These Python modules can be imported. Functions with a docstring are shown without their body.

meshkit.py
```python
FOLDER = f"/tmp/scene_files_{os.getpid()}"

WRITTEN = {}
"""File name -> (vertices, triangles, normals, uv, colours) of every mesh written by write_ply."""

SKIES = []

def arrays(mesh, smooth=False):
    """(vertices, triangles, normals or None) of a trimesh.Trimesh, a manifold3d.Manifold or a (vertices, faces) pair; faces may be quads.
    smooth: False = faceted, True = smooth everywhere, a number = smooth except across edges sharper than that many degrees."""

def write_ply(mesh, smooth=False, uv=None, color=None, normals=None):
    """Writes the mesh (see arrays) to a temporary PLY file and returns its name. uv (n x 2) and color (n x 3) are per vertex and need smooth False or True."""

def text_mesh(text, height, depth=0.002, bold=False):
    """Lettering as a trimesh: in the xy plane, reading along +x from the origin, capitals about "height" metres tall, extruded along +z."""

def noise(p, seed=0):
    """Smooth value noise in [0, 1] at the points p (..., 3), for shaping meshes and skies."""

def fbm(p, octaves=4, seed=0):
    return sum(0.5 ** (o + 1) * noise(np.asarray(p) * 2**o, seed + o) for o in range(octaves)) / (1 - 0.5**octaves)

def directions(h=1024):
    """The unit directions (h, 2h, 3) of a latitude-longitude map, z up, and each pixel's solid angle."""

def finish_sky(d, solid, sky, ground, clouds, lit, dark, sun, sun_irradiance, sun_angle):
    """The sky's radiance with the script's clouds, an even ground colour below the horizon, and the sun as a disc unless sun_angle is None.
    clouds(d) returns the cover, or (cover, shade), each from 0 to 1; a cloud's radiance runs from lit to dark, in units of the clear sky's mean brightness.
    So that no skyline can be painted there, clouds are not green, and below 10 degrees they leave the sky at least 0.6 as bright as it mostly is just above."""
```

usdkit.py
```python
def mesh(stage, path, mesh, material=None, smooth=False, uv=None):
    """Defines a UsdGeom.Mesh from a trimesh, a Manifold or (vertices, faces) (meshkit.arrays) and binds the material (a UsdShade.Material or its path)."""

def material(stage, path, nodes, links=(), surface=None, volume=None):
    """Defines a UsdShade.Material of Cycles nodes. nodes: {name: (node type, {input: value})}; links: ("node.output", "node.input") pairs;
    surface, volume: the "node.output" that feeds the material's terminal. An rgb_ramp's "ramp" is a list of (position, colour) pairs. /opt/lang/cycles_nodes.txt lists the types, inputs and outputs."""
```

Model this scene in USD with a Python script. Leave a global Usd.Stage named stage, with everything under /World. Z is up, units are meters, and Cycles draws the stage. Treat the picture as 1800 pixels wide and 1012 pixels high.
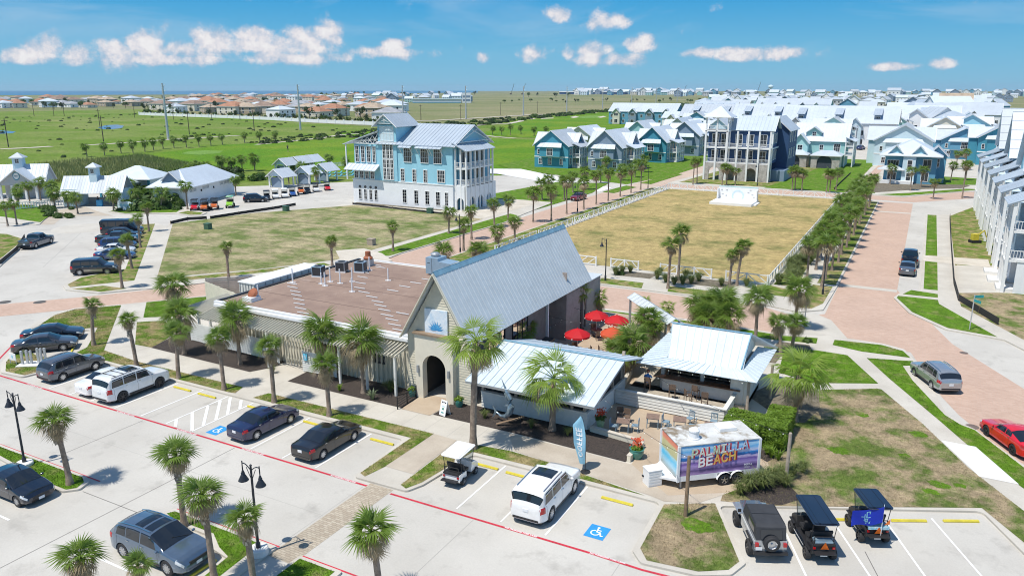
import math, random
import numpy as np, trimesh, shapely, usdkit, meshkit
from shapely.geometry import Polygon, LineString, Point, box as sbox
from shapely.ops import unary_union
from pxr import Usd, UsdGeom, UsdLux, UsdShade, Gf, Sdf, Vt

stage = Usd.Stage.CreateInMemory()
UsdGeom.SetStageUpAxis(stage, 'Z'); UsdGeom.SetStageMetersPerUnit(stage, 1.0)
UsdGeom.Xform.Define(stage, '/World'); UsdGeom.Scope.Define(stage, '/World/Looks')
# ---------------------------------------------------------------- camera: 21.8 m up, looking down 14.6 deg, turned 28.2 deg left of the street grid (+y)
EXPOSURE = 0.17
CAM_H, PITCH, YAW = 21.8, math.atan(349 / 1340.), math.radians(28.2)
cam = UsdGeom.Camera.Define(stage, '/World/camera')
cam.CreateHorizontalApertureAttr(36.0); cam.CreateVerticalApertureAttr(36.0 * 575 / 1024); cam.CreateFocalLengthAttr(36.0 * 1340 / 1800)
cam.CreateClippingRangeAttr((0.5, 60000.0)); cam.CreateExposureAttr(EXPOSURE)
_f = np.array([-math.sin(YAW) * math.cos(PITCH), math.cos(YAW) * math.cos(PITCH), -math.sin(PITCH)])
_r = np.array([math.cos(YAW), math.sin(YAW), 0.]); _u = np.cross(_r, _f)
cam.AddTransformOp().Set(Gf.Matrix4d(*map(float, (*_r, 0, *_u, 0, *(-_f), 0, 0, 0, CAM_H, 1))))
# ---------------------------------------------------------------- sun and sky
SUN_EL, SUN_AZ = math.radians(65), math.radians(245)          # direction towards the sun: elevation, angle from +x
SD = np.array([math.cos(SUN_EL) * math.cos(SUN_AZ), math.cos(SUN_EL) * math.sin(SUN_AZ), math.sin(SUN_EL)])
sun = UsdLux.DistantLight.Define(stage, '/World/sun')
sun.CreateIntensityAttr(1.1); sun.CreateAngleAttr(0.53); sun.CreateNormalizeAttr(True); sun.CreateColorAttr(Gf.Vec3f(1.0, 0.955, 0.88))
_x = np.cross([0, 0, 1.], SD); _x /= np.linalg.norm(_x); _y = np.cross(SD, _x)
sun.AddTransformOp().Set(Gf.Matrix4d(*map(float, (*_x, 0, *_y, 0, *SD, 0, 0, 0, 0, 1))))

def build_sky():
    N = {'tc': ('texture_coordinate', {}), 'sky': ('sky_texture', dict(sky_type='single_scattering', sun_disc=False, sun_elevation=SUN_EL, sun_rotation=math.atan2(SD[0], SD[1]), altitude=0.0, air_density=1.0, aerosol_density=0.35, ozone_density=2.5)),
         'er': ('map_range', dict(from_min=0.0, from_max=1.5, clamp=True)), 'eramp': ('rgb_ramp', dict(ramp=[(0, (.24, .52, .72)), (0.03, (.16, .48, .73)), (0.075, (.03, .355, .72)), (0.3, (.025, .24, .62)), (1, (.02, .15, .42))])), 'eb': ('mix', dict(mix_type='multiply', fac=1.0, color2=(HORIZON, HORIZON, HORIZON))),
         'ef': ('map_range', dict(from_min=0.1, from_max=0.6, to_min=0.97, to_max=0.4, clamp=True)), 'hs': ('mix', {}),
         'rot': ('vector_rotate', dict(rotate_type='z_axis', angle=-YAW)), 'sep': ('separate_xyz', {}),
         'az': ('math', dict(math_type='arctan2')), 'el': ('math', dict(math_type='arcsine')), 'p': ('combine_xyz', {}),
         'nz': ('noise_texture', dict(scale=34.0, detail=8.0, roughness=0.6)), 'nz2': ('noise_texture', dict(scale=70.0, detail=5.0, roughness=0.6))}
    L = [('tc.generated', 'rot.vector'), ('rot.vector', 'sep.vector'), ('sep.x', 'az.value1'), ('sep.y', 'az.value2'), ('sep.z', 'el.value1'), ('az.value', 'p.x'), ('el.value', 'p.y'),
         ('p.vector', 'nz.vector'), ('p.vector', 'nz2.vector'), ('el.value', 'er.value'), ('er.result', 'eramp.fac'), ('eramp.color', 'eb.color1'), ('el.value', 'ef.value'), ('ef.result', 'hs.fac'), ('sky.color', 'hs.color1'), ('eb.color', 'hs.color2')]
    blobs = [(40, 103, 42, 11), (92, 88, 36, 21), (150, 100, 42, 17), (215, 98, 42, 22), (262, 84, 44, 24), (330, 92, 46, 17), (395, 80, 55, 22), (450, 72, 46, 26), (530, 84, 62, 28), (583, 62, 26, 24), (520, 104, 90, 12), (300, 106, 110, 10),
             (690, 96, 62, 11), (700, 82, 24, 12), (850, 103, 13, 10), (938, 97, 24, 16), (985, 32, 22, 15), (1062, 46, 36, 15), (1122, 82, 30, 15), (1034, 98, 36, 20), (1090, 106, 44, 11), (1222, 97, 34, 9), (1292, 100, 44, 11), (1372, 98, 34, 11), (1560, 119, 44, 7), (1655, 114, 24, 9),
             (-330, 90, 130, 30), (-700, 84, 160, 34), (2150, 100, 120, 18), (2600, 92, 160, 26)]
    prev = None
    for i, (px, py, w, h) in enumerate(blobs):
        a = math.atan((px - 900) / 1385.); e = (157 - py) / 1385. * math.cos(a)
        N[f'm{i}'] = ('mapping', dict(mapping_type='point', location=(-a / (w / 1385. * math.cos(a) ** 2), -e / (h / 1385.), 0), scale=(1 / (w / 1385. * math.cos(a) ** 2), 1 / (h / 1385.), 0)))
        N[f'l{i}'] = ('vector_math', dict(math_type='length')); N[f's{i}'] = ('map_range', dict(from_min=1.9, from_max=0.0, to_min=0.0, to_max=1.0, clamp=True, range_type='smoothstep'))
        L += [('p.vector', f'm{i}.vector'), (f'm{i}.vector', f'l{i}.vector1'), (f'l{i}.value', f's{i}.value')]
        if prev is None: prev = f's{i}.result'
        else:
            N[f'x{i}'] = ('math', dict(math_type='maximum')); L += [(prev, f'x{i}.value1'), (f's{i}.result', f'x{i}.value2')]; prev = f'x{i}.value'
    # cumulus: envelope + noise - threshold ; cirrus: stretched faint noise
    N['env'] = ('math', dict(math_type='multiply_add', value2=1.0, value3=0.0)); N['sum'] = ('math', dict(math_type='multiply_add', value2=2.1)); N['cov'] = ('map_range', dict(from_min=1.3, from_max=1.86, to_min=0., to_max=0.92, clamp=True, range_type='smoothstep'))
    L += [(prev, 'env.value1'), ('nz.fac', 'sum.value1'), ('env.value', 'sum.value3'), ('sum.value', 'cov.value')]
    N['shade'] = ('map_range', dict(from_min=0.36, from_max=0.66, clamp=True)); N['ccol'] = ('rgb_ramp', dict(ramp=[(0, (0.36, 0.54, 0.74)), (0.45, (0.70, 0.74, 0.84)), (0.75, (0.95, 0.90, 0.92)), (1, (1.05, 1.01, 1.0))]))
    N['dense'] = ('map_range', dict(from_min=1.45, from_max=2.25, clamp=True)); N['shm'] = ('math', dict(math_type='multiply_add', value2=0.65)); N['shn'] = ('math', dict(math_type='multiply', value2=0.62))
    L += [('nz2.fac', 'shade.value'), ('sum.value', 'dense.value'), ('shade.result', 'shm.value1'), ('dense.result', 'shn.value1'), ('shn.value', 'shm.value3'), ('shm.value', 'ccol.fac')]
    N['cscale'] = ('mix', dict(mix_type='multiply', fac=1.0, color2=(CLOUD, CLOUD, CLOUD)))
    N['cm'] = ('mapping', dict(mapping_type='point', scale=(2.2, 11.0, 1), rotation=(0, 0, 0.05))); N['cn'] = ('noise_texture', dict(scale=1.6, detail=6.0, roughness=0.55, distortion=0.6))
    N['ce'] = ('map_range', dict(from_min=0.028, from_max=0.075, clamp=True)); N['cc'] = ('map_range', dict(from_min=0.47, from_max=0.75, to_max=0.42, clamp=True)); N['cx'] = ('math', dict(math_type='multiply'))
    L += [('ccol.color', 'cscale.color1'), ('p.vector', 'cm.vector'), ('cm.vector', 'cn.vector'), ('cn.fac', 'cc.value'), ('el.value', 'ce.value'), ('cc.result', 'cx.value1'), ('ce.result', 'cx.value2')]
    N['mx0'] = ('mix', dict(color2=(CLOUD * .80, CLOUD * .88, CLOUD * .96))); N['mx1'] = ('mix', {}); N['bg'] = ('background_shader', dict(strength=SKY))
    L += [('cx.value', 'mx0.fac'), ('hs.color', 'mx0.color1'), ('mx0.color', 'mx1.color1'), ('cov.result', 'mx1.fac'), ('cscale.color', 'mx1.color2'), ('mx1.color', 'bg.color')]
    m = usdkit.material(stage, '/World/Looks/sky_look', N, L, surface='bg.background')
    d = UsdLux.DomeLight.Define(stage, '/World/sky')
    UsdShade.MaterialBindingAPI.Apply(d.GetPrim()).Bind(m)
    d.GetPrim().SetCustomDataByKey('kind', 'structure')
HAZE = 4.5e-5
SKY, CLOUD, HORIZON = 0.115, 6.8, 7.6
build_sky()

# picture-plan helper: a photo pixel (1800 wide) to the point of level z under it
def G(px, py, z=0.0):
    d = _f * 1340. + _r * (px - 900) + _u * (506 - py)
    return np.array([0, 0, CAM_H]) + d * ((z - CAM_H) / d[2])
R = random.Random(7)
# prim helpers
_names = {}
def unique(parent, name):
    k = (parent, name); n = _names.get(k, 0); _names[k] = n + 1
    return f'{parent}/{name}' if n == 0 else f'{parent}/{name}_{n:03d}'
def data(prim, **kw):
    for k, v in kw.items():
        if v: prim.SetCustomDataByKey(k, v)
def place(x, loc=(0, 0, 0), rz=0.0, scale=None, rx=0.0, ry=0.0):
    x.AddTranslateOp().Set(Gf.Vec3d(*map(float, loc)))
    if rx or ry: x.AddRotateXYZOp().Set(Gf.Vec3f(math.degrees(rx), math.degrees(ry), math.degrees(rz)))
    elif rz: x.AddRotateZOp().Set(math.degrees(rz))
    if scale is not None: x.AddScaleOp().Set(Gf.Vec3f(*([float(scale)] * 3 if np.isscalar(scale) else map(float, scale))))
def thing(name, label, cat, loc=(0, 0, 0), rz=0.0, group=None, kind=None, scale=None, proto=None, rx=0., ry=0.):
    path = unique('/World', name); x = UsdGeom.Xform.Define(stage, path); place(x, loc, rz, scale, rx, ry); p = x.GetPrim()
    data(p, label=label, category=cat, group=group, kind=kind)
    if proto: p.GetReferences().AddInternalReference(proto); p.SetInstanceable(True)
    return path
def proto(name):
    if not stage.GetPrimAtPath('/World/models'): stage.CreateClassPrim('/World/models')
    path = unique('/World/models', name); UsdGeom.Xform.Define(stage, path); return path
def xf(parent, name, loc=(0, 0, 0), rz=0.0, scale=None, ref=None, label=None, rx=0., ry=0.):
    path = unique(parent, name); x = UsdGeom.Xform.Define(stage, path); place(x, loc, rz, scale, rx, ry)
    data(x.GetPrim(), label=label)
    if ref: x.GetPrim().GetReferences().AddInternalReference(ref); x.GetPrim().SetInstanceable(True)
    return path
def put(parent, name, mb, m, label=None, cat=None, group=None, kind=None, smooth=None):
    v, f = mb.arrays() if isinstance(mb, MB) else mb
    path = unique(parent or '/World', name)
    if smooth: pr = usdkit.mesh(stage, path, (v, f), M[m] if isinstance(m, str) else m, smooth=smooth).GetPrim()
    else:
        g = UsdGeom.Mesh.Define(stage, path); pr = g.GetPrim()
        g.CreatePointsAttr(Vt.Vec3fArray.FromNumpy(np.ascontiguousarray(v, np.float32))); g.CreateFaceVertexCountsAttr(Vt.IntArray.FromNumpy(np.full(len(f), 3, np.int32)))
        g.CreateFaceVertexIndicesAttr(Vt.IntArray.FromNumpy(np.ascontiguousarray(f, np.int32).ravel())); g.CreateSubdivisionSchemeAttr('none')
        UsdShade.MaterialBindingAPI.Apply(pr).Bind(M[m] if isinstance(m, str) else m)
    data(pr, label=label, category=cat, group=group, kind=kind)
    return path
# mesh builder
def rotz(a): c, s = math.cos(a), math.sin(a); return np.array([[c, -s, 0], [s, c, 0], [0, 0, 1.]])
BOXF = np.array([[0, 2, 1], [0, 3, 2], [4, 5, 6], [4, 6, 7], [0, 1, 5], [0, 5, 4], [1, 2, 6], [1, 6, 5], [2, 3, 7], [2, 7, 6], [3, 0, 4], [3, 4, 7]])
class MB:
    def __init__(s): s.v, s.f, s.n = [], [], 0
    def add(s, v, f):
        v = np.asarray(v, float); s.v.append(v); s.f.append(np.asarray(f, int).reshape(-1, 3) + s.n); s.n += len(v); return s
    def arrays(s): return (np.vstack(s.v), np.vstack(s.f)) if s.v else (np.zeros((0, 3)), np.zeros((0, 3), int))
    def xform(s, A=None, t=(0, 0, 0)):
        s.v = [(v @ np.asarray(A).T if A is not None else v) + np.asarray(t, float) for v in s.v]; return s
    def box(s, x0, x1, y0, y1, z0, z1):
        return s.add([(x0, y0, z0), (x1, y0, z0), (x1, y1, z0), (x0, y1, z0), (x0, y0, z1), (x1, y0, z1), (x1, y1, z1), (x0, y1, z1)], BOXF)
    def cbox(s, c, d, rz=0., A=None):
        d = np.asarray(d) / 2.; v = np.array([(-1, -1, -1), (1, -1, -1), (1, 1, -1), (-1, 1, -1), (-1, -1, 1), (1, -1, 1), (1, 1, 1), (-1, 1, 1)]) * d
        v = v @ (rotz(rz) if A is None else A).T + np.asarray(c, float); return s.add(v, BOXF)
    def beam(s, p, q, w, h=None, up=(0, 0, 1.)):
        p, q = np.asarray(p, float), np.asarray(q, float); d = q - p; L = np.linalg.norm(d); d = d / L; up = np.asarray(up, float)
        x = np.cross(d, up); x = np.cross(d, [1., 0, 0]) if np.linalg.norm(x) < 1e-6 else x; x /= np.linalg.norm(x); y = np.cross(x, d)
        return s.cbox((p + q) / 2, (w, L, h or w), A=np.stack([x, d, y], 1))
    def tube(s, pts, r, n=8, cap=True):
        P = np.asarray(pts, float); r = np.broadcast_to(np.asarray(r, float), (len(P),)); T = np.gradient(P, axis=0) if len(P) > 2 else np.repeat([P[1] - P[0]], 2, 0)
        T = T / np.maximum(np.linalg.norm(T, axis=1, keepdims=True), 1e-9); up = np.array([0, 0, 1.]) if abs(T[0][2]) < .9 else np.array([1., 0, 0])
        a = np.arange(n) * 2 * math.pi / n; V = []
        for p, t, rr in zip(P, T, r):
            x = np.cross(t, up); x /= max(np.linalg.norm(x), 1e-9); y = np.cross(t, x); V.append(p + rr * (np.cos(a)[:, None] * x + np.sin(a)[:, None] * y))
        F = []
        for k in range(len(P) - 1):
            for i in range(n):
                a0, a1, b0, b1 = k * n + i, k * n + (i + 1) % n, (k + 1) * n + i, (k + 1) * n + (i + 1) % n; F += [(a0, b0, a1), (a1, b0, b1)]
        V = np.vstack(V)
        if cap:
            V = np.vstack([V, P[0], P[-1]]); c0, c1 = len(V) - 2, len(V) - 1; m = (len(P) - 1) * n
            for i in range(n): F += [(c0, i, (i + 1) % n), (c1, m + (i + 1) % n, m + i)]
        return s.add(V, F)
    def lathe(s, prof, n=16, c=(0, 0, 0), A=None):
        a = np.arange(n) * 2 * math.pi / n; V = np.vstack([np.stack([np.cos(a) * r, np.sin(a) * r, np.full(n, z)], 1) for r, z in prof]); F = []
        for k in range(len(prof) - 1):
            for i in range(n):
                a0, a1, b0, b1 = k * n + i, k * n + (i + 1) % n, (k + 1) * n + i, (k + 1) * n + (i + 1) % n; F += [(a0, a1, b0), (a1, b1, b0)]
        if A is not None: V = V @ np.asarray(A).T
        return s.add(V + np.asarray(c, float), F)
    def poly(s, pg, z, up=True):
        for g in getattr(pg, 'geoms', [pg]):
            if g.is_empty or g.area < 1e-6: continue
            v, f = trimesh.creation.triangulate_polygon(g, engine='earcut'); f = np.asarray(f)
            a = v[f]; sgn = np.cross(a[:, 1] - a[:, 0], a[:, 2] - a[:, 0]); f = np.where((sgn > 0)[:, None] == up, f, f[:, ::-1]); s.add(np.column_stack([v, np.full(len(v), z)]), f)
        return s
    def prism(s, pg, z0, z1, A=None, t=(0, 0, 0)):
        b = MB()
        for g in getattr(pg, 'geoms', [pg]):
            if g.is_empty or g.area < 1e-6: continue
            b.poly(g, z1); b.poly(g, z0, up=False)
            for ring in (g.exterior, *g.interiors):
                c = np.array(ring.coords)[:-1]; n = len(c)
                if ring.is_ccw == (ring is not g.exterior): c = c[::-1]
                V = np.vstack([np.column_stack([c, np.full(n, z0)]), np.column_stack([c, np.full(n, z1)])]); i = np.arange(n); j = (i + 1) % n
                b.add(V, np.vstack([np.stack([i, j, j + n], 1), np.stack([i, j + n, i + n], 1)]))
        v, f = b.arrays()
        if A is not None: v = v @ np.asarray(A).T
        return s.add(v + np.asarray(t, float), f)
    def quad(s, a, b, c, d): return s.add([a, b, c, d], [(0, 1, 2), (0, 2, 3)])
    def tri(s, a, b, c): return s.add([a, b, c], [(0, 1, 2)])
    def slab(s, a, b, c, d, t):
        """a plate over the quad a b c d (counter-clockwise from above), t thick downwards along its normal"""
        q = np.array([a, b, c, d], float); n = np.cross(q[1] - q[0], q[3] - q[0]); n /= np.linalg.norm(n); return s.add(np.vstack([q - n * t, q]), BOXF)
    def sphere(s, c, r, sub=2, scale=(1, 1, 1)):
        m = trimesh.creation.icosphere(subdivisions=sub, radius=1.0); return s.add(np.asarray(m.vertices) * np.asarray(scale) * r + np.asarray(c), m.faces)
    def mesh(s, m, A=None, t=(0, 0, 0)):
        v = np.asarray(m.vertices, float); v = v @ np.asarray(A).T if A is not None else v; return s.add(v + np.asarray(t, float), m.faces)
AX = np.array([[0, 0, 1.], [1, 0, 0], [0, 1, 0]])      # lathe axis z -> x
AY = np.array([[1., 0, 0], [0, 0, 1], [0, -1, 0]])     # lathe axis z -> y
XZ = np.array([[1., 0, 0], [0, 0, -1], [0, 1, 0]])     # a flat xy drawing stood up in the xz plane, facing -y
def bx(*a): return MB().box(*a)
def bm(*a, **k): return MB().beam(*a, **k)
def la(*a, **k): return MB().lathe(*a, **k)
def tb(*a, **k): return MB().tube(*a, **k)
WP, WR, TB, DM = 'white_paint', 'white_roof', 'trim_black', 'dark_metal'
# materials
M = {}
def surf(name, col, rough=0.6, var=0.12, vs=1.5, col2=None, fine=None, bump=0.0, bs=30.0, metal=0.0, coat=0.0, spec=0.5, wear=None, transl=None, rand=0.0):
    """procedural surface: base colour(s) varied by world-space noise, a finer grain, optional relief"""
    c = np.array(col, float); c2 = np.array(col2, float) if col2 is not None else c * (1 + var); c1 = c if col2 is not None else c * (1 - var)
    N = {'g': ('geometry', {}), 'n': ('noise_texture', dict(scale=vs, detail=5.0, roughness=0.6)), 'r': ('rgb_ramp', dict(ramp=[(0.36, c1), (0.64, c2)])),
         'p': ('principled_bsdf', dict(roughness=rough, metallic=metal, coat_weight=coat, specular_ior_level=spec))}
    L = [('g.position', 'n.vector'), ('n.fac', 'r.fac')]; out = 'r.color'
    if fine:
        N['n2'] = ('noise_texture', dict(scale=fine[0], detail=4.0, roughness=0.7)); N['r2'] = ('map_range', dict(from_min=0.3, from_max=0.7, to_min=1 - fine[1], to_max=1 + fine[1])); N['m2'] = ('mix', dict(mix_type='multiply', fac=1.0))
        N['cc2'] = ('combine_color', {}); L += [('g.position', 'n2.vector'), ('n2.fac', 'r2.value'), ('r2.result', 'cc2.r'), ('r2.result', 'cc2.g'), ('r2.result', 'cc2.b'), (out, 'm2.color1'), ('cc2.color', 'm2.color2')]; out = 'm2.color'
    if wear:
        N['n3'] = ('noise_texture', dict(scale=wear[0], detail=6.0, roughness=0.65)); N['r3'] = ('map_range', dict(from_min=wear[1], from_max=wear[2], clamp=True)); N['m3'] = ('mix', dict(color2=wear[3]))
        L += [('g.position', 'n3.vector'), ('n3.fac', 'r3.value'), ('r3.result', 'm3.fac'), (out, 'm3.color1')]; out = 'm3.color'
    if rand:
        N['oi'] = ('object_info', {}); N['or'] = ('map_range', dict(to_min=1 - rand, to_max=1 + rand)); N['oc'] = ('combine_color', {}); N['om'] = ('mix', dict(mix_type='multiply', fac=1.0))
        L += [('oi.random', 'or.value'), ('or.result', 'oc.r'), ('or.result', 'oc.g'), ('or.result', 'oc.b'), (out, 'om.color1'), ('oc.color', 'om.color2')]; out = 'om.color'
    L.append((out, 'p.base_color'))
    if bump:
        N['nb'] = ('noise_texture', dict(scale=bs, detail=4.0)); N['b'] = ('bump', dict(strength=min(bump, 1.0), distance=0.03 * max(1, bump))); L += [('g.position', 'nb.vector'), ('nb.fac', 'b.height'), ('b.normal', 'p.normal')]
    srf = 'p.BSDF'
    if transl:
        N['t'] = ('translucent_bsdf', dict(color=transl)); N['mx'] = ('mix_closure', dict(fac=0.3)); L += [('p.BSDF', 'mx.closure1'), ('t.BSDF', 'mx.closure2')]; srf = 'mx.closure'
    M[name] = usdkit.material(stage, f'/World/Looks/{name}', N, L, surface=srf); return M[name]
def plain(name, col, rough=0.5, metal=0.0, coat=0.0, spec=0.5, emis=0.0):
    M[name] = usdkit.material(stage, f'/World/Looks/{name}', {'p': ('principled_bsdf', dict(base_color=col, roughness=rough, metallic=metal, coat_weight=coat, specular_ior_level=spec, emission_color=col, emission_strength=emis))}, surface='p.BSDF'); return M[name]
def lawn(name, ga, gb, dry, lo, hi, vs=0.35, streak=(1, 1, 1)):
    """turf: two greens and a dry tone showing where a broad noise passes lo..hi"""
    N = {'g': ('geometry', {}), 'mp': ('mapping', dict(mapping_type='point', scale=streak)), 'n': ('noise_texture', dict(scale=vs, detail=8.0, roughness=0.68)), 'n2': ('noise_texture', dict(scale=4.5, detail=6.0, roughness=0.7)), 'n3': ('noise_texture', dict(scale=38.0, detail=3.0, roughness=0.7)), 'n4': ('noise_texture', dict(scale=0.75, detail=6.0, roughness=0.75)), 'v4': ('map_range', dict(from_min=0.32, from_max=0.68, to_min=0.66, to_max=1.28)), 'vv': ('math', dict(math_type='multiply')),
         'r': ('map_range', dict(from_min=lo, from_max=hi, clamp=True)), 'c': ('rgb_ramp', dict(ramp=[(0.35, ga), (0.65, gb)])), 'd': ('rgb_ramp', dict(ramp=[(0.3, np.array(dry) * .66), (0.68, np.array(dry) * 1.22)])), 'm': ('mix', {}),
         'v': ('map_range', dict(from_min=0.3, from_max=0.7, to_min=0.62, to_max=1.3)), 'vc': ('combine_color', {}), 'mm': ('mix', dict(mix_type='multiply', fac=1.0)), 'b': ('bump', dict(strength=0.7, distance=0.06)), 'p': ('principled_bsdf', dict(roughness=0.9, specular_ior_level=0.15))}
    L = [('g.position', 'mp.vector'), ('mp.vector', 'n.vector'), ('g.position', 'n2.vector'), ('g.position', 'n3.vector'), ('n.fac', 'r.value'), ('n2.fac', 'c.fac'), ('n2.fac', 'd.fac'), ('c.color', 'm.color1'), ('d.color', 'm.color2'), ('r.result', 'm.fac'),
         ('n3.fac', 'v.value'), ('mp.vector', 'n4.vector'), ('n4.fac', 'v4.value'), ('v.result', 'vv.value1'), ('v4.result', 'vv.value2'), ('vv.value', 'vc.r'), ('vv.value', 'vc.g'), ('vv.value', 'vc.b'), ('m.color', 'mm.color1'), ('vc.color', 'mm.color2'), ('mm.color', 'p.base_color'), ('n3.fac', 'b.height'), ('b.normal', 'p.normal')]
    M[name] = usdkit.material(stage, f'/World/Looks/{name}', N, L, surface='p.BSDF'); return M[name]
def paver(name, c1, c2, mortar, bw, bh, ms, rot=0.0, macro=0.12):
    N = {'g': ('geometry', {}), 'mp': ('mapping', dict(mapping_type='point', rotation=(0, 0, rot))), 'k': ('brick_texture', dict(scale=1.0, brick_width=bw, row_height=bh, mortar_size=ms, mortar_smooth=0.3, color1=c1, color2=c2, mortar=mortar)),
         'n': ('noise_texture', dict(scale=0.25, detail=7.0, roughness=0.65)), 'v': ('map_range', dict(from_min=0.3, from_max=0.7, to_min=1 - macro, to_max=1 + macro)), 'vc': ('combine_color', {}), 'mm': ('mix', dict(mix_type='multiply', fac=1.0)),
         'b': ('bump', dict(strength=0.5, distance=0.006, invert=True)), 'p': ('principled_bsdf', dict(roughness=0.85, specular_ior_level=0.3))}
    L = [('g.position', 'mp.vector'), ('mp.vector', 'k.vector'), ('g.position', 'n.vector'), ('n.fac', 'v.value'), ('v.result', 'vc.r'), ('v.result', 'vc.g'), ('v.result', 'vc.b'), ('k.color', 'mm.color1'), ('vc.color', 'mm.color2'), ('mm.color', 'p.base_color'), ('k.fac', 'b.height'), ('b.normal', 'p.normal')]
    M[name] = usdkit.material(stage, f'/World/Looks/{name}', N, L, surface='p.BSDF'); return M[name]
def pane(name, tint, refl=0.5, rough=0.03):
    """dark window glass: mirror-like by fresnel over a see-through tint"""
    M[name] = usdkit.material(stage, f'/World/Looks/{name}', {'f': ('fresnel', dict(IOR=1.5)), 't': ('transparent_bsdf', dict(color=tint)), 'gl': ('glossy_bsdf', dict(color=(1, 1, 1), roughness=rough)), 'm': ('mix_closure', {})},
        [('f.fac', 'm.fac'), ('t.BSDF', 'm.closure1'), ('gl.BSDF', 'm.closure2')], surface='m.closure'); return M[name]
surf('lot_concrete', (0.445, 0.42, 0.375), 0.85, vs=0.12, col2=(0.525, 0.50, 0.45), fine=(9, .05), bump=.15, bs=60, wear=(0.5, 0.56, 0.8, (0.33, 0.31, 0.275)))
surf('lot_pale', (0.66, 0.655, 0.63), 0.85, vs=0.2, col2=(0.72, 0.715, 0.69), fine=(9, .04))
surf('walk_concrete', (0.46, 0.425, 0.365), 0.85, vs=0.3, col2=(0.54, 0.505, 0.44), fine=(12, .06), bump=.15, bs=60, wear=(1.3, 0.62, 0.8, (0.40, 0.36, 0.31)))
surf('walk_new', (0.70, 0.69, 0.66), 0.85, vs=0.3, var=.04, fine=(12, .04))
surf('walk_tan', (0.40, 0.34, 0.27), 0.85, vs=0.5, col2=(0.48, 0.42, 0.34), fine=(25, .12), bump=.2, bs=80)
surf('patio_tan', (0.40, 0.31, 0.22), 0.85, vs=0.6, col2=(0.46, 0.37, 0.27), fine=(25, .1), bump=.2, bs=80)
surf('joint_dark', (0.09, 0.085, 0.08), 0.9); surf('joint_faint', (0.30, 0.29, 0.27), 0.9); surf('sand', (0.48, 0.43, 0.35), .95, vs=.4, col2=(.58, .53, .45), fine=(20, .1))
surf('paint_white', (0.78, 0.78, 0.77), 0.6, var=.05, wear=(3, .6, .75, (.6, .59, .56))); surf('paint_red', (0.52, 0.035, 0.055), 0.6, var=.12, wear=(2.5, .66, .8, (.55, .4, .38))); surf('paint_blue', (0.03, 0.27, 0.62), 0.6, var=.1)
surf('paint_yellow', (0.60, 0.50, 0.05), 0.6, var=.12, vs=4)
paver('brick_paving', (0.46, 0.315, 0.24), (0.515, 0.365, 0.285), (0.45, 0.35, 0.28), 0.40, 0.20, 0.012, macro=.07)
paver('brick_worn', (0.47, 0.36, 0.28), (0.55, 0.43, 0.34), (0.44, 0.37, 0.30), 0.40, 0.20, 0.012, macro=.10)
paver('brick_walk', (0.36, 0.30, 0.225), (0.46, 0.40, 0.31), (0.24, 0.20, 0.16), 0.30, 0.15, 0.012, macro=.12)
lawn('green_lawn', (0.07, 0.155, 0.009), (0.135, 0.25, 0.018), (0.27, 0.26, 0.10), 0.52, 0.70, vs=0.6)
lawn('mixed_lawn', (0.08, 0.15, 0.014), (0.14, 0.215, 0.026), (0.33, 0.27, 0.13), 0.43, 0.58, vs=0.55)
lawn('dry_lawn', (0.085, 0.135, 0.025), (0.15, 0.20, 0.045), (0.37, 0.29, 0.18), 0.41, 0.55, vs=0.4)
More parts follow.
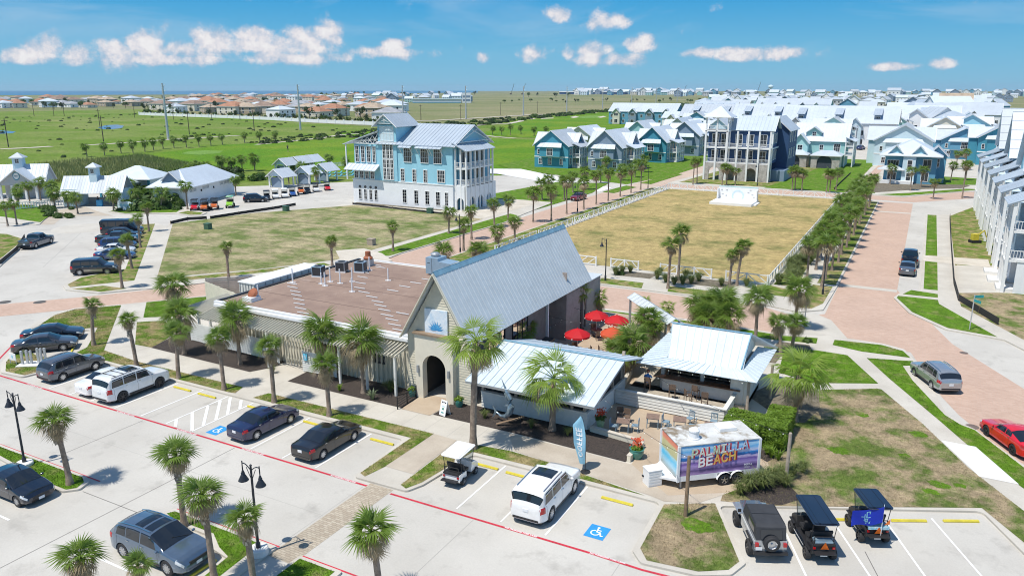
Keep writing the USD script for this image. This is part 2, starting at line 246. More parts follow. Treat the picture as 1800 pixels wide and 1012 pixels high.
lawn('vacant_turf', (0.10, 0.15, 0.035), (0.18, 0.22, 0.065), (0.40, 0.34, 0.20), 0.40, 0.58, vs=0.2, streak=(.8, 1, 1))
lawn('park_turf', (0.15, 0.17, 0.05), (0.24, 0.22, 0.08), (0.45, 0.345, 0.15), 0.33, 0.52, vs=0.12, streak=(.9, 1.1, 1))
lawn('fairway', (0.075, 0.185, 0.006), (0.125, 0.245, 0.012), (0.18, 0.26, 0.02), 0.45, 0.65, vs=0.03)
lawn('putting_green', (0.14, 0.26, 0.05), (0.18, 0.30, 0.06), (0.18, 0.30, 0.06), 0.5, 0.7, vs=0.05)
lawn('marsh', (0.09, 0.165, 0.015), (0.165, 0.245, 0.03), (0.25, 0.27, 0.09), 0.44, 0.68, vs=0.02, streak=(.6, 1, 1))
lawn('flats', (0.13, 0.165, 0.055), (0.19, 0.21, 0.08), (0.28, 0.26, 0.14), 0.40, 0.60, vs=0.004)
surf('mulch', (0.028, 0.022, 0.019), 0.95, vs=9, col2=(0.075, 0.058, 0.048), fine=(45, .5), bump=1.0, bs=40)
surf('soil_dark', (0.10, 0.085, 0.06), 0.95, vs=3, col2=(0.2, 0.17, 0.12), bump=.8, bs=20)
surf('pond_water', (0.02, 0.07, 0.16), 0.15, var=.2, vs=.05); surf('bay_water', (0.035, 0.13, 0.22), 0.3, vs=.0006, col2=(0.06, 0.17, 0.26))
# ================================================================ GROUND
def sheet(parent, name, pts, z, m, **kw):
    pg = pts if hasattr(pts, 'geom_type') else Polygon(pts).buffer(0)
    return put(parent, name, MB().poly(pg, z), m, **kw)
def rect(x0, y0, x1, y1): return sbox(min(x0, x1), min(y0, y1), max(x0, x1), max(y0, y1))
def rnd(pg, r): return pg.buffer(-r).buffer(r, quad_segs=6)
# far terrain, one sheet to the horizon
a = np.linspace(0, 2 * math.pi, 97)[:-1]
put(None, 'terrain', MB().poly(Polygon([(9500 * math.cos(t), 9500 * math.sin(t)) for t in a]), -0.30), 'flats', 'flat pale green coastal plain reaching the horizon', 'terrain', kind='structure')
def fan(pts, z): return Polygon([tuple(G(x, y)[:2]) for x, y in pts])
sheet(None, 'marsh_ground', [tuple(G(x, y)[:2]) for x, y in [(-700, 330), (-400, 205), (0, 196), (240, 192), (420, 207), (700, 226), (860, 214), (1000, 200), (1150, 186), (1260, 182), (1290, 205), (1180, 260), (980, 300), (900, 330), (600, 345), (200, 345), (-100, 345)]], -0.16, 'marsh', label='green marsh meadow between the golf course and the far houses', cat='meadow', kind='structure')
sheet(None, 'bay_water', [tuple(G(x, y)[:2]) for x, y in [(-900, 167.5), (-300, 168.2), (0, 167.6), (190, 166.9), (420, 165.8), (640, 164.8), (840, 163.0)]] + [tuple(G(840, 159.9)[:2]), tuple(G(400, 159.9)[:2]), tuple(G(-200, 159.9)[:2]), tuple(G(-1000, 159.9)[:2])], -0.1, 'bay_water', label='strip of blue bay water along the left horizon', cat='water', kind='structure')
for pts, lb in (([(172, 224), (186, 220), (205, 219), (218, 221), (214, 225), (196, 227), (180, 227)], 'small dark blue pond in the marsh near the wooden poles'), ([(-60, 232), (0, 229), (28, 231), (22, 234), (0, 235), (-60, 237)], 'sliver of pond water at the left edge of the marsh')):
    sheet(None, 'pond', [tuple(G(x, y)[:2]) for x, y in pts], -0.10, 'pond_water', label=lb, cat='pond', kind='structure')
def pxs(*p): return Polygon([tuple(G(x, y)[:2]) for x, y in p]).buffer(0)
gf = unary_union([rnd(pxs((262, 271), (330, 262), (400, 254), (520, 248), (620, 243), (760, 241), (860, 243), (945, 246), (1010, 262), (960, 300), (900, 310), (620, 306), (470, 300), (350, 290), (290, 282)), 3), rnd(pxs((838, 238), (880, 222), (935, 210), (1040, 198), (1140, 191), (1215, 196), (1190, 215), (1120, 232), (960, 243)), 8), rnd(pxs((585, 236), (640, 228), (700, 228), (690, 236), (630, 240)), 3)])
gc = put(None, 'golf_course', MB().poly(gf, -0.08), 'fairway', 'bright green mown golf fairways behind the blue building', 'golf course', kind='structure')
for p in ([(318, 270), (330, 266), (360, 264), (392, 265), (386, 269), (350, 272)], [(1010, 206), (1040, 203), (1070, 204), (1060, 207), (1025, 208)]): sheet(gc, 'putting_green', rnd(pxs(*p), .6), -0.05, 'putting_green')
for p in ([(1002, 206), (1012, 204), (1018, 206), (1008, 207.5)], [(1050, 206), (1060, 204), (1066, 205), (1056, 207)], [(930, 209), (938, 208), (942, 209), (934, 210)], [(950, 208), (972, 207), (974, 208), (952, 209)]): sheet(gc, 'sand_bunker', pxs(*p), -0.045, 'sand')
def road(pts, w): return LineString([tuple(G(x, y)[:2]) for x, y in pts]).buffer(w / 2, cap_style='flat')
for pts, w, lb in (([(450, 254), (560, 243), (598, 237), (640, 234)], 2.6, 'pale cart path curving across the fairway left of the blue building'), ([(820, 222), (855, 219), (895, 217), (915, 213), (920, 209)], 4, 'pale cart path on the far fairway'), ([(840, 236), (870, 240), (905, 243)], 2.2, 'pale cart path behind the blue building'),
                   ([(690, 214), (760, 212), (830, 208), (930, 202), (1040, 198), (1140, 193)], 6, 'pale dirt road along the far edge of the golf course'), ([(150, 255), (200, 252), (300, 245), (420, 238)], 3.5, 'pale dirt track across the marsh'), ([(0, 262), (60, 259), (90, 257)], 4, 'sandy track at the left marsh edge')):
    put(None, 'path', MB().poly(road(pts, w), -0.06), 'sand', lb, 'path', kind='structure')
# paved base of the whole development
pave = put(None, 'pavement', MB().poly(Polygon([(-140, -6), (60, -6), (60, 110), (30, 200), (-62, 200), (-101, 172), (-135, 130), (-175, 96), (-175, 60)]), 0.0), 'lot_concrete', 'grey concrete paving of streets and car park', 'pavement', kind='structure')
# brick streets
RB = [(-7.0, 169), (-7.0, 79.5), (-9, 77), (-13, 79.3), (-54.8, 79.3), (-54.8, 155), (-61.0, 155), (-61.4, 83), (-61.8, 77), (-71.5, 60.2), (-74.8, 54.1), (-78.9, 48.1), (-83.6, 42.4), (-100, 24), (-95, 21), (-79, 39.9), (-75, 44.9), (-67.1, 54.7), (-57.5, 68.2), (-54, 71.6), (-27, 70.9), (-16, 71.2), (-10.6, 70.6), (-7.2, 72.4), (0.9, 70.6), (3.2, 60.6), (4.2, 57.6), (9.5, 46), (14.5, 36), (17.5, 40), (12, 55), (8.6, 65.5), (4.1, 74.8), (-1.0, 93.3), (-1.05, 169)]
put(None, 'brick_street', MB().poly(Polygon(RB).buffer(0), 0.008), 'brick_paving', 'pink brick paved streets around the park and restaurant', 'street', kind='structure')
sheet(None, 'brick_street', [(-61.0, 155), (-54.6, 155), (-52.0, 205), (-50.5, 420), (-57, 420), (-59.5, 205)], 0.008, 'brick_worn', label='greyish brick street beyond the park corner leading to the far houses', cat='street', kind='structure')
sheet(None, 'brick_street', [(-54.0, 171.5), (-7, 171.5), (-1, 171.0), (12, 186), (30, 200), (28, 208), (8, 193.5), (-3, 178.3), (-54, 178.3)], 0.010, 'brick_paving', label='pink brick cross street along the far end of the park', cat='street', kind='structure')
for pts in ([(-7.9, 79.2), (-6.2, 77.5), (-3.8, 70.9), (-6.2, 72.2), (-10.6, 70.9), (-10.6, 76)], [(-6.9, 92.2), (-1.0, 92.2), (-1.0, 93.4), (-6.9, 93.4)], [(-6.9, 154.4), (-1.0, 154.4), (-1, 155.6), (-6.9, 155.6)]): sheet(pave, 'crossing_band', pts, 0.016, 'walk_concrete')
# kerbed blocks (top is the footway concrete); lawns and beds lie on them
_bk = [0]
def block(pts, lb, r=.5, h=.12, m='walk_concrete'):
    _bk[0] += 1; h += .0008 * _bk[0]
    pg = pts if hasattr(pts, 'geom_type') else Polygon(pts).buffer(0); pg = pg.buffer(r).buffer(-2 * r).buffer(r)
    return put(None, 'kerbed_pavement', MB().prism(pg, -0.05, h), m, lb, 'pavement', kind='structure'), pg
LAWNS = []
def turf(pts, m, lb, z=.136, name='lawn', dens=0, cat='lawn', inset=0.0):
    pg = pts if hasattr(pts, 'geom_type') else Polygon(pts).buffer(0)
    if inset: pg = pg.buffer(-inset)
    p = put(None, name, MB().poly(pg, z), m, lb, cat, kind='structure')
    if dens: LAWNS.append((pg, m, dens, z))
    return p
B_R = [(-74.8, 42.4), (-75, 44.9), (-71.9, 48.3), (-67.1, 54.7), (-57.5, 68.2), (-54, 71.0), (-27, 70.6), (-16, 71.0), (-10.6, 70.4), (-5.6, 71.9), (-1.2, 71.7), (0.4, 70.9), (1.2, 68.3), (2.4, 62.5), (3.4, 57.2), (4.3, 55.9), (5.0, 55.3), (7.4, 50.9), (11.6, 42.4), (14, 36), (11.5, 32), (9.7, 33.4), (4.9, 43.75), (-7.55, 37.7), (-5.2, 33.1), (-5.6, 31.9), (-7, 31.1), (-9.6, 30.8), (-10.3, 31.6), (-10.45, 36.5), (-22.3, 36.5), (-22.9, 32.0), (-23.3, 31.0), (-27.0, 30.9), (-27.3, 36.2), (-59.4, 36.2), (-59.6, 33), (-60, 31.1), (-62.5, 30.9), (-64.6, 32.0), (-67.3, 34.6), (-66.2, 35.6), (-63.6, 34.9), (-61.9, 36.0), (-62.4, 37.3), (-66.7, 41.2), (-70.6, 37.4), (-71.9, 38.3), (-73.7, 40.2)]
block(B_R, 'kerbed pavement of the restaurant block', r=.35)
turf([(-71.7, 47.9), (-74.5, 44.8), (-74.3, 42.5), (-71.7, 39.0), (-70.6, 38.3), (-66.7, 41.9), (-62.2, 37.9), (-61.7, 36.6), (-55.3, 36.5), (-43.4, 36.5), (-42.8, 36.6), (-43.2, 37.7), (-55.3, 37.6), (-60.2, 38.1)], 'mixed_lawn', 'grass strip with palms between the parked cars and the left sidewalk', dens=140)
turf([(-67.0, 34.6), (-64.5, 32.4), (-62.4, 31.2), (-60.2, 31.4), (-59.9, 33), (-60.4, 34.8), (-62.9, 34.7), (-63.6, 34.5), (-65.6, 34.9)], 'mixed_lawn', 'small grass island around the charging posts', dens=140)
turf([(-41.0, 36.6), (-27.0, 36.6), (-26.9, 31.4), (-26.4, 31.2), (-26.1, 32.7), (-26.05, 37.8), (-40.6, 37.75)], 'mixed_lawn', 'grass strip along the parking stalls before the arched entrance', dens=140)
turf([(-24.1, 37.6), (-24.0, 31.4), (-23.5, 31.2), (-23.1, 32.2), (-22.5, 36.8), (-17.5, 36.9), (-11.4, 36.8), (-17.9, 37.8), (-20.5, 38.0)], 'mixed_lawn', 'grass strip with tall palm beside the golf cart stall', dens=140)
turf([(-10.2, 36.4), (-10.0, 31.9), (-9.4, 31.1), (-7, 31.4), (-5.8, 32.2), (-5.5, 33.1), (-7.8, 37.8), (-8.9, 37.2)], 'dry_lawn', 'patchy brown lawn island holding the wooden post', dens=110)
turf([(-67.2, 53.9), (-70.4, 49.9), (-65.8, 46.1), (-63.6, 47.6), (-60.5, 51.5), (-62, 58.5)], 'green_lawn', 'green lawn between the diagonal walk and the louvred fence', dens=80)
turf([(-65.0, 44.8), (-63.2, 46.3), (-59.5, 45.2), (-58.0, 42.6), (-57.2, 40.5), (-59.2, 40.35)], 'mixed_lawn', 'small lawn beside the mulch bed at the diagonal walk', dens=80)
turf([(-57.2, 40.45), (-58.0, 42.8), (-58.5, 45), (-44.4, 43.4), (-44.3, 41.9), (-45.2, 40.25)], 'mulch', 'dark mulch bed with palms left of the gate', name='mulch_bed', cat='mulch bed', z=.14)
turf([(-41.2, 42.1), (-41.1, 40.2), (-30.3, 40.2), (-30.5, 43.2), (-41.2, 43.4)], 'mulch', 'dark mulch bed with agaves left of the arched entrance', name='mulch_bed', cat='mulch bed', z=.14)
turf([(-27.6, 43.0), (-27.8, 40.3), (-21.6, 40.35), (-13.7, 40.0), (-13.55, 42.4), (-17.0, 43.1)], 'mulch', 'dark mulch bed with fish sculpture in front of the blue roofed cafe', name='mulch_bed', cat='mulch bed', z=.14)
turf([(-30.4, 43.1), (-30.3, 40.05), (-27.9, 40.05), (-27.6, 43.1)], 'patio_tan', 'tan entrance walk leading to the arch', name='entrance_walk', cat='path', z=.139)
turf([(-17.1, 43.2), (-13.4, 42.6), (-13.3, 39.9), (-10.3, 37.4), (-7.4, 39.3), (-5.6, 42.6), (-7.6, 47.6), (-17.5, 49.2)], 'patio_tan', 'tan concrete patio around the trailer and dining tables', name='patio', cat='patio', z=.138)
turf([(-26, 50.5), (-15.6, 50.5), (-15.6, 60), (-16, 69.5), (-28.5, 69.5), (-27, 60)], 'patio_tan', 'tan courtyard paving under the red umbrellas', name='courtyard', cat='patio', z=.138)
turf([(-26.0, 37.8), (-26.1, 32.75), (-24.1, 32.75), (-24.2, 37.7)], 'walk_tan', 'tan concrete walk from the car park to the entrance', name='crossing_walk', cat='path', z=.137)
turf([(-21.8, 40.2), (-20.3, 38.15), (-11.2, 36.95), (-10.3, 36.7), (-8.6, 37.4), (-7.4, 39.3), (-10.3, 40), (-13.5, 39.9)], 'walk_tan', 'tan walk from the sidewalk to the trailer', name='crossing_walk', cat='path', z=.1365)
turf([(-7.7, 39.6), (-7.6, 38.2), (-5.0, 39.0), (4.9, 44.1), (8.0, 39), (10.2, 33.8), (11.4, 34.5), (7.6, 43.9), (6.8, 44.9), (4.4, 49.0), (2.0, 54.5), (-0.8, 59.9), (-1.1, 59.95), (-4.8, 57.7), (-6.6, 53), (-7.4, 46.5), (-6.0, 42.4)], 'dry_lawn', 'large patchy brown and green lawn right of the food trailer', dens=60)
turf([(-1.1, 61.1), (-3.8, 66.9), (-6.2, 67.0), (-8.8, 66.5), (-8.2, 60.0), (-5.6, 58.8)], 'green_lawn', 'green lawn triangle between the bar and the curving sidewalk', dens=60)
turf([(-5.2, 70.8), (-5.2, 69.2), (-2.8, 68.5), (0.9, 68.7), (0.3, 70.3), (-1.4, 71.2)], 'green_lawn', 'green kerbside lawn at the street corner', dens=50)
turf([(-2.3, 66.9), (1.1, 67.9), (1.35, 66.9), (0.4, 66.3), (1.2, 63), (3.3, 56.9), (4.2, 55.6), (5.0, 55.1), (7.2, 50.8), (11.2, 42.6), (13, 37.5), (11.9, 36.2), (8.2, 45.8), (5.6, 50), (3.0, 55.6), (-0.3, 62.4)], 'green_lawn', 'long green verge between the right sidewalk and the parked cars', dens=60)
turf([(3.05, 52.3), (4.95, 52.3), (6.9, 48.0), (4.95, 48.0)], 'walk_new', 'bright new concrete panel in the right sidewalk', name='sidewalk_panel', cat='sidewalk', z=.1375)
turf([(-9.5, 69.8), (-10.6, 69.9), (-16, 70.3), (-27, 69.9), (-27.6, 68.6), (-16, 68.9), (-10, 68.2), (-6.5, 68.9), (-6.6, 70.6)], 'green_lawn', 'narrow lawn behind the bar along the brick street')
turf([(-6.2, 50.5), (-9.4, 54), (-8, 58.0), (-5.0, 57.6), (-4.4, 54), (-5, 51)], 'soil_dark', 'dark planting bed under the palm beside the bar', name='planting_bed', cat='planting bed', z=.139)
turf([(-10, 62), (-9.5, 67.9), (-7.0, 68.2), (-6.6, 66.9), (-8.6, 65.5), (-8.8, 62)], 'soil_dark', 'dark planting bed behind the bar', name='planting_bed', cat='planting bed', z=.139)
turf([(-7.0, 39.9), (-5.6, 42.5), (-4.9, 42.2), (-3.7, 40.5), (-4.6, 39.3), (-6, 38.9)], 'mulch', 'mulch bed with ornamental grasses at the back of the trailer', name='mulch_bed', cat='mulch bed', z=.141)
turf([(-7.6, 45), (-6.2, 44), (-5.4, 46), (-5.6, 49.5), (-7, 50)], 'mulch', 'mulch bed under the clipped hedge', name='mulch_bed', cat='mulch bed', z=.141)
# car-park islands
block([(-60, 24.2), (-60, 22.6), (-48.7, 22.6), (-41.2, 21.9), (-40.2, 21.9), (-39.6, 22.5), (-39.9, 23.3), (-40.6, 23.6), (-48.9, 23.6)], 'kerb of the planted island by the left lamp post', r=.2)
turf([(-59.8, 24), (-59.8, 22.8), (-48.7, 22.8), (-41.2, 22.1), (-40.2, 22.1), (-39.85, 22.5), (-40.1, 23.1), (-40.7, 23.4), (-48.9, 23.4)], 'green_lawn', 'grass island with a palm and the left lamp post', dens=220)
block([(-33.2, 23.65), (-33.4, 23.0), (-32.6, 22.75), (-29.5, 22.75), (-28.3, 22.0), (-27.1, 21.8), (-26.9, 18.2), (-25.7, 18.2), (-25.7, 23.65)], 'kerb of the planted island beside the crossing', r=.15)
turf([(-32.9, 23.45), (-33.1, 23.1), (-32.5, 22.95), (-29.4, 22.95), (-28.2, 22.25), (-27.2, 21.9), (-26.95, 20.2), (-26.3, 20.2), (-26.6, 23.4)], 'green_lawn', 'grass island with palms right of the silver blue sport utility', dens=220)
block([(-24.25, 23.6), (-24.25, 17), (-18, 17), (-18, 19), (-21.6, 21.5), (-21.6, 23.6)], 'kerb of the island right of the crossing', r=.15)
turf([(-24.05, 23.4), (-24.05, 17.2), (-22, 17.2), (-21.9, 23.4)], 'green_lawn', 'grass island right of the crossing at the bottom edge', dens=220)
sheet(pave, 'brick_crossing', [(-25.72, 23.0), (-24.2, 23.0), (-24.15, 30.9), (-25.75, 30.9)], 0.009, 'brick_walk')
# vacant lot block left of street B, west lot islands
block([(-77.0, 52.6), (-75.3, 53.6), (-72.2, 58.2), (-62.4, 73.6), (-61.3, 80.1), (-61.7, 83), (-61.0, 113), (-62.2, 119), (-64, 136.5), (-75, 137), (-76, 120), (-99, 114.8), (-100, 97), (-105, 95.5), (-110.6, 84.6)], 'kerbed pavement around the vacant lot', r=.4)
turf([(-109.2, 84), (-79, 57.8), (-76.5, 60.3), (-71.6, 66.4), (-66.7, 75.2), (-66.2, 92), (-66.0, 112.5), (-76, 114), (-96, 115), (-106, 98.5)], 'vacant_turf', 'broad vacant lot of patchy tan and green grass')
turf([(-66.3, 113), (-66, 136), (-74.6, 136.4), (-75, 120)], 'sand', 'bare sandy strip beside the blue building', name='sand_strip', cat='sand', z=.137)
turf([(-76.2, 56.5), (-71.6, 62.6), (-65.2, 72.6), (-66.8, 73.2), (-72.8, 64), (-77.5, 57.8)], 'mixed_lawn', 'grass verge along the diagonal brick street')
turf([(-64.9, 79.5), (-62, 80.6), (-61.9, 83.2), (-61.3, 112), (-62.6, 118.8), (-64.7, 120)], 'green_lawn', 'green verge with palms beside the brick street')
turf(pxs((590, 442), (640, 438), (672, 447), (690, 460), (650, 467), (600, 462)), 'sand', 'pale bare sand patch in the vacant lot', name='sand_patch', cat='sand', z=.139)
block([(-112.2, 83.3), (-114.0, 81.0), (-86.6, 58.3), (-87.4, 53.3), (-85.1, 50.1), (-83.0, 49.1), (-78.4, 49.9), (-75.6, 53.6), (-107.3, 81.4)], 'kerbed pavement between the west car park and the vacant lot', r=.4)
turf([(-111.8, 82.6), (-113.2, 81.2), (-86.2, 58.8), (-86.9, 53.5), (-85, 50.6), (-83.6, 50.0), (-80.0, 55.5)], 'mixed_lawn', 'grass strip with palms at the heads of the west parking stalls')
turf([(-82.6, 49.6), (-78.5, 50.4), (-77.4, 52.6), (-81, 52.2)], 'mixed_lawn', 'small grass strip at the tip of the west island')
block([(-101.4, 52.1), (-117, 64.8), (-124, 66), (-150, 60), (-150, 40), (-112, 40)], 'kerbed verge at the left edge of the west car park', r=.4)
turf([(-102.4, 51.6), (-117.2, 64.3), (-123.8, 65.5), (-148, 59.5), (-148, 42), (-113, 42)], 'mixed_lawn', 'grass verge left of the white pickup')
# west entrance: lawns
block([(-128, 73), (-137.5, 80.6), (-141, 84), (-152, 86.5), (-175, 88), (-175, 70), (-150, 68)], 'kerbed pavement before the white picket fence', r=.4)
turf([(-130, 74.4), (-137.5, 81), (-141, 83.6), (-152, 85.5), (-160, 83), (-148, 75)], 'green_lawn', 'lawn in front of the white picket fence')
block([(-132.6, 90.5), (-131, 87.4), (-126, 87.0), (-118, 91.5), (-114.6, 91.2), (-112.4, 92.6), (-114, 95.2), (-121, 96.8), (-131, 97)], 'kerbed planting island beside the gate house', r=.3)
turf([(-132.2, 90.6), (-130.9, 87.8), (-126.2, 87.4), (-119, 92.6), (-121, 95), (-130, 96.4)], 'green_lawn', 'planted island in front of the changing house')
turf([(-118, 92.2), (-114.4, 91.8), (-113, 92.8), (-114.4, 94.6), (-118.5, 94.6)], 'mixed_lawn', 'small grass patch in front of the cart row')
sheet(pave, 'paved_circle', Point(*G(147, 401)[:2]).buffer(4.6), 0.006, 'walk_concrete')
sheet(pave, 'tan_drive', [(-126, 85), (-131.8, 86.5), (-141, 89.5), (-141, 84.4), (-137, 79.6), (-129, 73), (-126.5, 74.5), (-134, 81)], 0.012, 'walk_tan')
# park block
block([(-54.6, 79.7), (-13, 79.7), (-9.4, 78.6), (-7.3, 80.6), (-7.05, 92), (-7.05, 168.2), (-8.5, 170.6), (-52.9, 171), (-54.4, 169)], 'kerbed pavement around the park', r=.4)
turf([(-49.8, 88.7), (-14.2, 88.7), (-14.2, 167.8), (-49.8, 167.8)], 'park_turf', 'tan sun-dried turf of the fenced park')
turf([(-54.3, 82), (-51.0, 82), (-51.0, 168), (-54.1, 168)], 'mixed_lawn', 'verge with palms left of the park fence')
for x0, x1 in ((-31.6, -26.4), (-23.4, -16.2)):
    turf([(x0, 80.1), (x1, 80.1), (x1 - .6, 82.6), (x0 - .6, 82.6)], 'mixed_lawn', 'kerbside grass panel %s' % ('under the park lamp post' if x0 < -30 else 'under the pair of park palms'))
turf([(-31.5, 84.6), (-27, 84.8), (-26.8, 87.4), (-31.8, 87.2)], 'soil_dark', 'planting bed behind the park lamp post', name='planting_bed', cat='planting bed', z=.138)
turf([(-24.5, 84.4), (-17.5, 84.6), (-17.2, 87.9), (-24.2, 87.8)], 'soil_dark', 'planting bed around the pair of park palms', name='planting_bed', cat='planting bed', z=.138)
turf([(-15.2, 84), (-10.6, 84), (-9.6, 80.4), (-8.4, 80.4), (-7.6, 83), (-7.5, 91.0), (-9.6, 91.0), (-9.6, 86.4), (-13.8, 88.3), (-15.2, 88)], 'mixed_lawn', 'dry grass corner of the park by the street sign')
turf([(-13.6, 89), (-11.4, 89), (-11.4, 168), (-13.6, 168)], 'mixed_lawn', 'planting strip along the right park fence')
turf([(-9.3, 92), (-7.3, 92), (-7.3, 167.5), (-9.3, 167.5)], 'mixed_lawn', 'kerbside verge with the right palm row')
# east side
block([(1.3, 94.2), (1.3, 154.5), (1.9, 155.6), (4.9, 155.8), (9.5, 170), (40, 196), (40, 76), (20, 56), (8.2, 78), (3.6, 79.0), (0.4, 83.6), (-1.2, 89.2), (-0.7, 91.6)], 'kerbed pavement on the right side of the street', r=.4)
turf([(1.6, 94.8), (3.0, 94.8), (3.0, 154.2), (1.6, 154.2)], 'green_lawn', 'long kerbside verge right of the two parked street cars')
turf([(-0.4, 91.2), (3.0, 91.3), (3.0, 93.0), (0.4, 93.6)], 'green_lawn', 'end of the right verge by the crossing')
turf([(-0.8, 90.2), (-0.9, 89.2), (0.7, 83.9), (3.8, 79.5), (7.7, 78.6), (3.1, 88.6), (3.0, 90.3)], 'green_lawn', 'kerbside lawn corner with the right street sign')
turf([(5.0, 110), (5.0, 154), (9, 168), (12, 150), (9.4, 112)], 'mixed_lawn', 'patchy lawn between the right sidewalk and the white hotel')
turf([(5.1, 88.6), (4.8, 94.5), (8.8, 96.8), (14, 98.2), (30, 96), (24, 66), (10.3, 77.5)], 'dry_lawn', 'patchy lawn in front of the white hotel wall')
turf([(5.1, 97.4), (8.6, 98), (8.7, 103.8), (5.2, 103.8)], 'walk_concrete', 'grey gravel bed nearer the hotel corner', name='gravel_bed', cat='gravel bed', z=.139)
turf([(5.2, 105.0), (8.7, 105.0), (8.8, 110.4), (5.2, 110.4)], 'walk_concrete', 'grey gravel bed farther from the hotel corner', name='gravel_bed', cat='gravel bed', z=.139)
turf([(1.4, 111), (8.9, 110.8), (8.9, 116), (1.4, 115)], 'sand', 'bare sand crossing the right verge', name='sand_patch', cat='sand', z=.14)
# north side
block([(-53.6, 178.8), (-3.2, 178.8), (8, 194.2), (24, 206), (90, 420), (-49.6, 420), (-52, 205)], 'kerbed pavement of the far housing block', r=.3, h=.1)
turf([(-51.6, 181.5), (-14.2, 181.5), (-13.4, 236), (-22.5, 236), (-37, 236), (-48, 236)], 'mixed_lawn', 'lawn beyond the park in front of the tower house', z=.11)
turf([(-12.3, 181.5), (-8.6, 181.6), (-9.6, 206), (-12, 206)], 'green_lawn', 'narrow green lawn between brick walk and teal house lots', z=.11)
turf([(-31.5, 180), (-14.5, 180), (-12.9, 269), (-22.7, 269)], 'green_lawn', 'green lawn lots with black edging beyond the park', z=.114)
sheet(None, 'brick_walk', [(-13.3, 180), (-11.0, 180), (-9.6, 268), (-11.6, 268)], 0.118, 'brick_paving', label='pink brick walk leading from the park to the far houses', cat='path', kind='structure')
turf([(-9, 182.5), (0, 194), (8, 200), (10, 206), (5, 224), (-6, 222), (-9.6, 200)], 'soil_dark', 'mulched garden around the light blue house', z=.116, name='planting_bed', cat='planting bed')
turf([(2, 206), (12, 209), (14, 224), (4, 226)], 'green_lawn', 'green lawn right of the light blue house', z=.12)
turf([(-8, 180), (-3.4, 179.6), (8.5, 195.2), (12, 200), (9, 200), (-3, 185)], 'green_lawn', 'curving green verge before the light blue house', z=.118)
sheet(None, 'brick_court', [(-24, 318), (-6, 318), (-2, 470), (-22, 470)], 0.112, 'walk_tan', label='tan drive between the far white houses', cat='drive', kind='structure')
# left of street B beyond the vacant lot
sheet(None, 'field_lawn', [(-63, 121), (-62.8, 154), (-66, 172), (-78, 168), (-82, 134), (-74.6, 137), (-64, 137)], 0.06, 'green_lawn', label='green field right of the blue building', cat='lawn', kind='structure')
sheet(None, 'side_drive', [(-62, 156), (-62, 164), (-100, 192), (-128, 180), (-124, 172), (-100, 178)], 0.05, 'lot_pale', label='pale concrete drive behind the blue building', cat='drive', kind='structure')
for pts, lb in (([(-61.5, 156.5), (-58.5, 155.8), (-57.6, 168), (-60.8, 170)], 'grass median at the mouth of the side drive'), ([(-59.6, 176), (-56.5, 175), (-56, 200), (-59, 202)], 'long grass median beside the grey brick street')):
    turf(pts, 'green_lawn', lb, z=.05)
sheet(None, 'house_ground', [(-61.5, 172), (-57.5, 200), (-56, 420), (-110, 420), (-118, 300), (-112, 200), (-104, 192)], 0.02, 'green_lawn', label='ground around the blue and grey houses', cat='lawn', kind='structure')
# stall markings on the car park
def line(x0, y0, x1, y1, w, m='paint_white', z=0.010, name='stall_line', parent=pave, zt=None):
    return put(parent, name, MB().poly(LineString([(x0, y0), (x1, y1)]).buffer(w / 2, cap_style='flat'), z), m)
for x in (-56.1, -53.6, -51.1, -48.4, -45.6, -43.0, -40.45, -35.1, -32.45, -29.8): line(x, 30.8, x, 36.1, .1)
line(-19.95, 30.9, -19.95, 36.4, .1); line(-17.24, 30.9, -17.24, 36.4, .1); line(-14.66, 30.9, -14.66, 36.4, .1)
for x0, y0, y1 in ((-42.95, 31.6, 30.75), (-42.95, 32.9, 30.85), (-42.9, 34.2, 31.75), (-42.9, 35.3, 32.8), (-42.7, 36.05, 33.8), (-41.6, 36.05, 34.9)): line(x0, y0, -40.5 if y0 > 31.7 else -42.0, y1, .2, name='hatch_line', z=.014)
for a_, b_ in (((-4.6, 38.3), (-1.6, 31.4)), ((-1.85, 38.9), (1.4, 32.2)), ((0.6, 40.1), (3.6, 33.2)), ((2.55, 41.9), (6.0, 34.4))): line(*a_, *b_, .1)
line(-32.6, 19.0, -28.6, 19.0, .12); line(-44, 18.9, -40.0, 18.9, .12)
red = LineString([(-72.5, 40.2), (-70.6, 37.2), (-68.1, 34.6), (-65.2, 31.8), (-63.6, 30.85), (-62.2, 30.6), (-25.75, 30.56)]).buffer(.075, cap_style='flat'); put(pave, 'fire_lane_line', MB().poly(red, .012), 'paint_red')
red2 = LineString([(-24.05, 30.5), (-12.1, 30.55), (-9.4, 30.45), (-8.1, 30.55), (-6.9, 30.6), (-5.4, 31.3), (-4.6, 32.2)]).buffer(.075, cap_style='flat'); put(pave, 'fire_lane_line', MB().poly(red2, .012), 'paint_red')
def flat_text(t, x, y, h, m, z, parent=pave, name='lettering', rz=0.0):
    tm = meshkit.text_mesh(t, h, 0.002, bold=True); put(parent, name, MB().mesh(tm, rotz(rz), (x, y, z)), m)
for x in (-58.2, -47.6, -41.4, -35.4, -28.2, -16.6, -11.9): flat_text('NO PARKING FIRE LANE', x - .2, 30.50, .115, 'paint_white', .014)
for x0, x1, y in ((-60, -39.6, 23.72), (-33.2, -25.75, 23.78), (-24.2, -18, 23.75)): line(x0, y, x1, y, .1, 'paint_red', .012, name='red_kerb_line')
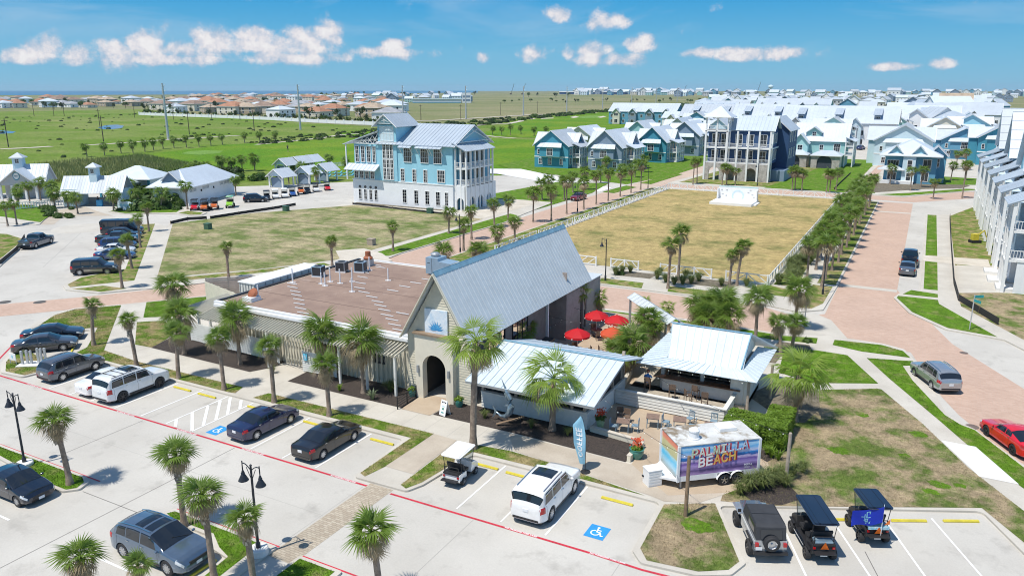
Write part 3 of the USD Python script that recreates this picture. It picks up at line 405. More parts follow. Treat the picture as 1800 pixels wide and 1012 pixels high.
def access_symbol(cx, cy, w, h):
    s = xf(pave, 'accessible_symbol', (cx, cy, 0))
    put(s, 'blue_square', MB().poly(rect(-w / 2, -h / 2, w / 2, h / 2), .010), 'paint_blue')
    k = min(w, h) / 1.25
    ring = Point(-.08, -.12).buffer(.30).difference(Point(-.08, -.12).buffer(.22)).difference(Polygon([(-.08, -.12), (.5, .0), (.5, .6), (-.2, .6)]))
    body = unary_union([Point(-.06, .46).buffer(.085), LineString([(-.06, .36), (-.02, .0), (.2, .0), (.34, -.34), (.44, -.30)]).buffer(.045), LineString([(-.04, .2), (.18, .2)]).buffer(.04), ring])
    put(s, 'white_wheelchair', MB().poly(shapely.affinity.scale(body, k, k, origin=(0, 0)), .014), 'paint_white')
import shapely.affinity
access_symbol(-39.05, 31.7, .95, 1.2); access_symbol(-12.45, 32.4, 1.05, 1.2)
# saw-cut joints
for x in (-44.8, -36.1, -25.9, -18.6, -10.5): line(x, 8 if x > -40 else 16, x, 30.4, .035 if x in (-44.8, -36.1) else .02, 'joint_dark' if x in (-44.8, -36.1) else 'joint_faint', .004, name='joint')
line(-39.4, 22.55, -33.4, 22.55, .035, 'joint_dark', .004, name='joint'); line(-24, 22.5, 10, 22.5, .02, 'joint_faint', .004, name='joint'); line(-90, 27.0, -25.8, 27.0, .015, 'joint_faint', .004, name='joint')
line(-0.3, 37.0, 1.9, 31, .035, 'joint_dark', .004, name='joint'); line(-97, 55, -120.8, 77, .05, 'joint_faint', .004, name='joint')
line(-44.8, 30.7, -44.8, 36, .02, 'joint_faint', .004, name='joint'); line(-34.9, 30.7, -34.9, 36, .02, 'joint_faint', .004, name='joint')
for k in range(26): line(-57.5 + 1.8 * k, 37.9, -57.5 + 1.8 * k, 40.15, .018, 'joint_faint', .1235, name='joint')
# manhole covers
for i, (x, y, lb, r) in enumerate(((4.9, 72.6, 'round iron manhole cover in the right brick street', .33), (4.9, 55.9, 'round iron manhole cover beside the red coupe', .42))):
    put(None, 'manhole_cover', la([(0.001, .02), (r * .9, .02), (r, .014), (r, 0)], 20, (x, y, .006)), surf('iron_%d' % i, (.16, .12, .10), .6, bump=.5, bs=60), lb, 'manhole')
for px, py, lb in ((8, 531, 'left'), (70, 531, 'right')):
    g = G(px, py); put(None, 'manhole_cover', la([(0.001, .012), (.55, .012), (.62, .008)], 18, (g[0], g[1], .008)), 'joint_dark', 'dark round manhole at the edge of the left brick street, %s one' % lb, 'manhole')
# ================================================================ RESTAURANT, CAFE, BAR, TRAILER
surf('galv_roof', (0.56, 0.60, 0.62), 0.45, var=.05, vs=.6, metal=.05, fine=(3, .05)); surf('pale_roof', (0.60, 0.67, 0.71), 0.45, var=.05, vs=.6, fine=(3, .05), metal=.1); surf('roof_edge_blue', (0.20, 0.36, 0.46), .5)
surf(WR, (0.49, 0.54, 0.59), 0.5, var=.05, vs=.15, rand=.16, fine=(.8, .05)); surf('grey_roof', (0.44, 0.50, 0.56), 0.45, var=.05, vs=.4, metal=.1, rand=.1)
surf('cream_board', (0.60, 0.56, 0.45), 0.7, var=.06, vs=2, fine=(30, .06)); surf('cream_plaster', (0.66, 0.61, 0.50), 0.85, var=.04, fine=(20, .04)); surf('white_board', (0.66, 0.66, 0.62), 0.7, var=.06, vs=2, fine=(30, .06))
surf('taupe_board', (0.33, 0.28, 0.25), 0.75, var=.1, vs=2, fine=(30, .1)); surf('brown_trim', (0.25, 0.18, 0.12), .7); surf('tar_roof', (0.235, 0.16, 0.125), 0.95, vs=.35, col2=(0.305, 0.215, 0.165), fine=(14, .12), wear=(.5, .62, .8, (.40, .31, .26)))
surf('weathered_wood', (0.36, 0.30, 0.24), 0.85, var=.15, vs=4, fine=(40, .12)); surf('post_wood', (0.22, 0.15, 0.095), 0.85, var=.2, vs=4, fine=(40, .15)); surf('deck_board', (0.40, 0.35, 0.28), 0.8, var=.15, vs=3, fine=(30, .12)); surf('walnut_top', (0.12, 0.055, 0.03), .35, var=.3, vs=6)
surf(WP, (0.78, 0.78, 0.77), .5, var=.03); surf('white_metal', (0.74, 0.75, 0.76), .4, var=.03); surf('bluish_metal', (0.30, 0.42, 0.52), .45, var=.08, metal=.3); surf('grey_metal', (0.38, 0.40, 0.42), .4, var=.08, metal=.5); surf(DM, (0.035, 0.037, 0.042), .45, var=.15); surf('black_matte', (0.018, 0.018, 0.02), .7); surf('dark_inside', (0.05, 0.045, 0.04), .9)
surf('rust_brown', (0.28, 0.09, 0.04), .7, var=.2); pane('window_glass', (.10, .13, .15)); pane('clear_glass', (.55, .6, .62)); surf('window_dark', (0.03, 0.04, 0.05), .12, spec=.8)
surf('teal_pot', (0.05, 0.22, 0.18), .25, var=.15, vs=5, coat=.5); surf('green_pot', (0.24, 0.36, 0.22), .4, var=.15, vs=5); surf('table_brown', (0.25, 0.17, 0.13), .55, var=.12, vs=6); surf('chair_blue', (0.19, 0.27, 0.33), .5, var=.1); surf('wicker', (0.15, 0.10, 0.07), .7, var=.25, vs=30)
surf('umbrella_red', (0.62, 0.012, 0.02), .7, var=.05, transl=(.55, .02, .02)); surf('umbrella_orange', (0.66, 0.09, 0.035), .7, var=.05, transl=(.6, .2, .05)); plain('bulb_white', (.9, .88, .8), .3)
def roof_panels(par, a, b, c, d, n, m, t=.03, seam=.045, name='roof_panel'):
    """standing-seam roof plane a b (eave, left to right) c d (ridge): n panels, each a plate with its raised seam"""
    a, b, c, d = (np.asarray(q, float) for q in (a, b, c, d)); nn = np.cross(b - a, d - a); nn /= np.linalg.norm(nn)
    for k in range(n):
        s, e = k / n, (k + 1) / n; A, B, C, D = a + (b - a) * s, a + (b - a) * e, d + (c - d) * e, d + (c - d) * s
        mb = MB().slab(A, B, C, D, t); w = (b - a) / np.linalg.norm(b - a) * .03; mb.slab(A + nn * seam, A + w + nn * seam, D + w + nn * seam, D + nn * seam, seam)
        put(par, name, mb, m)
def rplane(par, a, b, c, d, n, m, t=.12, name='roof', label=None):
    """far roof plane: one plate and its seams in one mesh"""
    a, b, c, d = (np.asarray(q, float) for q in (a, b, c, d)); nn = np.cross(b - a, d - a); nn /= np.linalg.norm(nn); mb = MB().slab(a, b, c, d, t)
    for k in range(n + 1):
        A, D = a + (b - a) * k / n, d + (c - d) * k / n; w = (b - a) / np.linalg.norm(b - a) * .04; mb.slab(A - w + nn * .06, A + w + nn * .06, D + w + nn * .06, D - w + nn * .06, .07)
    return put(par, name, mb, m, label)
def hboards(par, p, q, z0, z1, h, m, t=.03, clip=None, name='board', lean=.012, gap=.012):
    """horizontal lap boards on the wall foot p->q (outside on the right), one part per board; clip(z)->(s0,s1) trims it"""
    p, q = np.asarray(p, float), np.asarray(q, float); d = q - p; L = np.linalg.norm(d); d /= L; n = np.array([d[1], -d[0]]); z = z0
    while z < z1 - .02:
        zt = min(z + h, z1); s0, s1 = clip((z + zt) / 2) if clip else (0, L)
        if s1 - s0 > .03:
            j = R.uniform(-.003, .003); A, B = p + d * s0, p + d * s1; o0, o1 = n * (t + lean + j), n * (t * .4 + j)
            v = [(*(A), z), (*(B), z), (*(B), zt - gap), (*(A), zt - gap), (*(A + o0), z), (*(B + o0), z), (*(B + o1), zt - gap), (*(A + o1), zt - gap)]
            put(par, name, MB().add(v, BOXF[:, ::-1]), m)
        z = zt
def window(par, c, d, w, h, nx=2, ny=2, frame=WP, glass='window_dark', fw=.09, depth=.08, arch=False, name='window'):
    """window standing on the wall: c bottom centre (3d), d the wall's direction (2d unit, left to right seen from outside)"""
    d = np.asarray(d, float); n = np.array([d[1], -d[0]]); A = np.array([[d[0], n[0], 0], [d[1], n[1], 0], [0, 0, 1.]])
    f = MB(); e = fw; y0, y1 = -.02, depth
    f.box(-w / 2 - e, -w / 2, y0, y1, -e, h + e); f.box(w / 2, w / 2 + e, y0, y1, -e, h + e); f.box(-w / 2, w / 2, y0, y1, h, h + e); f.box(-w / 2, w / 2, y0, y1 + .03, -e, 0)
    mw = min(.045, w / nx * .18)
    for i in range(1, nx): x = -w / 2 + w * i / nx; f.box(x - mw / 2, x + mw / 2, y0, y1 - .025, 0, h)
    for j in range(1, ny): z = h * j / ny; f.box(-w / 2, w / 2, y0, y1 - .028, z - mw / 2, z + mw / 2)
    g = bx(-w / 2, w / 2, .005, .02, 0, h)
    wp = put(par, name, f.xform(A, c), frame); put(wp, 'pane', g.xform(A, c), glass)
    return wp
def arch_wall(w, h, openings, t):
    """upright wall of width w, height h, thickness t with arched openings (x centre, width, spring height); drawn in xz"""
    pg = rect(0, 0, w, h)
    for cx, ow, sp in openings: pg = pg.difference(unary_union([rect(cx - ow / 2, -.1, cx + ow / 2, sp), Point(cx, sp).buffer(ow / 2, quad_segs=8)]))
    return pg
def stand(pg, t, p, d):
    """stands the xz drawing pg on the point p along direction d, thickness t behind the face"""
    d = np.asarray(d, float); n = np.array([d[1], -d[0]]); A = np.array([[d[0], 0, n[0]], [d[1], 0, n[1]], [0, 1, 0.]])
    return MB().prism(pg, -t, 0, A, (*p[:2], p[2] if len(p) > 2 else 0))
FL = .13
# barn
bn = thing('restaurant_hall', 'tall cream clapboard restaurant hall with steep grey metal roof and arched entrance', 'building', (0, 0, 0))
put(bn, 'wall', stand(Polygon([(-31.5, FL), (-26.3, FL), (-26.3, 5.0), (-28.8, 9.15), (-31.5, 4.7)]).difference(rect(-30.3, 0, -27.8, 3.9)), .2, (0, 42.86), (1, 0)), 'cream_board')
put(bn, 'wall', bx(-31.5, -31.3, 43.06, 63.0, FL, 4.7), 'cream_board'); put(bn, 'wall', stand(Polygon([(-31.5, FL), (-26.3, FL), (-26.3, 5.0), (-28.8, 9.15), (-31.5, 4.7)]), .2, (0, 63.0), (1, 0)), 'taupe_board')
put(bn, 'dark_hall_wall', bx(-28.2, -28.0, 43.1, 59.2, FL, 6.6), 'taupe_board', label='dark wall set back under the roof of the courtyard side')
clip = lambda z: ((max(0, (z - 4.75) / 4.75 * 2.85)), 5.3 - max(0, (z - 4.85) / 4.6 * 2.6)) if z > 4.75 else (0, 5.3)
hboards(bn, (-31.55, 42.86), (-30.6, 42.86), FL, 4.87, .19, 'cream_board'); hboards(bn, (-27.44, 42.86), (-26.25, 42.86), FL, 4.87, .19, 'cream_board'); hboards(bn, (-31.55, 42.86), (-26.25, 42.86), 4.87, 9.35, .19, 'cream_board', clip=clip)
arch = arch_wall(3.2, 4.85, [(1.6, 1.95, 2.45)], 1)
put(bn, 'entrance_arch', stand(shapely.affinity.translate(arch, 0, FL), .55, (-30.62, 42.35), (1, 0)), 'cream_plaster'); put(bn, 'arch_ledge', bx(-30.75, -27.3, 42.22, 42.9, 4.98, 5.1), 'brown_trim')
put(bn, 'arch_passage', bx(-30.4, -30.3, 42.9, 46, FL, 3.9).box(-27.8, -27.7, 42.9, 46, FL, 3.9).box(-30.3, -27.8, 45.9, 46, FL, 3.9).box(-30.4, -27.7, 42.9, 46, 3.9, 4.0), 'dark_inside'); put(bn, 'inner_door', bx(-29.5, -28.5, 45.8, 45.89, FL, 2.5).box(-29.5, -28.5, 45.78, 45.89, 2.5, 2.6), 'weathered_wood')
for x in (-30.35, -27.75): put(bn, 'wall_light', bx(x - .07, x + .07, 42.2, 42.36, 2.1, 2.65), 'grey_metal')
pn = xf(bn, 'agave_panel', label='pale square panel painted with a blue agave plant')
put(pn, 'board', bx(-29.92, -28.02, 42.68, 42.8, 4.95, 6.85), surf('panel_ground', (.50, .62, .74), .6, vs=2.2, col2=(.72, .76, .80), fine=(9, .08))); put(pn, 'panel_foot', bx(-29.8, -28.1, 42.6, 42.68, 4.86, 4.95), 'grey_metal')
lv = MB()
for k in range(23):
    t = math.pi * (k + .5) / 23; L = .58 + .16 * math.sin(k * 2.3); c0 = np.array([-28.97, 5.35]); e = c0 + L * np.array([math.cos(t), math.sin(t) * 1.05]); dd = (e - c0) / L; w = np.array([-dd[1], dd[0]]) * .045; mpt = c0 + dd * L * .4
    y = 42.668 - .0008 * k; lv.add([(*(c0)[:1], y, c0[1]), (mpt[0] + w[0], y, mpt[1] + w[1]), (e[0], y, e[1]), (mpt[0] - w[0], y, mpt[1] - w[1])], [(0, 2, 1), (0, 3, 2)])
put(pn, 'agave_leaves', lv, surf('agave_blue', (.03, .22, .50), .6, vs=5, col2=(.10, .40, .70)))
y0, y1 = 42.25, 63.9
roof_panels(bn, (-25.85, y0, 4.72), (-25.85, y1, 4.72), (-28.8, y1, 9.66), (-28.8, y0, 9.66), 44, 'galv_roof', t=.05, seam=.025)
roof_panels(bn, (-31.8, y1, 4.62), (-31.8, y0, 4.62), (-28.8, y0, 9.66), (-28.8, y1, 9.66), 44, 'galv_roof', t=.05, seam=.025)
put(bn, 'ridge_cap', MB().slab((-28.6, y0, 9.38), (-28.6, y1, 9.38), (-28.8, y1, 9.72), (-28.8, y0, 9.72), .03).slab((-29.0, y1, 9.38), (-29.0, y0, 9.38), (-28.8, y0, 9.72), (-28.8, y1, 9.72), .03), 'roof_edge_blue')
for s in (-1, 1): put(bn, 'barge_board', bm((-28.8 + s * .03, y0 - .02, 9.5), (-28.8 + s * 2.98, y0 - .02, 4.56), .07, .26, up=(0, 1, 0)), 'cream_board')
put(bn, 'steel_post', bx(-27.1, -26.9, 56.7, 56.9, FL, 6.2), 'white_metal'); put(bn, 'eave_beam', bx(-26.4, -26.2, 43, 63, 4.85, 5.1), 'taupe_board')
for yy in (45.6, 49.6, 53.6): window(bn, (-28.0, yy, 1.6), (0, 1), 2.6, 3.4, 3, 2, frame=DM, glass='window_glass')
wg = rect(0, 0, 7.8, 4.3).difference(rect(3.0, -.1, 4.4, 2.9))
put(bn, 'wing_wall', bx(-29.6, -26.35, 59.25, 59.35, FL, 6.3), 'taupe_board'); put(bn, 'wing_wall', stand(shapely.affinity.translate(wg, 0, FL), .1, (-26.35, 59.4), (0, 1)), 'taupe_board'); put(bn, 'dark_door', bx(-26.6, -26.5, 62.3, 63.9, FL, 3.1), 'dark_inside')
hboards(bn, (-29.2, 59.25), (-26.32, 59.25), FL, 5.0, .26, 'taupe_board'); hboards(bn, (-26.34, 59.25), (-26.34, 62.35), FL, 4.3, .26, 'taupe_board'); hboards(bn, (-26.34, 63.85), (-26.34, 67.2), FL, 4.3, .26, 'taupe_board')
put(bn, 'wing_roof', bx(-30, -26.2, 63.9, 67.4, 4.42, 4.5), 'galv_roof')
# flat roofed kitchen
kt = thing('kitchen_wing', 'low cream kitchen wing with flat brown tar roof left of the tall hall', 'building')
KX0, KX1, KY0, KY1, KZ = -52.0, -31.78, 43.45, 62.6, 4.2
put(kt, 'wall', bx(KX0, KX1, KY0, KY1, FL, KZ - .01), 'cream_board'); put(kt, 'flat_roof', MB().poly(rect(KX0 + .25, KY0 + .2, KX1, KY1 - .2), KZ), 'tar_roof')
for b in ((KX0 - .1, KX1 + .1, KY0 - .22, KY0 + .1), (KX0 - .1, KX1, KY1 - .1, KY1 + .12)): put(kt, 'roof_edge', bx(*b, KZ - .35, KZ + .14), 'white_metal')
put(kt, 'roof_edge', bx(KX0 - .12, KX0 + .15, KY0 + .1, KY1 - .1, KZ - .35, KZ + .14), DM); put(kt, 'gutter', bx(KX0, KX1, KY0 - .36, KY0 - .22, KZ - .3, KZ - .08), 'white_metal')
x = KX0 + .3
while x < KX1 - .4:
    if not (-44.0 < x < -41.5): put(kt, 'batten', bx(x, x + .09, KY0 - .16, KY0 - .0, FL, 3.2), 'cream_board')
    x += .42
window(kt, (-34.6, KY0, 1.75), (1, 0), .95, .6, 1, 1, frame=DM, glass='window_dark'); window(kt, (-38.5, KY0, 1.9), (1, 0), 1.1, .8, 2, 1, frame=DM)
# roof seams and service lines
for yy in (47.8, 52.6, 57.4): put(kt, 'roof_seam', bx(KX0 + .3, KX1 - .1, yy, yy + .06, KZ, KZ + .012), surf('seam_%d' % yy, (.14, .095, .08), .95))
for px, py in ((-50.7, 51.1), (-49.7, 50.1), (-48.4, 49.1), (-47.4, 48.2), (-46.2, 47.2), (-45.2, 46.2), (-44.1, 45.2), (-43.0, 44.3), (-46.5, 56.2), (-45.2, 54.3), (-47.7, 57.9), (-44.1, 52.8), (-42.8, 51.8), (-41.2, 50.9), (-39.8, 49.9), (-38.8, 49.0), (-37.7, 48.1), (-36.6, 47.0), (-35.5, 46.2), (-34.5, 45.2), (-33.4, 44.3), (-35.8, 48.0), (-40.9, 53.5), (-40.8, 55.2), (-40.7, 56.8), (-40.5, 58.4), (-47.6, 60.4), (-48.6, 61.0)):
    put(kt, 'roof_batten', MB().cbox((px, py, KZ + .06), (1.25, .06, .05), rz=-.02), 'white_metal')
def pipe_on_roof(x, y, h):
    put(kt, 'vent_pipe', tb([(x, y, KZ), (x, y, KZ + h)], .06, 8).cbox((x, y, KZ + .04), (.55, .12, .08), .4).lathe([(.14, KZ), (.14, KZ + .05), (.06, KZ + .1)], 8, (x, y, 0)), 'white_metal')
for x, y, h in ((-51.0, 51.5, 1.4), (-48.3, 52.4, 1.1), (-47.5, 52.0, 1.3), (-48.1, 53.4, 1.4), (-46.9, 53.4, 1.4), (-46.3, 54.4, 1.4), (-43.9, 51.5, 1.3), (-47.8, 58.9, 1.4), (-43.6, 56.4, 1.2), (-49.4, 45.7, 1.3)): pipe_on_roof(x, y, h)
for i, (x, y, lb) in enumerate(((-50.6, 54.6, 'grey air conditioner nearest the white storage container on the roof'), (-49.9, 57.2, 'dark square air conditioner in the middle of the roof back row'), (-48.2, 58.0, 'grey air conditioner right of the dark one on the roof'))):
    ac = thing('air_conditioner', lb, 'air conditioner', (x, y, KZ), .25); put(ac, 'casing', bx(-.5, .5, -.45, .45, .12, 1.05), 'bluish_metal' if i != 1 else 'grey_metal'); put(ac, 'grille', bx(-.42, .42, -.47, -.45, .2, .98).box(.5, .52, -.38, .38, .2, .98), DM); put(ac, 'fan_guard', la([(.36, 1.05), (.36, 1.1), (.1, 1.13), (.001, 1.13)], 14), DM); put(ac, 'skid', bx(-.55, .55, -.45, -.35, 0, .12).box(-.55, .55, .35, .45, 0, .12), 'white_metal')
v = thing('exhaust_fan', 'squat grey roof exhaust with red cap behind the air conditioners', 'roof vent', (-49.3, 60.6, KZ)); put(v, 'curb', bx(-.4, .4, -.4, .4, 0, .7), 'grey_metal'); put(v, 'cap', la([(.45, .7), (.5, .85), (.3, 1.05), (.28, 1.5), (.001, 1.55)], 14), 'rust_brown')
v = thing('rooftop_air_handler', 'blue grey rooftop air handler with sloped intake hood beside the hall', 'air handler', (-40.9, 60.9, KZ)); put(v, 'cabinet', bx(-.9, .5, -.8, .8, .15, 1.75), 'bluish_metal'); put(v, 'intake_hood', MB().add([(.5, -.8, .6), (2.0, -.8, 1.35), (.5, -.8, 1.45), (.5, .8, .6), (2.0, .8, 1.35), (.5, .8, 1.45)], [(0, 1, 2), (3, 5, 4), (0, 3, 4), (0, 4, 1), (1, 4, 5), (1, 5, 2), (2, 5, 3), (2, 3, 0)]), 'bluish_metal'); put(v, 'fan_cap', la([(.4, 1.75), (.4, 1.95), (.5, 2.0), (.3, 2.15), (.001, 2.15)], 14, (-.3, 0, 0)), 'grey_metal'); put(v, 'door_seam', bx(-.2, -.17, -.815, -.8, .2, 1.7).box(-.7, -.4, -.815, -.8, 1.2, 1.25), DM)
v = thing('exhaust_dome', 'tilted rusty round exhaust dome at the front left roof corner', 'roof vent', (-49.7, 45.2, KZ)); put(v, 'curb', bx(-.55, .55, -.55, .55, 0, .35), 'white_metal'); Ad = trimesh.transformations.rotation_matrix(1.0, [1, 0, 0])[:3, :3]; put(v, 'dome', la([(.001, .10), (.35, .05), (.5, -.08), (.53, -.08), (.37, .08), (.001, .13)], 18, (0, .1, .6), A=Ad), 'rust_brown')
v = thing('storage_container', 'long white flat-topped storage unit along the left edge of the brown roof', 'container', (-53.55, 48.3, 0)); put(v, 'body', bx(-1.0, 1.0, 0, 8.6, FL, 4.55), 'white_board'); put(v, 'lid', bx(-1.08, 1.08, -.08, 8.7, 4.55, 4.66), WP); [put(v, 'front_rib', bx(-.9 + .36 * k, -.84 + .36 * k, -.05, 0, 3.2, 4.5), 'grey_metal') for k in range(6)]
for k in range(9): put(v, 'side_rib', bx(1.0, 1.04, .3 + k * .95, .4 + k * .95, FL, 4.5), 'grey_metal')
# pergolas of slats
def pergola(lb, p0, p1, p2, p3, n, posts, z, name='pergola'):
    g = thing(name, lb, 'pergola'); p0, p1, p2, p3 = (np.asarray(q, float) for q in (p0, p1, p2, p3))
    for k in range(n):
        s = (k + .5) / n; A, B = p0 + (p1 - p0) * s, p3 + (p2 - p3) * s; put(g, 'slat', bm((*A, z - .02), (*B, z + .35), .07, .17), 'cream_board')
    put(g, 'beam', bm((*(p0 + (p3 - p0) * .22), z - .08), (*(p1 + (p2 - p1) * .22), z - .08), .1, .2), 'cream_board')
    for x, y in posts: put(g, 'post', bx(x - .08, x + .08, y - .08, y + .08, FL, z - .15), 'white_board')
pergola('slatted cream pergola along the front of the kitchen wing', (-52.2, 41.3), (-31.5, 41.3), (-31.5, 43.1), (-52.2, 43.1), 66, ((-44.6, 41.75), (-37.2, 41.75), (-34.6, 41.75), (-32.0, 41.75)), 3.35)
pergola('slatted cream pergola at the left corner of the kitchen wing', (-57.2, 44.6), (-53.0, 43.2), (-53.0, 46.5), (-56.4, 48.5), 18, ((-56.4, 45.0), (-53.6, 43.9)), 2.85)
def board_fence(lb, pts, h, bh, m, name='board_fence', post=1.6, base=FL):
    g = thing(name, lb, 'fence')
    for (a, b) in zip(pts, pts[1:]):
        a, b = np.array(a, float), np.array(b, float); hboards(g, a, b, base + .08, base + h, bh, m, t=.03, gap=.03); L = np.linalg.norm(b - a)
        for k in range(int(L / post) + 1): q = a + (b - a) * min(1, k * post / L); put(g, 'post', bx(q[0] - .05, q[0] + .05, q[1] - .0, q[1] + .1, base, base + h), m)
    return g
board_fence('white board fence in front of the kitchen left of the gate', [(-55.8, 43.5), (-46.2, 43.05), (-44.4, 42.75)], 1.75, .17, 'white_board')
f = board_fence('short white board fence with blue sign right of the gate', [(-41.5, 42.35), (-38.2, 42.5)], 1.75, .17, 'white_board')
g = thing('slat_gate', 'gate of upright cream slats between the two board fences', 'gate')
for k in range(9): put(g, 'slat', bx(-44.2 + k * .3, -44.12 + k * .3, 43.2, 43.28, FL, 2.1), 'cream_board')
put(g, 'rail', bx(-44.25, -41.6, 43.28, 43.34, .5, .6).box(-44.25, -41.6, 43.28, 43.34, 1.8, 1.9), 'cream_board')
s = thing('accessible_sign', 'small light blue accessibility sign on the short white fence', 'sign', (-41.3, 42.29, 1.15)); put(s, 'plate', bx(-.02, .38, -.04, -.01, 0, .55), surf('sign_blue', (.12, .50, .70), .4)); put(s, 'symbol', bx(.14, .2, -.05, -.041, .12, .42).box(.14, .28, -.05, -.041, .2, .25), WP)
board_fence('tall cream louvred fence at the left service yard', [(-64.9, 53.0), (-58.2, 51.0)], 2.3, .17, 'cream_board', name='louvre_fence'); board_fence('grey louvred fence at the back of the service yard', [(-64.9, 53.1), (-60.0, 57.0), (-54, 60.5)], 2.6, .22, 'taupe_board', name='louvre_fence', post=2.2)
board_fence('low cream board wall between service yard and pergola', [(-58.5, 51.0), (-55.2, 48.6)], 1.4, .17, 'cream_board', name='louvre_fence')
# cafe
cf = thing('cafe_building', 'low cafe building with pale blue metal roof and white lap boards', 'building')
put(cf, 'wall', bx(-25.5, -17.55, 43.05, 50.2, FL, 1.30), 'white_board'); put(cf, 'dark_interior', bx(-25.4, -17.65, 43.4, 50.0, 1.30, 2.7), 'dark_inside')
hboards(cf, (-25.5, 43.05), (-17.5, 43.05), FL, 1.30, .2, 'white_board', t=.035); hboards(cf, (-17.52, 43.05), (-17.52, 50.2), FL, 1.30, .2, 'white_board', t=.035); put(cf, 'sill', bx(-25.5, -17.4, 42.9, 43.1, 1.30, 1.38).box(-17.55, -17.4, 43.1, 50.2, 1.30, 1.38), 'white_board')
for x in (-25.4, -22.8, -20.2, -18.6, -17.7): put(cf, 'post', bx(x - .09, x + .09, 43.02, 43.2, 1.38, 2.75), 'weathered_wood')
for yy in (45.4, 47.8, 50): put(cf, 'post', bx(-17.7, -17.5, yy - .09, yy + .09, 1.38, 3.4), 'weathered_wood')
for x in (-19.4, -18.15): window(cf, (x, 43.1, 1.86), (1, 0), .85, .6, 1, 1, frame='weathered_wood')
roof_panels(cf, (-25.8, 41.35, 2.62), (-16.35, 41.35, 2.62), (-16.35, 46.7, 3.95), (-25.8, 46.7, 3.95), 17, 'pale_roof', t=.05, seam=.05); roof_panels(cf, (-16.35, 51.0, 2.8), (-25.8, 51.0, 2.8), (-25.8, 46.7, 3.95), (-16.35, 46.7, 3.95), 17, 'pale_roof', t=.05, seam=.05)
put(cf, 'fascia', bx(-25.8, -16.35, 41.38, 41.44, 2.42, 2.56), 'grey_metal'); put(cf, 'fascia', bm((-16.4, 41.4, 2.48), (-16.4, 46.7, 3.81), .05, .18), 'grey_metal'); put(cf, 'ridge_cap', bx(-25.8, -16.35, 46.58, 46.82, 3.96, 4.0), 'roof_edge_blue'); put(cf, 'gable', stand(Polygon([(43.2, 1.38), (50, 1.38), (50, 2.9), (46.7, 3.8), (43.2, 2.95)]).difference(rect(43.6, 1.38, 49.6, 2.8)), .05, (-17.6, 0), (0, 1)), 'weathered_wood')
# bar
br = thing('bar_pavilion', 'open bar pavilion with pale blue hipped metal roof and long wooden counter', 'building')
roof_panels(br, (-14.6, 51.0, 3.12), (-9.3, 51.0, 3.12), (-9.5, 54.2, 4.75), (-15.3, 54.2, 4.75), 10, 'pale_roof', t=.05, seam=.05); roof_panels(br, (-16.6, 49.9, 2.78), (-8.15, 49.9, 2.78), (-9.3, 51.0, 3.12), (-14.6, 51.0, 3.12), 14, 'pale_roof', t=.05, seam=.05)
roof_panels(br, (-8.15, 49.9, 2.78), (-8.15, 57.6, 2.78), (-9.4, 56.6, 3.12), (-9.4, 51.1, 3.12), 12, 'pale_roof', t=.05, seam=.05); roof_panels(br, (-16.6, 57.6, 2.78), (-16.6, 49.9, 2.78), (-14.7, 51.1, 3.12), (-15.2, 57.0, 3.2), 12, 'pale_roof', t=.05, seam=.05)
roof_panels(br, (-8.15, 58.0, 2.78), (-16.6, 58.0, 2.78), (-15.3, 54.2, 4.75), (-9.5, 54.2, 4.75), 12, 'pale_roof', t=.05, seam=.05)
put(br, 'gable', stand(Polygon([(51.0, 3.0), (57.0, 3.1), (54.2, 4.65)]), .08, (-9.6, 0), (0, 1)), 'white_board'); put(br, 'ridge_cap', bx(-15.4, -9.45, 54.1, 54.3, 4.77, 4.81), 'roof_edge_blue'); put(br, 'barge_board', bm((-9.42, 51.0, 3.15), (-9.5, 54.2, 4.75), .08, .2), 'roof_edge_blue')
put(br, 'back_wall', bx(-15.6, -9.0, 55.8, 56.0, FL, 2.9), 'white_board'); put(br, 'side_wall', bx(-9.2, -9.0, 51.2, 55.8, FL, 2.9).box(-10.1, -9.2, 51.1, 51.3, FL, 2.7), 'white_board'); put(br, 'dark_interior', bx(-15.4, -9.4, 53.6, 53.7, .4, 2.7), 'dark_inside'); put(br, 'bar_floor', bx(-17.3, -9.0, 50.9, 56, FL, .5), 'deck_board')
DK = .5
k = 0
y = 48.15
while y < 51.6: put(br, 'deck_board', bx(-17.3, -9.9, y, y + .18, DK - .05, DK), 'deck_board'); y += .19
put(br, 'deck_base', bx(-17.3, -9.9, 48.12, 52, FL, DK - .05), 'white_board')
put(br, 'counter_front', bx(-15.0, -9.6, 51.3, 51.45, DK, 1.5), 'white_board'); hboards(br, (-15.0, 51.3), (-9.6, 51.3), DK, 1.48, .2, 'white_board'); put(br, 'counter_top', bx(-15.6, -9.4, 50.95, 51.65, 1.5, 1.58).box(-15.6, -14.9, 51.65, 53.2, 1.5, 1.58), 'walnut_top'); put(br, 'counter_side', bx(-15.25, -15.1, 51.6, 53.2, DK, 1.5), 'white_board')
for x in (-15.1, -12.2, -9.5): put(br, 'post', bx(x - .12, x + .12, 51.55, 51.8, DK, 2.95), 'white_board')
for x0, x1 in ((-15.0, -12.3), (-12.0, -9.7)): put(br, 'shutter', MB().slab((x0, 50.75, 2.5), (x1, 50.75, 2.5), (x1, 51.5, 2.72), (x0, 51.5, 2.72), .05), 'white_board')
put(br, 'back_shelf', bx(-15.2, -9.6, 53.3, 53.58, 1.2, 1.25).box(-15.2, -9.6, 53.35, 53.58, 1.7, 1.74), 'weathered_wood'); put(br, 'under_counter', bx(-15.0, -9.7, 52.9, 53.55, .5, 1.0), 'grey_metal')
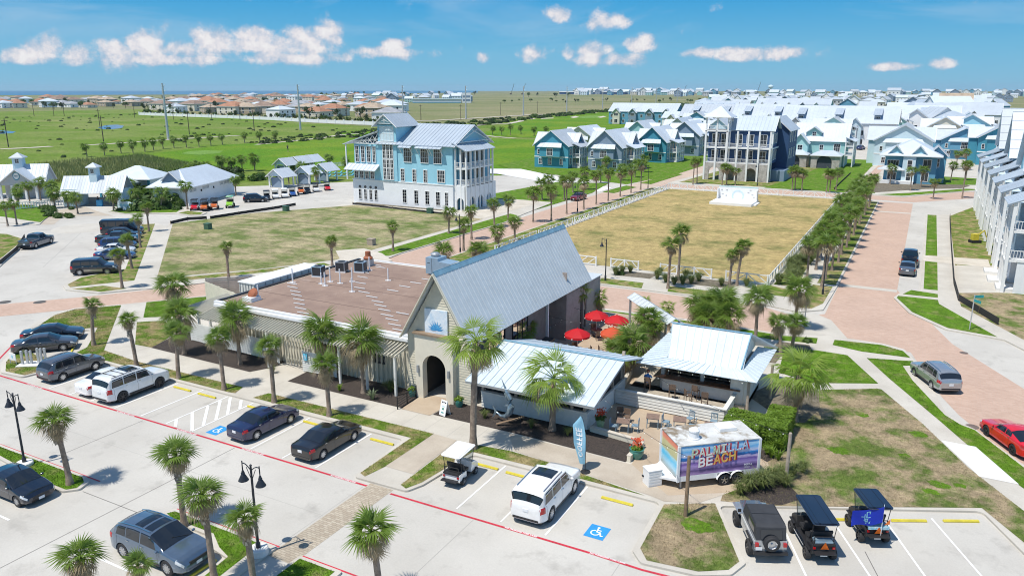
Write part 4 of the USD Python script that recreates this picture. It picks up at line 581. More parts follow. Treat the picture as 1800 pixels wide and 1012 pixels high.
for k in range(26): put(br, 'bottle', la([(.04, 0), (.04, .18), (.015, .24), (.015, .3), (.001, .3)], 6, (-15.0 + .2 * k, 53.42, 1.25 if k % 2 else 1.74)), ('teal_pot', 'walnut_top', 'clear_glass', 'green_pot')[k % 4])
for k in range(9): put(br, 'eave_bulb', MB().sphere((-15.9 + .85 * k, 49.95, 2.55), .035, 1), 'bulb_white')
board_fence('white board parapet of the bar deck above the dining patio', [(-17.4, 48.05), (-9.75, 48.05), (-9.75, 51.2)], 1.05, .21, 'white_board', name='deck_fence'); pf = thing('parapet_cap', 'broad white cap rail on the bar deck parapet', 'cap rail'); put(pf, 'cap_board', bx(-17.5, -9.6, 47.95, 48.25, 1.2, 1.27), 'white_board'); put(pf, 'cap_board', bx(-9.9, -9.6, 48.25, 51.2, 1.2, 1.27), 'white_board')
# small shelter roof behind the bar
v = thing('entry_shelter', 'small gabled grey shelter roof behind the courtyard', 'shelter'); P1, P2 = np.array([-22.4, 66.0]), np.array([-16.6, 59.6]); dn = (P2 - P1) / np.linalg.norm(P2 - P1); nn = np.array([-dn[1], dn[0]])
if True:
    q = lambda P, o, z: (*(P + nn * o), z)
    roof_panels(v, q(P1, -.75, 3.0), q(P2, -.75, 3.0), q(P2, 0, 3.45), q(P1, 0, 3.45), 12, 'galv_roof'); roof_panels(v, q(P2, .75, 3.0), q(P1, .75, 3.0), q(P1, 0, 3.45), q(P2, 0, 3.45), 12, 'galv_roof')
    for s in (.06, .94):
        for o in (-.6, .6): b = P1 + (P2 - P1) * s + nn * o; put(v, 'post', bx(b[0] - .09, b[0] + .09, b[1] - .09, b[1] + .09, FL, 3.05), 'grey_metal')
# food trailer
TA = math.atan2(3.3, 3.85); tl = thing('food_trailer', 'white food trailer with a painted beach mural and red block letters', 'food trailer', (-8.95, 40.75, FL), TA)
TL, TW, Z0, Z1 = 2.45, 1.2, .5, 2.62
put(tl, 'body', bx(-TL, TL, -TW, TW, Z0, Z1), 'white_metal'); put(tl, 'roof', bx(-TL - .04, TL + .04, -TW - .04, TW + .04, Z1, Z1 + .05), surf('trailer_roof', (.50, .50, .47), .6, vs=1.2, col2=(.62, .62, .6), wear=(.9, .5, .62, (.24, .19, .13))))
for sx in (-1, 1):
    for sy in (-1, 1): put(tl, 'corner_post', bx(sx * TL - .07, sx * TL + .07, sy * TW - .07, sy * TW + .07, Z0 - .03, Z1 + .01), 'white_metal')
put(tl, 'skirt', bx(-TL - .01, TL + .01, -TW - .015, TW + .015, Z0 - .02, Z0 + .3), 'white_metal')
N = {'tc': ('texture_coordinate', {}), 's': ('separate_xyz', {}), 'n': ('noise_texture', dict(scale=1.6, detail=6, roughness=.65)), 'mp': ('mapping', dict(mapping_type='point', scale=(1, 1, 4))), 'a': ('math', dict(math_type='multiply_add', value2=.35)), 'r': ('map_range', dict(from_min=.8, from_max=2.75, clamp=True)), 'k': ('rgb_ramp', dict(ramp=[(0, (.10, .05, .12)), (.12, (.34, .22, .46)), (.22, (.10, .06, .20)), (.36, (.46, .32, .66)), (.46, (.18, .10, .40)), (.54, (.66, .52, .76)), (.58, (.03, .12, .40)), (.66, (.02, .26, .66)), (.70, (.66, .66, .84)), (.82, (.16, .50, .86)), (.92, (.50, .74, .92)), (1, (.03, .36, .80))])), 'p': ('principled_bsdf', dict(roughness=.35))}
M['mural'] = usdkit.material(stage, '/World/Looks/mural', N, [('tc.object', 's.vector'), ('tc.object', 'mp.vector'), ('mp.vector', 'n.vector'), ('n.fac', 'a.value1'), ('s.z', 'a.value3'), ('a.value', 'r.value'), ('r.result', 'k.fac'), ('k.color', 'p.base_color')], surface='p.BSDF')
N2 = dict(N); N2['k'] = ('rgb_ramp', dict(ramp=[(0, (.30, .30, .26)), (.2, (.35, .60, .72)), (.38, (.10, .52, .78)), (.5, (.35, .62, .68)), (.55, (.50, .48, .26)), (.8, (.58, .55, .30)), (.86, (.75, .30, .18)), (1, (.75, .22, .16))]))
M['mural_end'] = usdkit.material(stage, '/World/Looks/mural_end', N2, [('tc.object', 's.vector'), ('tc.object', 'mp.vector'), ('mp.vector', 'n.vector'), ('n.fac', 'a.value1'), ('s.z', 'a.value3'), ('a.value', 'r.value'), ('r.result', 'k.fac'), ('k.color', 'p.base_color')], surface='p.BSDF')
mu = put(tl, 'mural_panel', bx(-TL + .1, TL - .08, -TW - .012, -TW, Z0 + .28, Z1 - .04), 'mural'); put(tl, 'mural_panel', bx(-TL - .012, -TL, -TW + .1, TW - .1, Z0 + .1, Z1 - .04), 'mural_end', label='end panel painted with blue water, yellow sky and red top')
def block_text(txt, x0, z0, dx, h, rise, fronts):
    for i, ch in enumerate(txt):
        x = x0 + dx * i; z = z0 + rise * i; tm = meshkit.text_mesh(ch, h, .02, bold=True); w = tm.bounds[1][0] - tm.bounds[0][0]; V = np.asarray(tm.vertices); s = min(1.25, dx * .86 / w); xx = (V[:, 0] - tm.bounds[0][0]) * s
        face = np.column_stack([x + xx, -TW - .062 - V[:, 2], z + V[:, 1] + rise / dx * xx]); F = np.asarray(tm.faces); n_ = len(V); sd = [np.column_stack([x + o + xx, -TW - .045 + o * .18 - V[:, 2] * .4, z - o * .28 + V[:, 1] + rise / dx * xx]) for o in (.03, .06, .09, .12)]; side = np.vstack(sd); FS = np.vstack([F + n_ * k for k in range(4)])
        put(tl, 'letter_side', (side, FS), 'letter_red'); put(tl, 'letter', (face, F), fronts[i % len(fronts)])
surf('letter_red', (.72, .05, .08), .4); surf('letter_cream', (.80, .76, .66), .4, vs=6, col2=(.62, .70, .62)); surf('letter_green', (.30, .50, .30), .4, vs=9, col2=(.75, .75, .60)); surf('letter_sky', (.75, .78, .82), .4, vs=9, col2=(.16, .38, .62)); surf('letter_orange', (.80, .32, .08), .4, vs=8, col2=(.78, .60, .15)); surf('letter_white', (.80, .80, .80), .4)
block_text('PALMILLA', -1.72, 1.88, .435, .50, .035, ['letter_green', 'letter_cream', 'letter_cream', 'letter_green', 'letter_cream', 'letter_sky', 'letter_sky', 'letter_sky'])
block_text('BEACH', -1.28, 1.28, .46, .54, .05, ['letter_white', 'letter_white', 'letter_orange', 'letter_orange', 'letter_orange'])
for t_, z_, h_ in (('PORT A', 1.06, .10), ('T E X A S', .92, .06)): tm = meshkit.text_mesh(t_, h_, .006, bold=True); put(tl, 'small_lettering', MB().mesh(tm, XZ, (1.55, -TW - .014, z_)), 'letter_white')
put(tl, 'roof_vent', la([(.34, 0), (.34, .08), (.28, .1), (.28, .42), (.31, .44), (.31, .52), (.2, .6), (.001, .6)], 18, (-1.25, -.45, Z1 + .05)), 'white_metal'); put(tl, 'roof_unit', MB().mesh(trimesh.convex.convex_hull(np.array([(sx * a, sy * b, z) for z, a, b in ((0, .52, .36), (.2, .52, .36), (.32, .36, .24)) for sx in (-1, 1) for sy in (-1, 1)])), t=(1.05, .25, Z1 + .06)), WP)
def wheel(par, c, r, w, side, rimm='rim_silver', name='wheel', spokes=5):
    """wheel with axis along y of its parent; side -1/+1 is where the visible face looks"""
    p = xf(par, name, c); A = AY if side > 0 else AY * np.array([[1.], [-1.], [1.]]); A = np.array([[1., 0, 0], [0, 0, side], [0, 1, 0]])
    put(p, 'tyre', la([(r * .62, -w / 2), (r * .92, -w / 2), (r, -w * .3), (r, w * .3), (r * .92, w / 2), (r * .64, w / 2), (r * .62, w * .3)], 20, A=A) if side > 0 else la([(r * .62, w * .3), (r * .64, w / 2), (r * .92, w / 2), (r, w * .3), (r, -w * .3), (r * .92, -w / 2), (r * .62, -w / 2)], 20, A=A), 'tyre')
    m = la([(r * .64, w * .42), (r * .60, w * .48), (r * .56, w * .30)], 20, A=A); m.lathe([(.001, w * .46), (r * .14, w * .46), (r * .16, w * .3)], 10, A=A)
    for k in range(spokes):
        a = 2 * math.pi * k / spokes + .3; m.beam(A @ np.array([math.cos(a) * r * .1, math.sin(a) * r * .1, w * .40]), A @ np.array([math.cos(a) * r * .6, math.sin(a) * r * .6, w * .44]), r * .16, .02, up=A @ np.array([0, 0, 1.]))
    put(p, 'rim', m, rimm); put(p, 'brake', la([(.001, w * .2), (r * .6, w * .2)], 14, A=A), 'black_matte')
    return p
plain('tyre', (.022, .022, .024), .8); plain('rim_silver', (.52, .53, .55), .28, metal=.9); plain('rim_dark', (.05, .05, .055), .3, metal=.7)
for x in (.35, 1.15):
    wheel(tl, (x, -TW - .03, .35), .35, .22, -1); put(tl, 'mudguard', MB().add(*(lambda a: (np.vstack([np.stack([x + .47 * np.cos(a), np.full(9, -TW - .16), .35 + .47 * np.sin(a)], 1), np.stack([x + .47 * np.cos(a), np.full(9, -TW + .02), .35 + .47 * np.sin(a)], 1)]), [f for i in range(8) for f in ((i, i + 1, i + 10), (i, i + 10, i + 9))]))(np.linspace(.15, math.pi - .15, 9))), 'white_metal')
    put(tl, 'wheel_well', bx(x - .4, x + .4, -TW - .02, -TW + .1, .2, .75), 'black_matte')
put(tl, 'nose_platform', MB().add([(-TL - 1.1, -.35, .46), (-TL, -1.15, .46), (-TL, 1.15, .46), (-TL - 1.1, .35, .46), (-TL - 1.1, -.35, .56), (-TL, -1.15, .62), (-TL, 1.15, .62), (-TL - 1.1, .35, .56)], BOXF), 'white_metal'); put(tl, 'drawbar', bm((-TL, -.8, .42), (-TL - 1.6, 0, .42), .08).beam((-TL, .8, .42), (-TL - 1.6, 0, .42), .08), DM)
for x in (-2.2, 2.2): put(tl, 'jack_leg', bx(x - .04, x + .04, -1.1, -1.02, 0, .5), 'grey_metal')
v = thing('storage_bin', 'white louvred plastic bin in front of the food trailer', 'bin', (*G(1146, 853)[:2], FL), TA + .1); put(v, 'body', bx(-.42, .42, -.35, .35, 0, .95), WP); put(v, 'lid', bx(-.45, .45, -.38, .38, .95, 1.0), WP)
for k in range(5): put(v, 'ridge', bx(-.4, .4, -.37, -.35, .1 + k * .17, .2 + k * .17), WP)
# low walls, planters
def low_wall(lb, pts, h, w=.22, m='cream_plaster'):
    g = thing('low_wall', lb, 'wall', kind=None)
    for a, b in zip(pts, pts[1:]): put(g, 'wall_section', bm((*a, FL + h / 2), (*b, FL + h / 2), w, h), m); put(g, 'cap', bm((*a, FL + h + .03), (*b, FL + h + .03), w + .06, .06), 'sand')
low_wall('low cream wall edging the mulch bed beside the patio', [(-17.2, 43.0), (-13.45, 42.5)], .32); low_wall('short cream wall at the patio entrance by the pot', [(-13.45, 42.35), (-13.55, 40.1)], .36); low_wall('cream kerb wall left of the bar deck', [(-17.6, 49), (-18.4, 54.2)], .5)
# ================================================================ VEHICLES
import manifold3d
def paint(name, col, rough=.22, metal=.0, var=.04):
    N = {'g': ('geometry', {}), 'n': ('noise_texture', dict(scale=3.0, detail=4.0)), 'r': ('rgb_ramp', dict(ramp=[(.35, np.array(col) * (1 - var)), (.65, np.array(col) * (1 + var))])), 'n2': ('noise_texture', dict(scale=6.0, detail=5.0)), 'rr': ('map_range', dict(from_min=.35, from_max=.7, to_min=rough * .45, to_max=rough * .45 + .06)),
         'p': ('principled_bsdf', dict(metallic=metal, coat_weight=1.0, coat_roughness=.03))}
    M[name] = usdkit.material(stage, f'/World/Looks/{name}', N, [('g.position', 'n.vector'), ('n.fac', 'r.fac'), ('r.color', 'p.base_color'), ('g.position', 'n2.vector'), ('n2.fac', 'rr.value'), ('rr.result', 'p.roughness')], surface='p.BSDF'); return name
plain('car_glass', (.012, .016, .022), .05, spec=.9); plain('headlight', (.55, .58, .60), .12, spec=.8, coat=.6); plain('taillight', (.42, .01, .012), .2, coat=.5); plain('chrome', (.6, .61, .62), .15, metal=1.0); plain('plate_white', (.7, .72, .74), .5); plain('orange_lens', (.7, .22, .02), .3); plain('seat_black', (.02, .02, .022), .6); plain('seat_cream', (.55, .50, .42), .6); plain(TB, (.02, .02, .022), .5)
paint('paint_white_pearl', (.76, .76, .75)); paint('paint_white_suv', (.72, .735, .74)); paint('paint_navy', (.012, .016, .055)); paint('paint_black', (.012, .011, .012)); paint('paint_blackblue', (.008, .012, .022)); paint('paint_graphite', (.085, .085, .095), metal=.5); paint('paint_silver', (.42, .44, .46), metal=.6); paint('paint_steel_blue', (.12, .17, .235), metal=.5); paint('paint_slate', (.13, .14, .16), metal=.5); paint('paint_red_car', (.62, .012, .02)); paint('paint_maroon', (.16, .012, .02)); paint('paint_blue_car', (.015, .035, .12)); paint('paint_lime', (.30, .60, .05)); paint('paint_orange', (.62, .14, .02)); paint('paint_cart_blue', (.03, .10, .35)); paint('paint_tan', (.30, .26, .20))
def lerp(pts, x): return float(np.interp(x, [p[0] for p in pts], [p[1] for p in pts]))
KIND = {
 'sedan': dict(L=4.9, W=1.86, r=.34, wb=2.9, top=[(-2.45, .80), (-2.38, 1.0), (-1.62, 1.07), (-.85, 1.40), (-.2, 1.46), (.35, 1.43), (1.22, .98), (2.2, .80), (2.45, .62)], deck=[(-2.45, .80), (-2.38, .98), (-1.6, 1.02), (.0, .98), (1.25, .95), (2.2, .78), (2.45, .60)], rg=(-1.6, -.85), ws=(1.2, .36), sw=[(-1.3, -.42), (-.36, .72)], fs=1),
 'suv': dict(L=4.75, W=1.88, r=.36, wb=2.7, top=[(-2.37, .95), (-2.3, 1.12), (-1.95, 1.58), (-1.6, 1.66), (-.3, 1.72), (.3, 1.68), (1.15, 1.10), (2.1, .96), (2.37, .72)], deck=[(-2.37, .95), (-2.3, 1.08), (-1.2, 1.08), (.5, 1.04), (1.2, 1.06), (2.1, .94), (2.37, .70)], rg=(-2.27, -1.95), ws=(1.13, .32), sw=[(-1.75, -1.2), (-1.15, -.28), (-.22, .72)]),
 'bigsuv': dict(L=5.3, W=2.04, r=.42, wb=3.1, top=[(-2.65, 1.05), (-2.6, 1.22), (-2.42, 1.80), (-2.2, 1.90), (-.4, 1.95), (.5, 1.90), (1.25, 1.24), (2.45, 1.12), (2.65, .80)], deck=[(-2.65, 1.05), (-2.6, 1.2), (.5, 1.2), (1.3, 1.2), (2.45, 1.1), (2.65, .78)], rg=(-2.58, -2.42), ws=(1.23, .52), sw=[(-2.25, -1.35), (-1.28, -.3), (-.22, .85)]),
 'hatch': dict(L=4.25, W=1.8, r=.33, wb=2.65, top=[(-2.12, .85), (-2.05, 1.02), (-1.35, 1.33), (-.6, 1.42), (.25, 1.38), (1.1, .95), (1.9, .76), (2.12, .58)], deck=[(-2.12, .85), (-2.05, 1.0), (-.8, 1.02), (1.15, .92), (1.9, .74), (2.12, .56)], rg=(-2.0, -1.35), ws=(1.08, .27), sw=[(-1.2, -.35), (-.29, .62)]),
 'coupe': dict(L=4.75, W=1.9, r=.35, wb=2.72, top=[(-2.37, .80), (-2.3, 1.02), (-1.85, 1.04), (-.75, 1.34), (-.2, 1.38), (.2, 1.35), (1.0, .98), (2.1, .82), (2.37, .62)], deck=[(-2.37, .80), (-2.3, 1.0), (-1.8, 1.02), (1.05, .94), (2.1, .80), (2.37, .60)], rg=(-1.8, -.78), ws=(.98, .22), sw=[(-1.0, -.42), (-.36, .6)]),
 'crossover': dict(L=5.15, W=2.0, r=.40, wb=3.05, top=[(-2.57, 1.0), (-2.48, 1.2), (-2.1, 1.56), (-1.75, 1.68), (-.7, 1.77), (.35, 1.72), (1.35, 1.16), (2.2, 1.02), (2.45, .9), (2.57, .68)], deck=[(-2.57, 1.0), (-2.48, 1.16), (-1.6, 1.18), (.5, 1.08), (1.4, 1.11), (2.2, .99), (2.45, .87), (2.57, .66)], rg=(-2.44, -2.1), ws=(1.33, .38), sw=[(-1.95, -1.3), (-1.24, -.3), (-.22, .85)]),
 'van': dict(L=5.9, W=2.05, r=.36, wb=3.6, top=[(-2.95, 1.1), (-2.9, 2.3), (-2.7, 2.48), (1.2, 2.48), (1.6, 2.2), (2.3, 1.25), (2.85, 1.02), (2.95, .8)], deck=[(-2.95, 1.1), (-2.9, 1.4), (1.2, 1.4), (2.3, 1.2), (2.85, 1.0), (2.95, .78)], rg=(-2.96, -2.9), ws=(2.25, 1.62), sw=[(-2.7, -1.7), (-1.6, -.6), (-.5, .5), (.65, 1.5)])}
def car(name, label, cat, kind, paintm, loc, heading, group=None, rim='rim_silver', extra=(), lower=None, plate_front=True):
    K = KIND[kind]; L, W, r, wb = K['L'], K['W'], K['r'], K['wb']; c = thing(name, label, cat, (loc[0], loc[1], loc[2] if len(loc) > 2 else 0.004), math.radians(heading), group)
    xs = sorted(set([p[0] for p in K['top']] + [p[0] for p in K['deck']] + list(np.linspace(-L / 2, L / 2, 25)))); xs = [x for i, x in enumerate(xs) if i == 0 or x - xs[i - 1] > .03 or x == xs[-1]]; zb = .20 if kind in ('sedan', 'coupe', 'hatch') else .26; S = []
    for x in xs:
        u = abs(x) / (L / 2); w = W / 2 * (1 - .10 * max(0, (u - .72) / .28) ** 2 - .13 * max(0, (u - .92) / .08) ** 2); dk, tp = lerp(K['deck'], x), lerp(K['top'], x); z0 = zb + .10 * max(0, (u - .8) / .2); cab = min(1, max(0, (tp - dk - .04) / .25))
        wr = W / 2 * .74 if kind not in ('van', 'bigsuv') else W / 2 * .82
        p5 = (w - .06, dk); hi = max(tp, dk + .015); c6 = (p5[0] - .06 + (wr + .08 - p5[0] + .06) * cab, dk + (hi - dk) * .80); c7 = (w * .74 + (wr - w * .74) * cab, hi - .03 * cab + .004)
        S.append([(0, z0), (w - .14, z0), (w - .01, z0 + .10), (w, z0 + (dk - z0) * .55), (w - .015, dk - .09), p5, c6, c7, (w * .4 if cab < .5 else wr * .5, hi + .026), (0, hi + .042)])
    S = np.array([[(x, y, z) for y, z in s] for x, s in zip(xs, S)]); n, m = S.shape[:2]; mir = S[:, ::-1] * np.array([1, -1, 1]); full = np.concatenate([S, mir[:, 1:-1]], 1); k = full.shape[1]; F = []
    for i in range(n - 1):
        for j in range(k): a0, a1, b0, b1 = i * k + j, i * k + (j + 1) % k, (i + 1) * k + j, (i + 1) * k + (j + 1) % k; F += [(a0, b1, b0), (a0, a1, b1)]
    V = full.reshape(-1, 3); V = np.vstack([V, full[0].mean(0), full[-1].mean(0)]); c0, c1 = len(V) - 2, len(V) - 1
    for j in range(k): F += [(c0, (j + 1) % k, j), (c1, (n - 1) * k + j, (n - 1) * k + (j + 1) % k)]
    tm = trimesh.Trimesh(V, F, process=True); tm.fix_normals(); body = tm
    try:
        mf = manifold3d.Manifold(manifold3d.Mesh(np.asarray(tm.vertices, np.float32), np.asarray(tm.faces, np.uint32)))
        for sx in (-1, 1):
            for sy in (-1, 1): mf = mf - manifold3d.Manifold.cylinder(.36, r * 1.14, r * 1.14, 24).rotate([90, 0, 0]).translate([sx * wb / 2, sy * (W / 2 - .17) + .18, r])
        mm = mf.to_mesh(); body = trimesh.Trimesh(mm.vert_properties[:, :3], mm.tri_verts, process=False)
        if len(body.faces) < 50: body = tm
    except Exception: body = tm
    put(c, 'body', (np.asarray(body.vertices), np.asarray(body.faces)), paintm, smooth=32); put(c, 'underbody', bx(-L / 2 + .25, L / 2 - .25, -W / 2 + .22, W / 2 - .22, .17, .62), 'black_matte')
    def pt(x, j, s):
        i = np.clip(np.searchsorted(xs, x) - 1, 0, n - 2); t = (x - xs[i]) / (xs[i + 1] - xs[i]); j0 = int(min(math.floor(j), m - 2)); f = j - j0; P = (S[i, j0] * (1 - f) + S[i, j0 + 1] * f) * (1 - t) + (S[i + 1, j0] * (1 - f) + S[i + 1, j0 + 1] * f) * t; return P * np.array([1, s, 1])
    def patch(x0, x1, j0, j1, s, nu=5, nv=4, off=.008, f0=0., f1=0.):
        g = np.array([[pt(x0 + (x1 - x0) * a / nu + (f0 * (1 - a / nu) + f1 * a / nu) * (b / nv), j0 + (j1 - j0) * b / nv, s) for b in range(nv + 1)] for a in range(nu + 1)]); du = np.gradient(g, axis=0); dv = np.gradient(g, axis=1); nn = np.cross(du, dv); nn /= np.maximum(np.linalg.norm(nn, axis=2, keepdims=True), 1e-9); cc = g.reshape(-1, 3).mean(0) - np.array([g[..., 0].mean() * .8, 0, .6]); sg = np.sign((nn.reshape(-1, 3) @ cc).sum()) or 1; g = g + nn * off * sg; F = []
        for a in range(nu):
            for b in range(nv): q = [a * (nv + 1) + b, a * (nv + 1) + b + 1, (a + 1) * (nv + 1) + b + 1, (a + 1) * (nv + 1) + b]; F += [(q[0], q[1], q[2]), (q[0], q[2], q[3])]
        return g.reshape(-1, 3), np.array(F)
    def both(x0, x1, j0, j1, **kw): b = MB(); [b.add(*patch(x0, x1, j0, j1, s, **kw)) for s in (1, -1)]; return b
    put(c, 'windshield', both(K['ws'][0] - .02, K['ws'][1], 6.05 if kind != 'van' else 6.1, 9, nv=6), 'car_glass'); put(c, 'rear_window', both(K['rg'][0] + .03, K['rg'][1] + .0, 6.1, 9, nv=6), 'car_glass')
    for s in (1, -1):
        for i, (a, b) in enumerate(K['sw']): put(c, 'side_window', MB().add(*patch(a, b, 5.12, 6.55 if kind != 'van' else 6.2, s, f0=.12 if i == 0 and kind != 'van' else 0., f1=-.34 if i == len(K['sw']) - 1 else 0.)), 'car_glass')
        put(c, 'headlight', MB().add(*patch(L / 2 - .42, L / 2 - .05, 3.7, 4.9, s)), 'headlight'); put(c, 'taillight', MB().add(*patch(-L / 2 + .03, -L / 2 + .36, 3.55 if kind != 'bigsuv' else 3.2, 4.95, s)), 'taillight')
        mxx = K['ws'][0] - .28; q = pt(mxx, 5, s); put(c, 'mirror', MB().sphere(q + np.array([0, s * .11, .07]), .1, 1, (.7, 1.0, .75)), paintm if paintm != 'paint_white_suv' else 'chrome')
        for xx in ([K['sw'][-1][0] - .03, K['sw'][-1][1] + .12] + ([K['sw'][0][0] + .1] if len(K['sw']) > 1 else [])): put(c, 'door_seam', MB().add(*patch(xx, xx + .014, 2.1, 5.0, s, nu=1, nv=6, off=.004)), TB)
        for xx in [a + .16 for a, b in K['sw'][-2:]]: q = pt(xx, 4.3, s); put(c, 'door_handle', MB().cbox(q + np.array([0, s * .012, 0]), (.17, .03, .03)), 'chrome' if lower is None else TB)
        if kind in ('suv', 'bigsuv', 'crossover'): put(c, 'roof_rail', tb([pt(x, 7.2, s) + np.array([0, 0, .05]) for x in np.linspace(-L / 2 + .55, .25, 6)], .022, 6), 'chrome' if paintm not in ('paint_white_suv',) else TB); put(c, 'sill_trim', MB().add(*patch(-wb / 2 + r * 1.2, wb / 2 - r * 1.2, 1.4, 2.35, s, off=.012)), lower or TB)
    for sx in (-1, 1):
        for s in (1, -1): wheel(c, (sx * wb / 2, s * (W / 2 - .12), r), r, .23, s, rim, spokes=10 if rim == 'rim_silver' else 6)
    zg = lerp(K['deck'], L / 2 - .1) - .12; put(c, 'grille', MB().cbox((L / 2 - .03, 0, zg), (.08, W * .5, .16)), TB); put(c, 'front_intake', MB().cbox((L / 2 - .05, 0, zb + .16), (.1, W * .6, .12)), TB)
    if plate_front: put(c, 'licence_plate', MB().cbox((L / 2 + .012, 0, zg - .13), (.02, .31, .15)), 'plate_white')
    put(c, 'licence_plate', MB().cbox((-L / 2 - .01, 0, .78 if kind not in ('bigsuv', 'van') else .95), (.03, .31, .15)), 'plate_white'); put(c, 'rear_bumper_trim', MB().cbox((-L / 2 + .03, 0, zb + .2), (.1, W * .72, .12)), TB if kind in ('suv', 'bigsuv', 'crossover', 'coupe') else paintm)
    for e in extra:
        if e == 'sunroof': put(c, 'sunroof', both(-.75, .2, 7.6, 9, nv=4, off=.012), 'car_glass')
        if e == 'twin_sunroof': put(c, 'sunroof', both(-.25, .25, 7.5, 9, nv=4, off=.012), 'car_glass'); put(c, 'sunroof', both(-.95, -.4, 7.5, 9, nv=4, off=.012), 'car_glass')
        if e == 'bars':
            for x in (-1.7, -1.1, -.5): a, b = pt(x, 7.2, 1), pt(x, 7.2, -1); put(c, 'cross_bar', bm(a + (0, 0, .06), b + (0, 0, .06), .05, .03), TB)
        if e == 'wiper': put(c, 'wiper', bm(pt(K['ws'][0] - .05, 7.5, 1) + (0, 0, .03), pt(K['ws'][0] - .3, 8.6, -1) + (0, 0, .03), .02), TB)
        if e == 'tan_lower':
            for s in (1, -1): put(c, 'lower_panel', MB().add(*patch(-wb / 2 + r * 1.2, wb / 2 - r * 1.2, 1.5, 3.0, s, off=.012)), 'paint_tan')
    return c
car('black_sedan', 'black sedan hatchback parked beyond the grey sedan at the left lawn', 'car', 'sedan', 'paint_blackblue', (-67.15, 38.0), 48)
car('grey_sedan', 'grey sedan with chrome window line parked beside the charging posts', 'car', 'sedan', 'paint_graphite', (-65.0, 36.0), 50)
car('grey_crossover', 'grey blue crossover parked right of the charging posts', 'car', 'suv', 'paint_slate', (-57.45, 33.55), 91, extra=('wiper',), rim='rim_silver')
car('white_coupe', 'white car half hidden behind the big white sport utility with roof bars', 'car', 'sedan', 'paint_white_pearl', (-52.2, 33.3), 90)
car('white_sport_utility', 'big white sport utility with black roof bars in the left stalls', 'car', 'bigsuv', 'paint_white_suv', (-49.85, 33.35), 91, rim='rim_dark', extra=('bars', 'sunroof'))
car('navy_sedan', 'dark navy sedan parked beside the blue accessible symbol', 'car', 'sedan', 'paint_navy', (-36.5, 33.35), 88)
car('black_sedan', 'black sedan parked nearest the tan crossing walk', 'car', 'sedan', 'paint_black', (-31.0, 33.3), 90)
car('white_sport_utility', 'large white sport utility with dark sunroof beside the feather flag', 'car', 'bigsuv', 'paint_white_pearl', (-15.95, 33.75), 91, extra=('sunroof',))
car('black_hatchback', 'black hatchback nosing in from the left picture edge', 'car', 'hatch', 'paint_blackblue', (-42.25, 20.7), 1)
car('blue_sport_utility', 'steel blue sport utility with twin sunroofs at the palm island', 'car', 'crossover', 'paint_steel_blue', (-30.15, 20.55), 1, extra=('twin_sunroof', 'wiper'))
car('silver_crossover', 'silver crossover parked on the right brick street', 'car', 'suv', 'paint_silver', (2.65, 63.55), 116)
car('red_coupe', 'bright red sports coupe at the right picture edge', 'car', 'coupe', 'paint_red_car', (7.05, 54.0), 117.5, rim='rim_dark')
car('blue_grey_sedan', 'blue grey sedan parked behind the dark pickup on the right street', 'car', 'sedan', 'paint_slate', (-.3, 103.2), 90.5)
car('maroon_sedan', 'dark red car driving on the brick street beyond the hall', 'car', 'sedan', 'paint_maroon', (-61.3, 143.0), -91)
car('black_sport_utility', 'black sport utility with tan lower panels nearest the west island tip', 'car', 'bigsuv', 'paint_blackblue', (-87.6, 55.9, .004), 38, extra=('tan_lower',))
car('blue_car', 'dark blue car parked second from the west island tip', 'car', 'sedan', 'paint_blue_car', (-93.0, 62.2), 38); car('white_car', 'white car in the west row between two dark blue ones', 'car', 'sedan', 'paint_white_pearl', (-96.0, 64.4), 38)
car('dark_sport_utility', 'dark blue sport utility in the west row beside the white car', 'car', 'suv', 'paint_blue_car', (-98.6, 66.6), 38)
car('shuttle_van', 'tall dark shuttle van at the far end of the west row', 'van', 'van', 'paint_blackblue', (-108.0, 74.0), 38)
car('dark_sport_utility', 'dark sport utility tucked before the shuttle van', 'car', 'suv', 'paint_black', (-104.8, 72.0), 38)
car('black_sport_utility', 'black sport utility parked among the golf carts', 'car', 'suv', 'paint_blackblue', (*G(450, 355)[:2], .004), 42)
for px, py, h, pm, k, lb in ((1436, 261.5, 80, 'paint_white_pearl', 'suv', 'tiny white sport utility on the far grass between houses'), (1513, 264, 75, 'paint_blue_car', 'suv', 'tiny dark blue car on the far green lot'), (1532, 263, 75, 'paint_white_pearl', 'suv', 'tiny white car on the far green lot')): car('distant_car', lb, 'car', k, pm, (*G(px, py)[:2], .13), h)
def pickup(label, pm, loc, heading, bump='chrome'):
    K = KIND['pickup'] = dict(L=5.8, W=2.0, r=.40, wb=3.65, top=[(-2.9, 1.1), (-2.85, 1.18), (-.85, 1.2), (-.75, 1.78), (-.5, 1.88), (.6, 1.88), (1.45, 1.25), (2.7, 1.12), (2.9, .8)], deck=[(-2.9, 1.1), (-2.85, 1.16), (1.45, 1.18), (2.7, 1.1), (2.9, .78)], rg=(-.86, -.74), ws=(1.42, .62), sw=[(-.55, .1), (.16, 1.0)])
    c = car('pickup_truck', label, 'pickup truck', 'pickup', pm, loc, heading); put(c, 'cargo_bed', bx(-2.75, -.95, -.78, .78, 1.185, 1.215), 'black_matte'); put(c, 'bed_rail', bx(-2.85, -.9, .8, .95, 1.18, 1.26).box(-2.85, -.9, -.95, -.8, 1.18, 1.26).box(-2.88, -2.78, -.8, .8, 1.18, 1.26), pm); put(c, 'rear_bumper', bx(-3.02, -2.88, -.92, .92, .5, .68), bump)
pickup('white and brown pickup truck driving in the west car park', 'paint_slate', (-111.0, 62.6, .004), 118); pickup('dark pickup truck parked ahead of the blue grey sedan on the right street', 'paint_blackblue', (-.2, 109.0, .004), 90.5); pickup('dark pickup truck in the middle of the west row', 'paint_black', (-102.2, 69.2, .004), 38)
